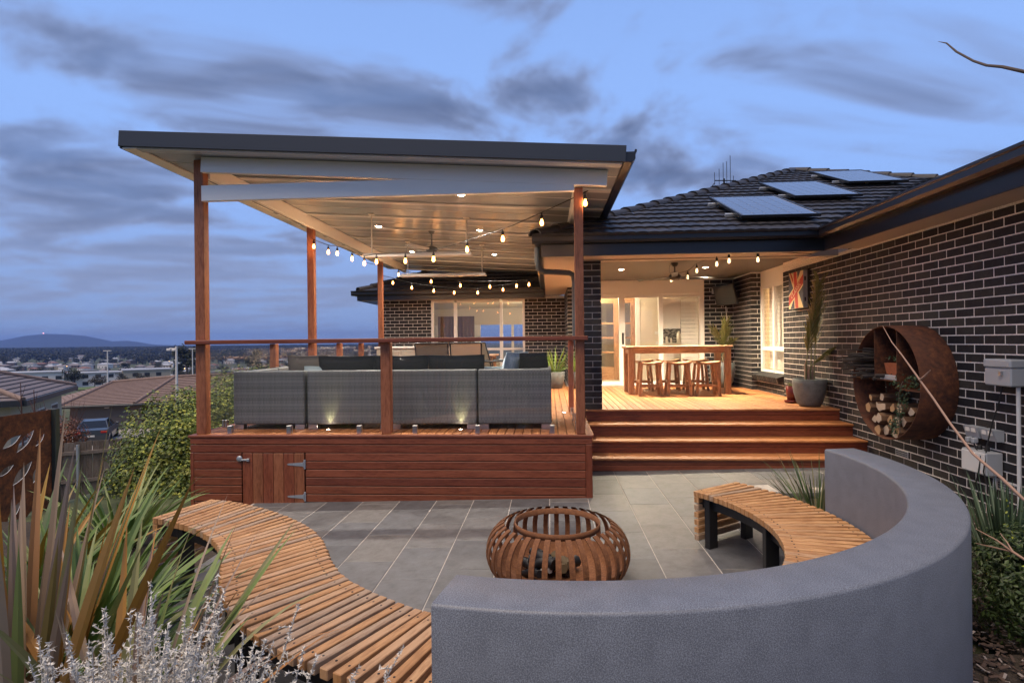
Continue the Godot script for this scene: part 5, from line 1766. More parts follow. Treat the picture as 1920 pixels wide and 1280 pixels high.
	for i in 2:
		var z0 := -0.12 + 0.2 * i
		var sh := MB.new()
		sh.hexa([Vector3(-0.06, -0.05, z0 - 0.085), Vector3(0, -0.05, z0 - 0.085), Vector3(0, -0.05, z0 + 0.085), Vector3(-0.06, -0.05, z0 + 0.085), Vector3(-0.09, 0.05, z0 - 0.085), Vector3(0, 0.05, z0 - 0.085), Vector3(0, 0.05, z0 + 0.085), Vector3(-0.09, 0.05, z0 + 0.085)])
		part(s, "housing", sh.done(), M.plastic_grey)
		for j in 2: bx(s, "socket_plate", Vector3(-0.088, 0.0, z0 - 0.06 + 0.07 * j), Vector3(-0.076, 0.04, z0 - 0.01 + 0.07 * j), M.plaster_white, 0.003)
	for j in 2: bx(s, "plug", Vector3(-0.10, -0.10, -0.17 + 0.07 * j), Vector3(-0.05, -0.051, -0.13 + 0.07 * j), M.plastic_grey, 0.008)
	var pp := MB.new()
	pp.tube([Vector3(3.955, 0.379, -5.30), Vector3(3.955, 0.02, -5.31)], 0.013, 10)
	solo("conduit", pp.done(), M.plastic_white, "short white conduit from the junction box to the ground", "pipe")
	var p2 := MB.new()
	p2.tube([Vector3(3.95, 1.189, -5.03), Vector3(3.95, 0.02, -5.03)], 0.016, 10)
	solo("conduit", p2.done(), M.plastic_white, "long pale conduit running down from the meter box", "pipe")
	var cb1 := MB.new()
	cb1.tube([Vector3(3.93, 1.19, -5.17), Vector3(3.91, 1.05, -5.18), Vector3(3.90, 0.85, -5.25), Vector3(3.87, 0.65, -5.27), Vector3(3.83, 0.42, -5.26), Vector3(3.85, 0.2, -5.20), Vector3(3.87, 0.04, -5.18)], 0.006, 6)
	solo("power_cable", cb1.done(), M.rubber, "black cable hanging from the meter box past the sockets", "cable")
	var cb2 := MB.new()
	cb2.tube([Vector3(3.92, 0.64, -5.5), Vector3(3.9, 0.60, -5.45), Vector3(3.84, 0.55, -5.3), Vector3(3.83, 0.40, -5.32), Vector3(3.86, 0.2, -5.42), Vector3(3.88, 0.05, -5.40)], 0.006, 6)
	solo("power_cable", cb2.done(), M.rubber, "black cable drooping from the plugs to the ground", "cable")
	# wall cabinet with a printed flag front
	var f := thing("wall_cabinet", "shallow wall cabinet with a faded union flag front reading CLASSIC", "cabinet", Vector3(3.985, 2.375, -9.16))
	bx(f, "case", Vector3(-0.09, -0.285, -0.26), Vector3(0, 0.285, 0.26), M.plastic_grey, 0.004)
	for yy in [-0.16, 0.16]: bx(f, "hinge", Vector3(-0.075, yy - 0.03, 0.26), Vector3(-0.055, yy + 0.03, 0.265), M.blacksteel, 0.001)
	bx(f, "back_frame", Vector3(-0.03, -0.31, -0.27), Vector3(0.0, 0.31, 0.28), M.rubber, 0.003)
	var im := Image.create(104, 114, false, Image.FORMAT_RGB8)
	var red := lin(0.50, 0.05, 0.03)
	var crm := lin(0.72, 0.58, 0.30)
	var navy := lin(0.05, 0.055, 0.085)
	for y in 114:
		for x in 104:
			var u := (x - 52.0) / 104.0
			var v := (57.0 - y) / 104.0
			var up := u + 0.10 * v            # the upright bar leans
			var dg := (v - 0.62 * u) / 1.18   # the lettered band rises to the right
			var cr := absf(v - 1.15 * (u + 0.04)) / 1.5
			var cr2 := absf(v + 1.5 * u) / 1.8
			var col := navy
			if cr2 < 0.11 or cr < 0.09: col = crm
			if cr2 < 0.035 and v > 0: col = red
			if absf(up) < 0.15 or absf(dg) < 0.165: col = crm
			if absf(up) < 0.105 or absf(dg) < 0.115: col = red
			im.set_pixel(x, y, col)
	T["flag"] = ImageTexture.create_from_image(im)
	var fm := MB.new()
	var q0 := fm.v.size()
	for q in [[-0.26, -0.285, 0, 1], [0.26, -0.285, 1, 1], [0.26, 0.285, 1, 0], [-0.26, 0.285, 0, 0]]: fm.vert(Vector3(-0.0925, q[1], q[0]), Vector3(-1, 0, 0), Vector2(q[2], q[3]))
	fm.ix.append_array([q0, q0 + 2, q0 + 1, q0, q0 + 3, q0 + 2])
	part(f, "flag_print", fm.done(), texmat("flag_print", "flag", Color.WHITE, 0.6, Vector3.ONE))
	var tx := TextMesh.new()
	var sf := SystemFont.new()
	sf.font_names = PackedStringArray(["Droid Serif"])
	tx.font = sf
	tx.text = "CLASSIC"
	tx.font_size = 32
	tx.pixel_size = 0.0031
	tx.depth = 0.002
	part(f, "lettering", tx, sm("letter_cream", lin(0.75, 0.55, 0.35), 0.7), Vector3(-0.0945, 0.0, 0.0), Basis(Vector3(0, 0, 1), Vector3.UP, Vector3(-1, 0, 0)) * Basis(Vector3(0, 0, 1), atan(0.62)))

# ---------------------------------------------------------------- on the house roof
func build_roof_items() -> void:
	var tp := 0.418
	var p := atan(tp)
	var bs := Basis(Vector3(1, 0, 0), Vector3(0, cos(p), sin(p)), Vector3(0, -sin(p), cos(p)))
	sm("cell", lin(0.085, 0.10, 0.15), 0.12)
	M.cell.metallic_specular = 0.7
	sm("cell_back", lin(0.40, 0.44, 0.55), 0.2)
	sm("panel_frame", lin(0.02, 0.021, 0.024), 0.35, 0.4)
	var cell := MB.new()
	var s := 0.0765
	var k := 0.014
	cell.poly([Vector3(-s, 0, -s + k), Vector3(-s + k, 0, -s), Vector3(s - k, 0, -s), Vector3(s, 0, -s + k), Vector3(s, 0, s - k), Vector3(s - k, 0, s), Vector3(-s + k, 0, s), Vector3(-s, 0, s - k)], Vector3(0, -1, 0))
	var cm := cell.done()
	var lb := ["solar panel lowest on the tiled roof, nearest the gutter", "solar panel in the middle of the diagonal row on the roof", "solar panel highest on the roof, beside the ridge"]
	var at := [Vector2(3.12, -8.53), Vector2(4.42, -9.95), Vector2(5.93, -11.28)]
	for i in 3:
		var y: float = 2.99 + tp * (-at[i].y - 7.40) + 0.115
		var t := thing("solar_panel", lb[i], "solar panel", Vector3(at[i].x, y, at[i].y), 0, "solar panels on the house roof")
		t.basis = bs
		for x in [-0.505, 0.505]: bx(t, "frame_bar", Vector3(x - 0.014, -0.02, -0.835), Vector3(x + 0.014, 0.02, 0.835), M.panel_frame, 0.002)
		for z in [-0.821, 0.821]: bx(t, "frame_bar", Vector3(-0.49, -0.02, z - 0.014), Vector3(0.49, 0.02, z + 0.014), M.panel_frame, 0.002)
		bx(t, "back_sheet", Vector3(-0.49, 0.0, -0.806), Vector3(0.49, 0.01, 0.806), M.cell_back, 0.0)
		for a in 6:
			for b in 10: part(t, "cell", cm, M.cell, Vector3(-0.395 + 0.158 * a, 0.0125, -0.711 + 0.158 * b))
		for z in [-0.45, 0.45]: bx(t, "mounting_rail", Vector3(-0.62, -0.065, z - 0.03), Vector3(0.56, -0.022, z + 0.03), M.alu, 0.003)
		for z in [-0.45, 0.45]:
			for x in [-0.45, 0.0, 0.45]: bx(t, "bracket", Vector3(x - 0.02, -0.11, z - 0.02), Vector3(x + 0.02, -0.066, z + 0.02), M.alu, 0.002)
	var an := thing("television_antenna", "spiky television aerial standing behind the roof hip", "antenna", Vector3(3.56, 4.42, -11.6))
	var m := MB.new()
	m.tube([Vector3(0, 0, 0), Vector3(0, 0.42, 0)], 0.014, 6)
	part(an, "mast", m.done(), M.blacksteel)
	m = MB.new()
	m.tube([Vector3(-0.2, 0.38, 0.02), Vector3(0.24, 0.38, -0.03)], 0.011, 6)
	part(an, "boom", m.done(), M.blacksteel)
	for q in [[-0.19, 0.55, 0.3], [-0.10, 0.62, 0.3], [-0.02, 0.74, 0.3], [0.05, 0.76, 0.33], [0.12, 0.88, 0.30], [0.18, 0.47, 0.27]]:
		m = MB.new()
		m.tube([Vector3(q[0], q[2], 0), Vector3(q[0], q[1], 0)], 0.006, 5)
		part(an, "element", m.done(), M.blacksteel)
	m = MB.new()
	m.tube([Vector3(0, 0.34, 0), Vector3(-0.12, 0.26, 0.02), Vector3(-0.22, 0.2, 0.02), Vector3(-0.25, 0.27, 0.02), Vector3(-0.2, 0.33, 0.02)], 0.008, 5)
	part(an, "bracket", m.done(), M.blacksteel)

# ---------------------------------------------------------------- lamps
func light_string(label: String, ends: Array, bulbs: Array, lit: bool) -> void:     # bulbs: middle of each glass; the wire runs above them
	var t := thing("string_lights", label, "string lights")
	var wire := MB.new()
	var pts := [ends[0]]
	for b in bulbs: pts.append(b + Vector3(0, 0.11, 0))
	pts.append(ends[1])
	var fine := []
	for i in pts.size() - 1:
		var p0: Vector3 = pts[maxi(i - 1, 0)]
		var p3: Vector3 = pts[mini(i + 2, pts.size() - 1)]
		for j in 4: fine.append(pts[i].cubic_interpolate(pts[i + 1], p0, p3, j / 4.0))
	fine.append(pts[-1])
	wire.tube(fine, 0.0055, 5)
	part(t, "wire", wire.done(), M.rubber)
	if not cache.has("bulb"):
		var g := MB.new()
		g.lathe([Vector2(0.0, -0.036), Vector2(0.014, -0.03), Vector2(0.0195, -0.014), Vector2(0.018, 0.006), Vector2(0.011, 0.03), Vector2(0.010, 0.04)], 12)
		cache["bulb"] = g.done()
		var s := MB.new()
		s.lathe([Vector2(0.0, 0.036), Vector2(0.016, 0.036), Vector2(0.017, 0.075), Vector2(0.008, 0.085), Vector2(0.004, 0.112), Vector2(0.0, 0.112)], 8)
		cache["socket"] = s.done()
	for b in bulbs:
		var o := part(t, "bulb", cache["bulb"], M.bulb_glow if lit else M.bulb_dim, b)
		part(o, "socket", cache["socket"], M.rubber)
		if lit: omni(t, b, 0.035, Color(1.0, 0.80, 0.58), 0.02)

func build_lamps() -> void:
	var v := func(x, y, z): return Vector3(x, y, z)
	light_string("festoon string of warm bulbs from the right front post to the middle left post", [Vector3(0.385, 3.17, -5.95), Vector3(-3.80, 3.33, -8.87)],
		[Vector3(0.40, 3.06, -5.95), Vector3(-0.06, 2.93, -6.26), Vector3(-0.52, 2.82, -6.58), Vector3(-0.99, 2.76, -6.92), Vector3(-1.48, 2.70, -7.26), Vector3(-1.93, 2.73, -7.57), Vector3(-2.44, 2.78, -7.93), Vector3(-2.66, 2.78, -8.06), Vector3(-2.91, 2.88, -8.26), Vector3(-3.22, 3.00, -8.48), Vector3(-3.40, 3.04, -8.58), Vector3(-3.72, 3.17, -8.79)], true)
	light_string("festoon string of warm bulbs before the wing roof, the higher one", [Vector3(-3.78, 3.30, -11.6), Vector3(-0.22, 2.98, -12.0)],
		[Vector3(-3.13, 3.05, -11.7), Vector3(-2.45, 2.90, -11.75), Vector3(-1.84, 2.81, -11.8), Vector3(-1.22, 2.78, -11.85), Vector3(-0.66, 2.79, -11.9), Vector3(-0.40, 2.82, -11.95)], true)
	light_string("festoon string of warm bulbs along the wing gutter, the lower one", [Vector3(-3.78, 3.16, -12.75), Vector3(-0.24, 3.0, -12.8)],
		[Vector3(-3.56, 3.0, -12.8), Vector3(-3.12, 2.88, -12.8), Vector3(-2.61, 2.80, -12.8), Vector3(-2.14, 2.75, -12.8), Vector3(-1.60, 2.74, -12.8), Vector3(-1.02, 2.80, -12.8)], true)
	light_string("string of small pale bulbs hanging under the porch ceiling", [Vector3(2.1, 2.89, -9.9), Vector3(3.5, 2.74, -7.75)],
		[Vector3(2.23, 2.70, -10.4), Vector3(2.38, 2.68, -9.8), Vector3(2.30, 2.68, -8.9), Vector3(2.34, 2.66, -8.0), Vector3(2.46, 2.68, -7.85), Vector3(2.82, 2.68, -7.79)], false)
	# radiant heater bars on rods
	for q in [[-2.80, -1.13, 2.93, -8.42, "long slim heater bar hanging on rods nearest the patio"], [-2.85, -1.18, 2.91, -10.82, "long slim heater bar hanging on rods before the wing roof"]]:
		var t := thing("heater_bar", q[4], "heater", Vector3((q[0] + q[1]) * 0.5, q[2], q[3]), 0, "hanging heater bars under the patio roof")
		var l: float = q[1] - q[0]
		bx(t, "body", Vector3(-l / 2, -0.02, -0.075), Vector3(l / 2, 0.02, 0.075), M.alu, 0.008)
		bx(t, "reflector", Vector3(-l / 2 + 0.02, 0.021, -0.06), Vector3(l / 2 - 0.02, 0.04, 0.06), M.steel, 0.004)
		for x in [-l / 2 + 0.14, l / 2 - 0.08]:
			var rd := MB.new()
			rd.tube([Vector3(x, 0.04, 0), Vector3(x, cy(t.position.x + x) - q[2] - 0.012, 0)], 0.01, 8)
			rd.box(Vector3(x, cy(t.position.x + x) - q[2] - 0.022, 0), Vector3(0.09, 0.012, 0.09), 0.003)
			part(t, "rod", rd.done(), M.alu)
	# porch downlights
	for q in [[1.33, -10.33, "round downlight in the porch ceiling, nearer the brick column"], [2.80, -10.25, "round downlight in the porch ceiling, nearer the side window"]]:
		var t := thing("porch_downlight", q[2], "downlight", Vector3(q[0], 2.9, q[1]))
		var rim := MB.new()
		rim.lathe([Vector2(0.042, -0.004), Vector2(0.055, -0.005), Vector2(0.06, 0.0)], 20)
		part(t, "rim", rim.done(), M.white)
		var d := MB.new()
		d.lathe([Vector2(0.0, -0.006), Vector2(0.042, -0.006)], 16)
		part(t, "lamp_disc", d.done(), M.lamp_white)
		spot(t, Vector3(0, -0.02, 0), Vector3.DOWN, 11.0, Color(1.0, 0.93, 0.80), 78.0, 0.04)
	# small lights sunk in the deck behind the sofa
	for q in [[-2.5, -6.255, "deck uplight shining on the sofa back left of the middle post"], [-0.99, -6.255, "deck uplight shining on the sofa back right of the middle post"], [0.2, -7.72, "deck light at the foot of the right rail post"]]:
		var t := thing("deck_light", q[2], "deck light", Vector3(q[0], DY + 0.0012, q[1]))
		var rim := MB.new()
		rim.lathe([Vector2(0.0, 0.0), Vector2(0.03, 0.0), Vector2(0.028, 0.005), Vector2(0.016, 0.005)], 16)
		part(t, "rim", rim.done(), M.steel)
		var d := MB.new()
		d.lathe([Vector2(0.0, 0.006), Vector2(0.016, 0.006)], 12)
		part(t, "lamp_disc", d.done(), M.lamp_white)
		spot(t, Vector3(0, 0.02, 0), Vector3(0, 1, -0.2), 0.05, Color(1.0, 0.95, 0.66), 30.0, 0.01)
	# ceiling lamps of the two rooms
	for q in [[0.05, 2.68, -15.3, 2.2, "round ceiling lamp in the wing room behind the big window"], [0.95, 2.76, -13.4, 2.2, "round ceiling lamp in the room behind the sliding door"], [4.75, 2.6, -10.6, 0.0, ""]]:
		if q[3] == 0.0: continue
		var t := thing("room_lamp", q[4], "ceiling lamp", Vector3(q[0], q[1], q[2]))
		var g := MB.new()
		g.lathe([Vector2(0.0, -0.06), Vector2(0.1, -0.05), Vector2(0.15, -0.02), Vector2(0.16, 0.0)], 24)
		part(t, "lamp_shade", g.done(), emit("shade_glow" + str(q[0]), Color(1.0, 0.82, 0.6), 4.0))
		omni(t, Vector3(0, -0.10, 0), q[3], Color(1.0, 0.92, 0.78), 0.1)
	# bedroom behind the side window
	var rm := Node3D.new()
	rm.name = "bedroom"
	house.add_child(rm, true)
	rm.position = Vector3(5.4, DY, -10.5)
	bx(rm, "room_floor", Vector3(-1.15, -0.1, -1.6), Vector3(1.2, 0, 1.2), M.far_cream, 0.0)
	bx(rm, "room_ceiling", Vector3(-1.15, 2.1, -1.6), Vector3(1.2, 2.2, 1.2), M.plaster_white, 0.0)
	bx(rm, "room_wall", Vector3(1.201, 0, -1.6), Vector3(1.3, 2.1, 1.2), M.plaster_white, 0.0)
	bx(rm, "room_wall", Vector3(-1.15, 0, -1.7), Vector3(1.2, 2.1, -1.601), M.plaster_white, 0.0)
	bx(rm, "room_wall", Vector3(-1.15, 0, 1.201), Vector3(1.2, 2.1, 1.3), M.plaster_white, 0.0)
	var bl := thing("bedside_lamp", "small lit lamp inside the side window", "lamp", Vector3(5.0, DY + 0.75, -10.9))
	var sh := MB.new()
	sh.lathe([Vector2(0.09, 0.0), Vector2(0.065, 0.16)], 16)
	part(bl, "lamp_shade", sh.done(), emit("bed_shade_glow", Color(1.0, 0.84, 0.62), 3.0))
	var ft := MB.new()
	ft.lathe([Vector2(0.0, -0.2), Vector2(0.06, -0.2), Vector2(0.05, -0.17), Vector2(0.015, -0.12), Vector2(0.012, 0.02)], 12)
	part(bl, "lamp_foot", ft.done(), M.plaster_white)
	omni(bl, Vector3(0, 0.08, 0), 0.9, Color(1.0, 0.80, 0.55), 0.05)

# ---------------------------------------------------------------- fence, screen
func build_fence_and_screen() -> void:
	var f := thing("paling_fence", "weathered grey timber paling fence below the garden", "fence")
	var a := Vector3(-14.5, -0.52, -9.4)
	var b := Vector3(-5.6, -0.52, -15.25)
	var d := (b - a).normalized()
	var nn := d.cross(Vector3.UP).normalized()      # away from the garden or towards it, only the rails need to know
	if nn.z < 0: nn = -nn
	var bs := Basis(d, Vector3.UP, nn)
	var l := a.distance_to(b)
	var n := int(l / 0.104)
	for i in n:
		var p := a + d * (i + 0.5) * 0.104
		part(f, "paling", cb(Vector3(0.1, 1.7, 0.016), 0.002), wood("paling", 5), p + Vector3(0, -0.85 + rr(-0.012, 0.012), 0) + nn * rr(-0.004, 0.004), bs * Basis(Vector3(0, 0, 1), rr(-0.008, 0.008)))
	for y in [-0.24, -0.86, -1.48]:
		part(f, "rail", cb(Vector3(l, 0.075, 0.045), 0.003), M.paling2, (a + b) * 0.5 + Vector3(0, y, 0) + nn * 0.034, bs)
	for t in [0.12, 0.445, 0.72, 0.97]:
		var pst := MB.new()
		pst.tube([a.lerp(b, t) + nn * 0.085 + Vector3(0, -2.1, 0), a.lerp(b, t) + nn * 0.085 + Vector3(0, -0.05, 0)], 0.033, 12)
		part(f, "post", pst.done(), M.galv)
	# rusty screen with leaf-shaped holes
	var s := thing("garden_screen", "rusty steel garden screen with leaf shaped cut-outs", "screen", Vector3(-5.85, -0.98, -6.28))
	var box := CSGBox3D.new()
	box.name = "panel"
	box.size = Vector3(0.006, 1.86, 2.6)
	box.material = M.rust
	s.add_child(box)
	box.position = Vector3(0, 0.93, 1.30)
	var holes := [[0.15, 1.53, 0.085, 0.85], [0.33, 1.55, 0.15, 0.8], [0.49, 1.57, 0.12, 0.5], [0.37, 1.20, 0.16, 0.75], [0.20, 1.16, 0.11, 1.2], [0.56, 1.27, 0.1, 0.5], [0.47, 0.80, 0.13, 0.9], [0.8, 0.72, 0.17, 0.7], [0.25, 0.72, 0.1, 0.5], [1.15, 1.5, 0.17, 0.8], [1.2, 1.1, 0.17, 0.6], [1.5, 1.4, 0.18, 0.9], [1.6, 0.9, 0.17, 0.8], [1.1, 0.55, 0.15, 0.7]]
	for q in holes:
		var lf := CSGPolygon3D.new()
		lf.name = "leaf_hole"
		lf.operation = CSGShape3D.OPERATION_SUBTRACTION
		var pts := PackedVector2Array()
		for i in 9:
			var t := i / 8.0
			pts.append(Vector2((t - 0.5) * 2.0 * q[2], sin(t * PI) * q[2] * 0.34 * (1.2 - 0.4 * t)))
		for i in range(7, 0, -1):
			var t := i / 8.0
			pts.append(Vector2((t - 0.5) * 2.0 * q[2], -sin(t * PI) * q[2] * 0.28))
		lf.polygon = pts
		lf.depth = 0.4
		box.add_child(lf, true)
		# polygon x goes towards the camera (+z) mirrored so that leaves rise away from it
		lf.transform = Transform3D(Basis(Vector3(0, 0, -1), Vector3.UP, Vector3(1, 0, 0)) * Basis(Vector3(0, 0, 1), q[3]), Vector3(0.2, q[1] - 0.93, q[0] - 1.30))
	bx(s, "post", Vector3(-0.05, 0, -0.07), Vector3(0.05, 1.87, -0.002), sm("post_paint", lin(0.035, 0.042, 0.036), 0.5), 0.006)

# ---------------------------------------------------------------- neighbours
func courses(b: MB, ea: Vector3, eb: Vector3, ta: Vector3, tb2: Vector3, each: float) -> void:      # a roof slope as overlapping tile courses between eave and top edge
	var l := ((ea + eb) * 0.5).distance_to((ta + tb2) * 0.5)
	var n := maxi(2, int(l / each))
	var up := (eb - ea).cross(ta - ea).normalized()
	if up.y < 0: up = -up
	for i in n:
		var t0 := float(i) / n
		var t1 := float(i + 1) / n
		var p := ea.lerp(ta, t0)
		var q := eb.lerp(tb2, t0)
		var r := eb.lerp(tb2, t1)
		var s := ea.lerp(ta, t1)
		b.quad(p + up * 0.05, q + up * 0.05, r + up * 0.0, s + up * 0.0, up)
		b.quad(p, q, q + up * 0.05, p + up * 0.05)

func build_neighbours() -> void:
	# grey roofed house beyond the screen
	var h := thing("neighbour_house", "cream house with a long grey tiled hip roof beyond the rusty screen", "house")
	var K := Vector3(-20.57, -0.5, -20.84)
	var s := Vector3(-0.518, 0, -0.855)
	var f := Vector3(-0.855, 0, 0.518)
	var K2 := K + s * 9.2
	var K3 := K + f * 14.0
	var K4 := K3 + s * 9.2
	var R1 := K + s * 4.6 + f * 4.6 + Vector3.UP * 1.6
	var R2 := K + s * 4.6 + f * 9.4 + Vector3.UP * 1.6
	texmat("neighbour_tile", "stone", lin(0.20, 0.165, 0.165), 0.7, Vector3(0.5, 0.5, 0.5), 0.2, true)
	texmat("neighbour_tile_brown", "stone", lin(0.27, 0.185, 0.15), 0.75, Vector3(0.5, 0.5, 0.5), 0.2, true)
	var rf := MB.new()
	courses(rf, K, K2, R1, R1, 0.34)
	courses(rf, K2, K4, R1, R2, 0.34)
	courses(rf, K3, K, R2, R1, 0.34)
	courses(rf, K4, K3, R2, R2, 0.34)
	var ro := part(h, "roof", rf.done(), M.neighbour_tile)
	for q in [[K, R1], [K2, R1], [R1, R2]]:
		var rc := MB.new()
		rc.tube([q[0] + Vector3(0, 0.06, 0), q[1] + Vector3(0, 0.06, 0)], 0.11, 8)
		part(ro, "ridge_cap", rc.done(), M.neighbour_tile_brown)
	for q in [[K, K2], [K3, K]]:
		var dir: Vector3 = (q[1] - q[0]).normalized()
		var o := dir.cross(Vector3.UP)
		if o.dot(q[0] - (K + K4) * 0.5) < 0: o = -o
		var g := MB.new()
		g.hexa([q[0] + Vector3(0, -0.2, 0), q[1] + Vector3(0, -0.2, 0), q[1] + Vector3(0, -0.2, 0) + o * 0.12, q[0] + Vector3(0, -0.2, 0) + o * 0.12, q[0] + Vector3(0, 0.02, 0), q[1] + Vector3(0, 0.02, 0), q[1] + Vector3(0, 0.02, 0) + o * 0.12, q[0] + Vector3(0, 0.02, 0) + o * 0.12])
		part(h, "gutter", g.done(), M.far_dark)
	var wl := MB.new()
	var i0 := K + s * 0.5 + f * 0.5
	var ww := [i0, i0 + s * 8.2, i0 + s * 8.2 + f * 13.0, i0 + f * 13.0]
	var pts := []
	for q in ww: pts.append(q + Vector3(0, -3.4, 0))
	for q in ww: pts.append(q + Vector3(0, -0.21, 0))
	wl.hexa(pts)
	part(h, "wall", wl.done(), M.far_cream)
	var ev := MB.new()
	ev.hexa([K + Vector3(0, -0.22, 0), K2 + Vector3(0, -0.22, 0), K4 + Vector3(0, -0.22, 0), K3 + Vector3(0, -0.22, 0), K + Vector3(0, -0.205, 0), K2 + Vector3(0, -0.205, 0), K4 + Vector3(0, -0.205, 0), K3 + Vector3(0, -0.205, 0)])
	part(h, "eave", ev.done(), M.far_white)
	for t in [1.4, 4.2, 6.6]:
		var c: Vector3 = i0 + s * t - f * 0.01 + Vector3(0, -1.3, 0)
		var wb := Basis(s, Vector3.UP, s.cross(Vector3.UP))
		var w := part(h, "window", cb(Vector3(1.3, 1.2, 0.06), 0.0), M.far_white, c, wb)
		part(w, "pane", cb(Vector3(1.16, 1.06, 0.07), 0.0), M.far_dark)
	# brown roofed house with the garage
	h = thing("neighbour_house", "low brown tiled house with a dark garage wall beside the parked car", "house")
	var E1 := Vector3(-34.8, -2.64, -38.0)
	var E2 := Vector3(-30.4, -2.64, -39.6)
	var E3 := Vector3(-22.5, -2.64, -45.0)
	var P1 := Vector3(-36.4, -1.43, -45.0)
	var P2 := Vector3(-31.0, -1.03, -45.0)
	var P3 := Vector3(-25.0, -0.92, -49.0)
	var Q1 := Vector3(-40.0, -2.64, -43.0)
	rf = MB.new()
	courses(rf, E1, E2, P1, P2, 0.36)
	courses(rf, E2, E3, P2, P3, 0.36)
	courses(rf, Q1, E1, P1, P1, 0.36)
	courses(rf, Vector3(-36, -2.64, -51), Q1, P1, P1, 0.36)
	courses(rf, Vector3(-24, -2.64, -56), Vector3(-36, -2.64, -51), P3, P1, 0.36)
	ro = part(h, "roof", rf.done(), M.neighbour_tile_brown)
	for q in [[E1, P1], [P1, P2], [E2, P2], [P2, P3]]:
		var rc := MB.new()
		rc.tube([q[0] + Vector3(0, 0.06, 0), q[1] + Vector3(0, 0.06, 0)], 0.12, 8)
		part(ro, "ridge_cap", rc.done(), M.neighbour_tile_brown)
	for q in [[E1, E2], [E2, E3]]:
		var g := MB.new()
		g.tube([q[0] + Vector3(0, -0.08, 0.05), q[1] + Vector3(0, -0.08, 0.05)], 0.11, 6)
		part(h, "gutter", g.done(), M.far_dark)
	wl = MB.new()
	wl.hexa([Vector3(-34.5, -6.5, -38.6), Vector3(-30.4, -6.5, -40.1), Vector3(-24.5, -6.5, -52), Vector3(-36, -6.5, -50), Vector3(-34.5, -2.7, -38.6), Vector3(-30.4, -2.7, -40.1), Vector3(-24.5, -2.7, -52), Vector3(-36, -2.7, -50)])
	part(h, "wall", wl.done(), M.far_brick)
	wl = MB.new()
	wl.hexa([Vector3(-30.4, -6.5, -40.1), Vector3(-23.0, -6.5, -45.2), Vector3(-23, -6.5, -52), Vector3(-25, -6.5, -52), Vector3(-30.4, -2.7, -40.1), Vector3(-23.0, -2.7, -45.2), Vector3(-23, -2.7, -52), Vector3(-25, -2.7, -52)])
	part(h, "wall", wl.done(), M.far_brick)
	var gd := MB.new()
	gd.box(Vector3(-32.5, -3.7, -39.30), Vector3(3.2, 1.8, 0.08), 0.0, Basis(Vector3.UP, 0.35))
	part(h, "garage_door", gd.done(), sm("garage_door", lin(0.10, 0.085, 0.08), 0.6))
	var fl := MB.new()
	fl.box(Vector3(-32.2, -2.85, -39.2), Vector3(0.3, 0.1, 0.1), 0.0)
	part(h, "flood_lamp", fl.done(), M.far_white)
	car(Vector3(-29.4, -4.499, -35.0), 0.55)
	# street lamps
	var lp := [[-23.3, -34.0, 5.2, 0.075, "tall white pole with a small camera arm rising behind the hedge"], [-81.9, -100.0, 12.0, 0.11, "slim far floodlight pole above the sports field"], [-72.0, -110.0, 13.0, 0.1, "slim floodlight pole beside the front timber post"]]
	for i in 3:
		var q: Array = lp[i]
		var g := ht(q[0], q[1])
		var t := thing("light_pole", q[4], "light pole", Vector3(q[0], g, q[1]))
		var topy: float = [1.55, 0.75, 0.9][i] - g
		var m := MB.new()
		m.tube([Vector3(0, 0, 0), Vector3(0, topy, 0)], [q[3] * 1.2, q[3] * 0.8], 8)
		part(t, "pole", m.done(), M.far_white)
		m = MB.new()
		if i == 0:
			m.tube([Vector3(0, topy - 0.15, 0), Vector3(-0.45, topy - 0.12, 0)], 0.03, 6)
			m.box(Vector3(-0.5, topy - 0.2, 0), Vector3(0.25, 0.14, 0.14), 0.02)
			m.box(Vector3(-0.15, topy - 0.22, 0.05), Vector3(0.2, 0.14, 0.14), 0.02)
		else: m.box(Vector3(0, topy, 0), Vector3(1.5, 0.12, 0.2), 0.0)
		part(t, "lamp_head", m.done(), M.far_white)

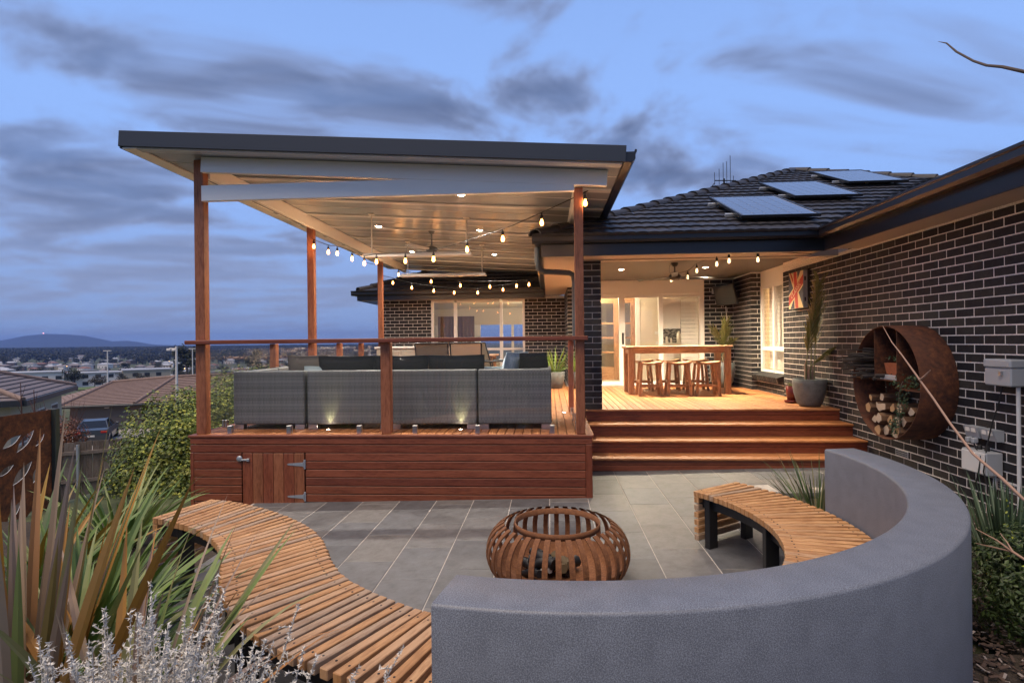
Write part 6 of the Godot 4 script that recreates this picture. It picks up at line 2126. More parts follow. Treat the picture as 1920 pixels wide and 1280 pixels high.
func car(at: Vector3, turn: float) -> void:
	var c := thing("parked_car", "dark blue grey sedan parked on the driveway, seen from behind", "car", at, turn)
	var paint := sm("car_paint", lin(0.035, 0.05, 0.07), 0.25, 0.3)
	paint.clearcoat_enabled = true
	paint.clearcoat = 0.8
	# body: side outline pushed across the width, shoulders drawn in; the tail points to +z
	var outl := [Vector2(2.25, 0.35), Vector2(2.30, 0.6), Vector2(2.25, 0.92), Vector2(1.75, 1.0), Vector2(1.55, 0.98), Vector2(-0.75, 0.95), Vector2(-1.9, 0.80), Vector2(-2.25, 0.62), Vector2(-2.3, 0.35)]
	var cab := [Vector2(1.72, 0.98), Vector2(1.05, 1.38), Vector2(0.4, 1.45), Vector2(-0.15, 1.40), Vector2(-0.95, 0.94)]
	var b := MB.new()
	var lo := []
	for i in outl.size() - 1:
		var p: Vector2 = outl[i]
		var q: Vector2 = outl[i + 1]
		b.quad(Vector3(-0.86, p.y, p.x), Vector3(0.86, p.y, p.x), Vector3(0.86, q.y, q.x), Vector3(-0.86, q.y, q.x))
	for sx in [-1.0, 1.0]:
		for i in range(1, outl.size() - 2):
			var p: Vector2 = outl[i]
			var q: Vector2 = outl[i + 1]
			b.quad(Vector3(sx * 0.86, p.y, p.x), Vector3(sx * 0.86, q.y, q.x), Vector3(sx * 0.91, 0.62, q.x * 0.98), Vector3(sx * 0.91, 0.62, p.x * 0.98), Vector3(sx, 0.2, 0).normalized())
			b.quad(Vector3(sx * 0.91, 0.62, p.x * 0.98), Vector3(sx * 0.91, 0.62, q.x * 0.98), Vector3(sx * 0.87, 0.25, q.x * 0.97), Vector3(sx * 0.87, 0.25, p.x * 0.97), Vector3(sx, -0.1, 0).normalized())
	b.quad(Vector3(-0.86, 0.25, 2.2), Vector3(0.86, 0.25, 2.2), Vector3(0.86, 0.36, 2.25), Vector3(-0.86, 0.36, 2.25))
	part(c, "body", b.done(), paint)
	b = MB.new()
	b.quad(Vector3(-0.58, cab[1].y, cab[1].x), Vector3(0.58, cab[1].y, cab[1].x), Vector3(0.6, cab[2].y, cab[2].x), Vector3(-0.6, cab[2].y, cab[2].x))
	b.quad(Vector3(-0.6, cab[2].y, cab[2].x), Vector3(0.6, cab[2].y, cab[2].x), Vector3(0.58, cab[3].y, cab[3].x), Vector3(-0.58, cab[3].y, cab[3].x))
	for sx in [-1.0, 1.0]:
		for i in 4:
			var p: Vector2 = cab[i]
			var q: Vector2 = cab[i + 1]
			b.tube([Vector3(sx * (0.8 if i == 0 else 0.6), p.y, p.x), Vector3(sx * (0.8 if i == 3 else 0.6), q.y, q.x)], 0.04, 5)
		b.tube([Vector3(sx * 0.61, 1.43, 0.35), Vector3(sx * 0.83, 0.96, 0.35)], 0.035, 5)
	part(c, "cabin", b.done(), paint)
	b = MB.new()
	b.quad(Vector3(-0.8, cab[0].y, cab[0].x), Vector3(0.8, cab[0].y, cab[0].x), Vector3(0.58, cab[1].y, cab[1].x), Vector3(-0.58, cab[1].y, cab[1].x))
	part(c, "rear_window", b.done(), sm("car_glass", lin(0.012, 0.014, 0.016), 0.15))
	for sx in [-1.0, 1.0]:
		b = MB.new()
		b.quad(Vector3(sx * 0.83, 0.97, 1.6), Vector3(sx * 0.83, 0.95, -0.85), Vector3(sx * 0.6, 1.39, -0.12), Vector3(sx * 0.6, 1.37, 1.02))
		part(c, "side_window", b.done(), M.car_glass)
		bx(c, "taillight", Vector3(sx * 0.5 if sx > 0 else -0.84, 0.74, 2.2), Vector3(0.84 if sx > 0 else -0.5, 0.86, 2.30), sm("taillight_red", lin(0.45, 0.02, 0.015), 0.3), 0.01)
		b = MB.new()
		b.box(Vector3(sx * 0.98, 1.0, -0.72), Vector3(0.16, 0.12, 0.1), 0.03)
		part(c, "mirror", b.done(), paint)
		for z in [-1.4, 1.35]:
			var w := MB.new()
			w.lathe([Vector2(0.2, -0.1), Vector2(0.31, -0.1), Vector2(0.32, 0.0), Vector2(0.31, 0.1), Vector2(0.2, 0.1)], 20, Vector3.ZERO, Basis(Vector3(0, 0, 1), PI / 2))
			var tw := part(c, "wheel", w.done(), M.rubber, Vector3(sx * 0.82, 0.32, z))
			var rm := MB.new()
			rm.lathe([Vector2(0.0, 0.02), Vector2(0.2, 0.06)], 14, Vector3.ZERO, Basis(Vector3(0, 0, 1), PI / 2 if sx < 0 else -PI / 2))
			part(tw, "rim", rm.done(), M.alu)
	bx(c, "number_plate", Vector3(-0.19, 0.52, 2.29), Vector3(0.19, 0.63, 2.31), M.plastic_white, 0.002)

# ---------------------------------------------------------------- plants
func leaf(b: MB, p: Vector3, out: Vector3, size: float, col: Color, slim := 0.5) -> void:     # one small leaf, two faces folded on the midrib
	var o := (out.normalized() + jit(0.55)).normalized()
	var t := o.cross(jit(1.0)).normalized()
	var s := o.cross(t)
	b.col = col * rr(0.75, 1.25)
	b.col.a = 1.0
	var tip := p + t * size
	var m := p + t * size * 0.45 - o * size * 0.08
	b.tri(p, m + s * size * slim * 0.5 + o * size * 0.1, tip, (o + s * 0.3).normalized())
	b.tri(p, tip, m - s * size * slim * 0.5 + o * size * 0.1, (o - s * 0.3).normalized())

func crown(b: MB, lobes: Array, count: int, size: float, cols: Array, deep := 0.35, slim := 0.5) -> void:     # lobes of [centre, radii]; leaves crowd the outside of the lobes and thin out inwards
	var f := FastNoiseLite.new()
	f.seed = 17
	f.frequency = 1.7
	for i in count:
		var l: Array = lobes[i % lobes.size()]
		var d := Vector3(rng.randfn(), rng.randfn(), rng.randfn()).normalized()
		var k := 1.0 + 0.22 * f.get_noise_3dv(d * 2.2 + l[0]) + 0.12 * f.get_noise_3dv(d * 7.0 + l[0])
		var r := k * (1.0 - deep * pow(rng.randf(), 2.2)) + (0.07 * rng.randf() if rng.randf() < 0.1 else 0.0)
		var p: Vector3 = l[0] + d * r * l[1]
		var c: Color = cols[rng.randi_range(0, cols.size() - 1)]
		leaf(b, p, d + Vector3.UP * 0.35, size * rr(0.7, 1.25), c, slim)

func strap_plant(nm: String, label: String, at: Vector3, n: int, len0: float, len1: float, wid: float, spread: Array, cols: Array, droop: Array, lean := Vector3.ZERO, cat := "plant") -> Node3D:
	var t := thing(nm, label, cat, at)
	for i in n:
		var an := rr(0, TAU)
		var k := rr(spread[0], spread[1])
		var b := MB.new()
		b.colored = true
		var base := Vector3(cos(an), 0, sin(an)) * rr(0.0, 0.10)
		var c: Color = cols[rng.randi_range(0, cols.size() - 1)]
		c = c * rr(0.8, 1.2)
		c.a = 1.0
		blade(b, base, Vector3(cos(an) * k, 1.0, sin(an) * k) + lean, rr(len0, len1), wid * rr(0.75, 1.2), rr(droop[0], droop[1]), c, 8, 0.3)
		part(t, "leaf", b.done(), M.leaf)
	return t

func build_plants() -> void:
	rng.seed = 991
	var bronze := [Color(0.34, 0.25, 0.18), Color(0.46, 0.35, 0.27), Color(0.46, 0.22, 0.08), Color(0.42, 0.30, 0.24), Color(0.55, 0.29, 0.09), Color(0.28, 0.27, 0.12), Color(0.2, 0.26, 0.08)]
	var green := [Color(0.11, 0.18, 0.04), Color(0.16, 0.24, 0.06), Color(0.07, 0.12, 0.035), Color(0.21, 0.24, 0.08)]
	var gold := [Color(0.36, 0.18, 0.03), Color(0.42, 0.24, 0.05), Color(0.22, 0.16, 0.05)]
	strap_plant("bronze_flax", "bronze and pink sword leaved flax, the tallest in the left bed", Vector3(-1.95, -0.08, -1.95), 64, 1.0, 1.5, 0.044, [0.05, 0.42], bronze + gold, [0.05, 0.5], Vector3(0.05, 0, 0.0))
	strap_plant("bronze_flax", "brownish flax with arching leaves between the silver shrub and bench", Vector3(-1.60, -0.08, -1.96), 52, 0.7, 1.15, 0.04, [0.2, 0.9], bronze, [0.4, 1.5], Vector3(0.12, 0, 0.08))
	strap_plant("green_flax", "green flax leaning towards the end of the curved bench", Vector3(-2.50, -0.1, -2.85), 110, 0.6, 1.05, 0.042, [0.3, 1.3], green, [0.5, 1.5], Vector3(0.15, 0, -0.05))
	strap_plant("green_flax", "yellow tipped green flax in front of the rusty screen", Vector3(-3.2, -0.12, -3.2), 60, 0.7, 1.2, 0.045, [0.2, 1.0], green + gold, [0.3, 1.1], Vector3(0.1, 0, 0))
	strap_plant("green_flax", "dark green flax behind the bronze flax", Vector3(-2.2, -0.1, -2.45), 110, 0.55, 0.95, 0.036, [0.3, 1.2], green, [0.6, 1.6])
	strap_plant("green_flax", "small green flax at the foot of the hedge", Vector3(-3.6, -0.12, -4.5), 80, 0.5, 0.9, 0.034, [0.3, 1.2], green, [0.5, 1.4])
	# silver shrub in front
	var sh := thing("silver_shrub", "silvery white cushion bush with feathery twigs in the near bed", "shrub", Vector3(-1.02, -0.1, -1.36))
	var st := MB.new()
	var lf := MB.new()
	lf.colored = true
	for i in 260:
		var an := rr(0, TAU)
		var q := rr(0, 1)
		var foot := Vector3(cos(an) * rr(0.0, 0.50), 0.0, sin(an) * rr(0.0, 0.2))
		var hgt := rr(0.68, 1.07) * (1.0 - 0.25 * absf(foot.x) / 0.5)
		var lean := Vector3(foot.x * 0.55 + rr(-0.08, 0.10), 0, foot.z * 0.5 + rr(-0.1, 0.06))
		var pts := []
		for j in 7:
			var t := j / 6.0
			pts.append(foot + lean * t * t + Vector3.UP * hgt * t + jit(0.008))
		st.tube(pts, [0.004, 0.0035, 0.003, 0.003, 0.0025, 0.002, 0.001], 4)
		for j in 72:
			var t := lerpf(0.36, 1.0, j / 71.0)
			var k := t * 6.0
			var a: Vector3 = pts[int(minf(k, 5.0))].lerp(pts[int(minf(k, 5.0)) + 1], k - minf(floorf(k), 5.0))
			var sprig: bool = j % 4 == 0 and t < 0.95
			var d := Vector3(rng.randfn(), rr(0.2, 1.0), rng.randfn()).normalized()
			if sprig:
				var l := rr(0.04, 0.10) * (1.15 - t)  + 0.02
				st.tube([a, a + d * l], [0.002, 0.0012], 4, false)
				for m in 14: fleck(lf, a + d * l * (0.1 + 0.9 * m / 13.0))
			else:
				for m in 4: fleck(lf, a + jit(0.003))
	part(sh, "stems", st.done(), sm("silver_stem", lin(0.45, 0.42, 0.38), 0.9))
	part(sh, "foliage", lf.done(), M.leaf_matt)
	# hedge beside the deck
	var hg := thing("hedge_shrub", "dense yellow green clipped hedge shrub beside the timber deck", "shrub", Vector3(-5.15, -0.74, -8.0))
	var b := MB.new()
	b.colored = true
	var hc := [Color(0.07, 0.105, 0.014), Color(0.11, 0.15, 0.018), Color(0.17, 0.20, 0.025), Color(0.045, 0.07, 0.013), Color(0.24, 0.25, 0.03)]
	var lobes := [[Vector3(0.22, 0.75, 0.55), Vector3(0.85, 1.0, 0.95)], [Vector3(0.35, 1.0, -0.4), Vector3(0.85, 0.95, 1.0)], [Vector3(0.3, 1.0, -1.6), Vector3(0.95, 0.95, 1.1)], [Vector3(0.12, 0.2, 0.3), Vector3(0.95, 1.0, 1.1)], [Vector3(0.4, 1.05, -2.8), Vector3(0.85, 0.9, 1.1)], [Vector3(0.35, 0.3, 1.1), Vector3(0.8, 1.0, 0.7)]]
	crown(b, lobes, 110000, 0.044, hc, 0.34, 0.72)
	part(hg, "crown", b.done(), M.leaf)
	var core := MB.new()
	for i in 14:
		var l: Array = lobes[i % 6]
		core.tube([Vector3(l[0].x * 0.5, 0, l[0].z), l[0] + Vector3(rr(-0.6, 0.6), rr(0.0, 0.6), rr(-0.6, 0.6))], [0.03, 0.008], 5)
	part(hg, "stems", core.done(), M.bark)
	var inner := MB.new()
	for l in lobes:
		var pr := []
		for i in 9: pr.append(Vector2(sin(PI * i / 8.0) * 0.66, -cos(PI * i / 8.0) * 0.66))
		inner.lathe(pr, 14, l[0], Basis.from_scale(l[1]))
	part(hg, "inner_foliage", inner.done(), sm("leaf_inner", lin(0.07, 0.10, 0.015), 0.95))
	# rust leaved shrub behind the fence
	var rs := thing("russet_shrub", "rust red leaved shrub behind the paling fence", "shrub", Vector3(-14.75, -2.45, -16.0))
	b = MB.new()
	b.colored = true
	crown(b, [[Vector3(0, 1.2, 0), Vector3(0.75, 0.85, 0.7)], [Vector3(0.5, 1.35, 0.1), Vector3(0.5, 0.6, 0.5)], [Vector3(-0.35, 1.6, 0), Vector3(0.45, 0.6, 0.5)]], 3600, 0.075, [Color(0.16, 0.045, 0.018), Color(0.22, 0.07, 0.025), Color(0.10, 0.03, 0.015), Color(0.26, 0.10, 0.05)], 0.7)
	part(rs, "crown", b.done(), M.leaf)
	var tw := MB.new()
	for i in 26:
		var an := rr(0, TAU)
		tw.tube([Vector3(0, 0.2, 0), Vector3(cos(an) * 0.4, 1.3, sin(an) * 0.3), Vector3(cos(an) * rr(0.5, 0.9), rr(1.9, 2.6), sin(an) * 0.5)], [0.02, 0.012, 0.004], 4)
	part(rs, "stems", tw.done(), sm("stem_red", lin(0.10, 0.045, 0.035), 0.8))
	for q in [[-13.86, 3.1, -14.0, "tall bare reddish sapling behind the screen, nearer the post"], [-13.49, 2.9, -14.0, "shorter bare reddish sapling behind the screen"]]:
		var bs := thing("bare_sapling", q[3], "sapling", Vector3(q[0], -2.4, q[2]), 0, "bare saplings behind the rusty screen")
		var m := MB.new()
		m.tube([Vector3.ZERO, Vector3(0.03, q[1] * 0.5, 0), Vector3(-0.02, q[1], 0)], [0.03, 0.022, 0.008], 5)
		for i in 7: m.tube([Vector3(0.02, q[1] * (0.4 + 0.08 * i), 0), Vector3(rr(-0.25, 0.25), q[1] * (0.5 + 0.08 * i), rr(-0.1, 0.1))], [0.008, 0.003], 4)
		part(bs, "stem", m.done(), M.stem_red)
	# leafless tree seen through the balustrade
	var bt := thing("bare_tree", "leafless tree beyond the deck between the left posts", "tree", Vector3(-9.5, -3.4, -20.0))
	var bm := MB.new()
	grow(bm, Vector3(0, -0.6, 0), Vector3(0.03, 1, 0), 2.3, 0.05, 5)
	part(bt, "branches", bm.done(), sm("bare_bark", lin(0.13, 0.085, 0.07), 0.9))
	# grass tuft by the end of the curved wall
	strap_plant("grass_tuft", "tuft of fine green grass at the end of the curved wall", Vector3(2.28, 0.0, -5.0), 90, 0.45, 0.72, 0.014, [0.1, 0.75], [Color(0.10, 0.15, 0.05), Color(0.15, 0.19, 0.07), Color(0.06, 0.10, 0.04), Color(0.22, 0.20, 0.10)], [0.2, 0.9], Vector3(-0.1, 0, 0.1))
	# bed between the curved wall and the house
	strap_plant("flax_lily", "blue green flax lily between curved wall and brick wall", Vector3(2.72, 0.0, -3.55), 90, 0.5, 0.85, 0.022, [0.05, 0.6], [Color(0.07, 0.11, 0.06), Color(0.10, 0.15, 0.09), Color(0.05, 0.08, 0.04)], [0.1, 0.8])
	strap_plant("flax_lily", "second flax lily further along the brick wall", Vector3(3.05, 0.0, -4.05), 80, 0.4, 0.7, 0.02, [0.05, 0.6], [Color(0.07, 0.11, 0.06), Color(0.10, 0.15, 0.09)], [0.1, 0.8])
	var bxs := thing("box_shrub", "small dark leaved shrub with lime tips outside the curved wall", "shrub", Vector3(2.62, 0.0, -3.2))
	b = MB.new()
	b.colored = true
	crown(b, [[Vector3(0, 0.25, 0), Vector3(0.32, 0.34, 0.34)], [Vector3(0.3, 0.25, 0.1), Vector3(0.32, 0.3, 0.3)]], 14000, 0.03, [Color(0.04, 0.065, 0.015), Color(0.055, 0.085, 0.02), Color(0.03, 0.05, 0.014)], 0.5)
	for i in 16:
		var p := Vector3(rr(-0.3, 0.55), rr(0.3, 0.55), rr(-0.2, 0.4))
		for j in 16: leaf(b, p + Vector3(0, j * 0.012, 0) + jit(0.01), Vector3(rr(-1, 1), 0.8, rr(-1, 1)), 0.022, Color(0.30, 0.34, 0.03))
	part(bxs, "crown", b.done(), M.leaf)
	var bst := MB.new()
	for i in 8: bst.tube([Vector3(0.1, -0.02, 0.05), Vector3(rr(-0.2, 0.4), 0.3, rr(-0.2, 0.3))], [0.012, 0.004], 5)
	part(bxs, "stems", bst.done(), M.bark)
	var lime := thing("lime_shrub", "low lime green shrub on the bark mulch", "shrub", Vector3(2.5, 0.0, -2.42))
	b = MB.new()
	b.colored = true
	for i in 26:
		var p := Vector3(rr(-0.12, 0.4), 0.02, rr(-0.2, 0.25))
		var d := Vector3(rr(-0.3, 0.3), 1, rr(-0.3, 0.3)) * rr(0.18, 0.36)
		for j in 26: leaf(b, p + d * (j / 25.0) + jit(0.006), Vector3(rr(-1, 1), 0.6, rr(-1, 1)), 0.026, Color(0.14, 0.2, 0.02) if j < 14 else Color(0.32, 0.36, 0.04))
	part(lime, "crown", b.done(), M.leaf)
	# bark chips
	var mu := MultiMesh.new()
	mu.transform_format = MultiMesh.TRANSFORM_3D
	mu.use_colors = true
	mu.mesh = cb(Vector3(0.032, 0.005, 0.011), 0.0015)
	mu.instance_count = 9000
	for i in 9000:
		var x := rr(1.55, 3.95)
		var z := rr(-5.4, -1.3)
		while Vector2(x - RING.x, z - RING.y).length() < 2.12:
			x = rr(1.55, 3.95)
			z = rr(-5.4, -1.3)
		var bs := Basis.from_euler(Vector3(rr(-0.5, 0.5), rr(0, TAU), rr(-0.5, 0.5))).scaled(Vector3.ONE * rr(0.5, 1.5))
		mu.set_instance_transform(i, Transform3D(bs, Vector3(minf(x, 3.95), rr(0.0, 0.022), z)))
		var g := rr(0.4, 1.0)
		mu.set_instance_color(i, Color(0.10, 0.062, 0.045) * g if rng.randf() < 0.86 else Color(0.30, 0.25, 0.22))
	var mi := MultiMeshInstance3D.new()
	mi.name = "bark_mulch"
	mi.multimesh = mu
	var chip := sm("chip", Color.WHITE, 0.9)
	chip.vertex_color_use_as_albedo = true
	mi.material_override = chip
	add_child(mi)
	mi.set_meta("kind", "stuff")
	mi.set_meta("label", "brown bark mulch chips in the bed by the brick wall")
	mi.set_meta("category", "mulch")
	# long bare shoots reaching in from a shrub outside the picture
	var o := Vector3(2.85, 0.0, -2.3)
	var ts := thing("bare_shrub", "leafless shrub with long pale shoots reaching across the brick wall", "shrub", o)
	var at := func(l: Array) -> Array:
		var r := []
		for q in l: r.append(Vector3(q[0], q[1], q[2]) - o)
		return r
	var m := MB.new()
	m.tube(at.call([[2.85, 0, -2.3], [2.6, 0.5, -2.4], [2.2, 0.82, -2.52], [2.05, 0.91, -2.59], [2.05, 0.97, -2.70], [2.05, 1.05, -2.88], [2.05, 1.18, -3.04], [2.05, 1.29, -3.16], [2.05, 1.40, -3.29], [2.05, 1.52, -3.43], [2.05, 1.59, -3.52], [2.05, 1.69, -3.61]]), [0.012, 0.010, 0.008, 0.007, 0.007, 0.0065, 0.006, 0.0055, 0.005, 0.004, 0.003, 0.0015], 7)
	m.tube(at.call([[2.05, 1.38, -3.27], [2.05, 1.41, -3.22], [2.05, 1.44, -3.18]]), [0.006, 0.005, 0.002], 5)
	part(ts, "shoot", m.done(), M.twig)
	m = MB.new()
	m.tube(at.call([[2.85, 0, -2.3], [2.55, 0.45, -2.4], [2.2, 0.62, -2.54], [2.05, 0.65, -2.59], [2.05, 0.66, -2.65], [2.05, 0.68, -2.74], [2.05, 0.69, -2.87]]), [0.012, 0.01, 0.008, 0.007, 0.006, 0.004, 0.002], 6)
	m.tube(at.call([[2.05, 0.66, -2.65], [2.05, 0.64, -2.76], [2.05, 0.62, -2.87]]), [0.005, 0.004, 0.0015], 5)
	m.tube(at.call([[2.05, 0.66, -2.65], [2.05, 0.69, -2.68], [2.05, 0.72, -2.72]]), [0.005, 0.003, 0.0015], 5)
	part(ts, "shoot", m.done(), M.twig)
	m = MB.new()
	m.tube(at.call([[2.85, 0, -2.3], [2.95, 1.0, -2.3], [2.8, 2.1, -2.35], [2.3, 2.62, -2.48], [2.05, 2.75, -2.56], [2.05, 2.83, -2.68], [2.05, 2.88, -2.77], [2.05, 2.94, -2.85], [2.05, 3.04, -2.96], [2.05, 3.12, -3.03], [2.05, 3.16, -3.09]]), [0.018, 0.016, 0.013, 0.009, 0.0075, 0.007, 0.006, 0.0055, 0.005, 0.0035, 0.001], 7)
	part(ts, "shoot", m.done(), M.bark)

func fleck(b: MB, p: Vector3) -> void:
	var d := Vector3(rng.randfn(), rng.randfn() + 0.4, rng.randfn()).normalized()
	var s := d.cross(jit(1.0)).normalized() * 0.0024
	var g := rr(0.6, 0.85)
	b.col = Color(g, g * 0.94, g * 0.82)
	var l := rr(0.008, 0.014)
	b.tri(p - s, p + s, p + d * l + s * 0.4)

func grow(b: MB, p: Vector3, d: Vector3, l: float, r: float, depth: int) -> void:
	var e := p + d.normalized() * l
	var m := p.lerp(e, 0.5) + jit(l * 0.05)
	b.tube([p, m, e], [r, r * 0.82, r * 0.65], 5 if depth > 2 else 4, false)
	if depth <= 0: return
	for i in (3 if depth > 1 else 4):
		grow(b, p.lerp(e, rr(0.6, 1.0)), d.normalized() + jit(0.62) + Vector3.UP * 0.22, l * rr(0.52, 0.75), r * 0.58, depth - 1)

# ---------------------------------------------------------------- the valley town
func tree_kind(sd: int, hgt: float, cols: Array, n: int, wide := 1.0) -> Array:     # [trunk mesh, crown mesh]
	rng.seed = sd
	var tr := MB.new()
	tr.tube([Vector3.ZERO, Vector3(rr(-0.2, 0.2), hgt * 0.3, 0), Vector3(rr(-0.3, 0.3), hgt * 0.62, 0)], [hgt * 0.035, hgt * 0.027, hgt * 0.012], 6)
	for i in 5:
		var a := rr(0, TAU)
		tr.tube([Vector3(0, hgt * rr(0.25, 0.45), 0), Vector3(cos(a), 0, sin(a)) * hgt * 0.22 * wide + Vector3(0, hgt * rr(0.5, 0.75), 0)], [hgt * 0.016, hgt * 0.006], 5)
	var b := MB.new()
	b.colored = true
	var lobes := []
	for i in 7:
		var a := TAU * i / 7.0 + rr(-0.4, 0.4)
		lobes.append([Vector3(cos(a) * hgt * rr(0.08, 0.24) * wide, hgt * rr(0.45, 0.85), sin(a) * hgt * rr(0.08, 0.24) * wide), Vector3(1.0 * wide, 0.75, 1.0 * wide) * hgt * rr(0.13, 0.22)])
	crown(b, lobes, n, hgt * 0.06, cols, 0.6, 0.8)
	return [tr.done(), b.done()]

func town_spot(u: float, dist: float) -> Vector3:      # a place in the valley by bearing (slope x over z) and distance
	return Vector3(u * dist, ht(u * dist, -dist), -dist)

func build_town() -> void:
	var dark := [Color(0.030, 0.036, 0.020), Color(0.042, 0.048, 0.028), Color(0.022, 0.026, 0.016), Color(0.055, 0.052, 0.032)]
	var warm := [Color(0.06, 0.045, 0.03), Color(0.045, 0.038, 0.028), Color(0.05, 0.05, 0.03)]
	var kinds := [tree_kind(1, 11.0, dark, 900), tree_kind(2, 8.0, dark, 800, 1.2), tree_kind(3, 13.0, dark, 900, 0.8), tree_kind(4, 6.0, warm, 600, 1.1)]
	rng.seed = 77
	# single trees one can tell apart
	var singles := [[-0.885, 225.0, 1, 1.35, "round dark tree before the long white building"], [-0.665, 215.0, 0, 1.5, "big spreading gum tree behind the white pole"], [-0.845, 222.0, 3, 1.1, "small dark tree by the white building car park"], [-0.83, 222.0, 3, 1.0, "small bushy tree left of the far floodlight pole"], [-0.79, 224.0, 3, 1.15, "small bushy tree right of the far floodlight pole"], [-0.755, 226.0, 3, 1.1, "small bushy tree at the end of the white building"], [-0.74, 228.0, 3, 0.9, "smallest bushy tree at the end of the white building"]]
	for q in singles:
		var t := thing("town_tree", q[4], "tree", town_spot(q[0], q[1]), rr(0, TAU), "trees in the valley town")
		t.scale = Vector3.ONE * q[3]
		part(t, "trunk", kinds[q[2]][0], M.bark)
		part(t, "crown", kinds[q[2]][1], M.leaf_matt)
	for i in 90:
		var dist := rr(255.0, 950.0)
		var t := thing("town_tree", "dark tree among the houses of the valley town", "tree", town_spot(rr(-1.06, -0.27), dist), rr(0, TAU), "trees in the valley town")
		var k := rng.randi_range(0, 3)
		t.scale = Vector3.ONE * rr(0.8, 1.4)
		part(t, "trunk", kinds[k][0], M.bark)
		part(t, "crown", kinds[k][1], M.leaf_matt)
	# long white building with dark windows
	var wb := thing("white_building", "long low white two storey building across the sports field", "building", town_spot(-0.857, 232.0) + Vector3(0, 1.6, 0), 0.708)
	bx(wb, "wall", Vector3(-26, -2, -6), Vector3(-8, 6.5, 6), M.far_white, 0.0)
	bx(wb, "wall", Vector3(-8, -2, -5), Vector3(12, 5.6, 5), M.far_white, 0.0)
	bx(wb, "wall", Vector3(12, -2, -6), Vector3(30, 6.2, 6), M.far_cream, 0.0)
	bx(wb, "roof", Vector3(-26.5, 6.501, -6.5), Vector3(-7.6, 7.0, 6.5), M.far_roof_pale, 0.0)
	bx(wb, "roof", Vector3(-7.5, 5.601, -5.5), Vector3(11.8, 6.0, 5.5), M.far_roof_pale, 0.0)
	bx(wb, "roof", Vector3(11.9, 6.201, -6.5), Vector3(30.5, 6.7, 6.5), M.far_roof_pale, 0.0)
	for i in 12:
		var x := -24.0 + i * 4.4
		var zf := 6.0 if x < -8 or x > 12 else 5.0
		for y in [0.6, 3.6]:
			bx(wb, "window", Vector3(x, y, zf), Vector3(x + 2.0, y + 1.5, zf + 0.06), M.far_dark, 0.0)
	# houses
	var roofs := [M.far_roof, M.far_roof_pale, sm("roof_red", lin(0.22, 0.11, 0.085), 0.8), sm("roof_slate", lin(0.12, 0.125, 0.14), 0.7)]
	var walls := [sm("wall_pale", lin(0.72, 0.68, 0.64), 0.8), M.far_cream, sm("wall_sand", lin(0.5, 0.43, 0.34), 0.85), M.far_brick]
	for i in 220:
		var dist := 266.0 + 900.0 * pow(rng.randf(), 1.1)
		var wdt := rr(9, 17)
		var dep := rr(7, 10)
		var t := thing("town_house", "small pale house in the valley town", "house", town_spot(rr(-1.08, -0.25), dist), rr(-0.6, 0.6), "houses of the valley town")
		var hh := rr(2.6, 5.4)
		bx(t, "wall", Vector3(-wdt / 2, -1.5, -dep / 2), Vector3(wdt / 2, hh, dep / 2), walls[[0, 0, 1, 2, 3][rng.randi_range(0, 4)]], 0.0)
		var r := MB.new()
		var o := 0.5
		var rise := dep * 0.2
		var A := Vector3(-wdt / 2 - o, hh, dep / 2 + o)
		var B := Vector3(wdt / 2 + o, hh, dep / 2 + o)
		var C := Vector3(wdt / 2 + o, hh, -dep / 2 - o)
		var D := Vector3(-wdt / 2 - o, hh, -dep / 2 - o)
		var E := Vector3(-wdt / 2 + dep * 0.4, hh + rise, 0)
		var F := Vector3(wdt / 2 - dep * 0.4, hh + rise, 0)
		for f in [[A, B, F, E], [C, D, E, F], [B, C, F], [D, A, E]]: r.poly(f, Vector3(0, hh - 3, 0))
		part(t, "roof", r.done(), roofs[rng.randi_range(0, 3)])
		for k in 3:
			bx(t, "window", Vector3(-wdt * 0.35 + k * wdt * 0.28, 0.8, dep / 2), Vector3(-wdt * 0.35 + k * wdt * 0.28 + 1.5, 2.0, dep / 2 + 0.05), M.far_dark, 0.0)
	# lit street lamps far off
	var cols := emit("street_glow", Color(1.0, 0.75, 0.45), 8.0)
	var ball := MB.new()
	ball.lathe([Vector2(0.0, -0.25), Vector2(0.25, 0.0), Vector2(0.0, 0.25)], 8)
	var bm := ball.done()
	for i in 16:
		var t := thing("street_lamp", "tiny lit street lamp in the valley town", "street lamp", town_spot(rr(-1.05, -0.3), rr(260, 900)), 0, "lit street lamps of the valley town")
		var m := MB.new()
		m.tube([Vector3.ZERO, Vector3(0, 6.5, 0)], 0.08, 5)
		part(t, "pole", m.done(), M.far_roof_pale)
		part(t, "lamp", bm, cols, Vector3(0, 6.7, 0))
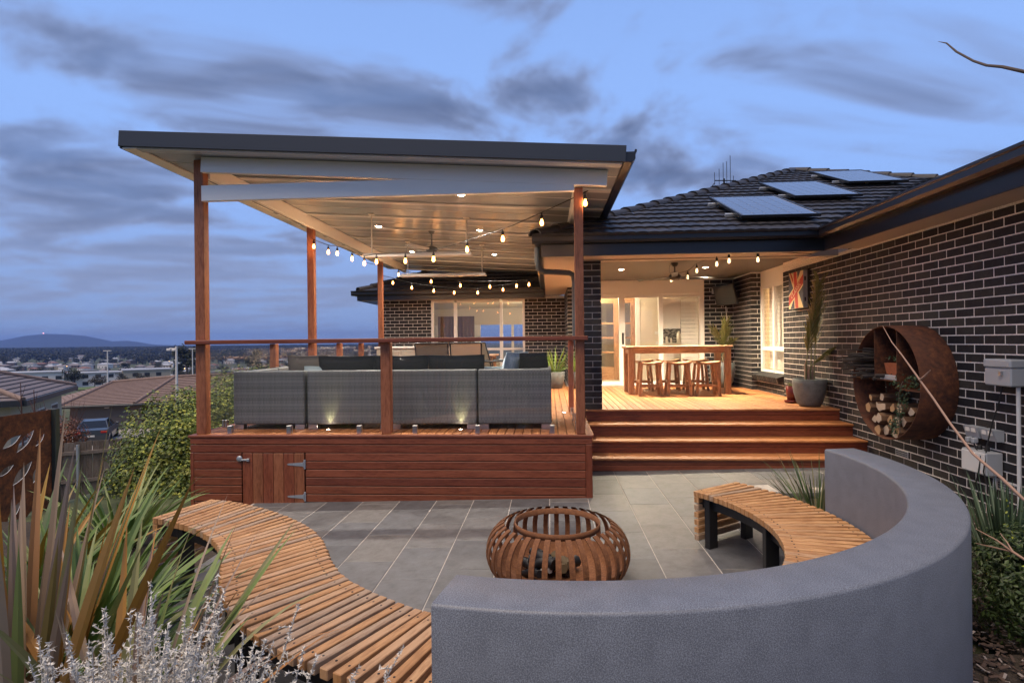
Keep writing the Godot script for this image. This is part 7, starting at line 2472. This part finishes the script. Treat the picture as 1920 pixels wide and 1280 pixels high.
	var sl := thing("summit_lamp", "pinkish warning light on the mountain top", "lamp", Vector3(-0.945, 0, -1) * 5990.0 + Vector3(0, 152, 0))
	var sb := MB.new()
	sb.lathe([Vector2(0.0, -4.0), Vector2(9.0, 0.0), Vector2(0.0, 7.0)], 10)
	part(sl, "lamp_glass", sb.done(), emit("summit_glow", Color(1.0, 0.62, 0.62), 2.5))
	var sm_ := MB.new()
	sm_.tube([Vector3(0, -40, 0), Vector3(0, -3.5, 0)], 3.0, 6)
	part(sl, "mast", sm_.done(), M.far_roof_pale)
	# woods beyond the town
	var mk := MB.new()
	mk.colored = true
	rng.seed = 5
	crown(mk, [[Vector3(0, 5.2, 0), Vector3(3.6, 3.4, 3.6)], [Vector3(2, 6.6, 1), Vector3(2.6, 2.4, 2.6)], [Vector3(-2, 6.2, -1), Vector3(2.6, 2.6, 2.6)]], 170, 1.9, dark, 0.5, 1.0)
	mk.col = Color(0.03, 0.025, 0.02)
	mk.tube([Vector3.ZERO, Vector3(0, 5, 0)], [0.4, 0.25], 4)
	var wm := MultiMesh.new()
	wm.transform_format = MultiMesh.TRANSFORM_3D
	wm.mesh = mk.done()
	wm.instance_count = 7000
	for i in 7000:
		var dist := 760.0 + 2400.0 * pow(rng.randf(), 0.6)
		var p := town_spot(rr(-1.12, -0.2), dist)
		wm.set_instance_transform(i, Transform3D(Basis(Vector3.UP, rr(0, TAU)).scaled(Vector3.ONE * rr(0.7, 1.6)), p))
	var wi := MultiMeshInstance3D.new()
	wi.name = "distant_woodland"
	wi.multimesh = wm
	wi.material_override = M.leaf_matt
	add_child(wi)
	wi.set_meta("kind", "stuff")
	wi.set_meta("label", "dark bushland between the valley town and the mountain")
	wi.set_meta("category", "woodland")

func _ready() -> void:
	rng.seed = 4711
	set_view()
	make_materials()
	build_ground()
	build_patio()
	build_house()
	build_deck()
	build_roof()
	build_balustrade()
	build_seat_wall()
	build_bench()
	build_fire_pit()
	build_sofa()
	build_deck_items()
	build_porch_items()
	build_wall_items()
	build_roof_items()
	build_lamps()
	build_fence_and_screen()
	build_neighbours()
	build_plants()
	build_town()
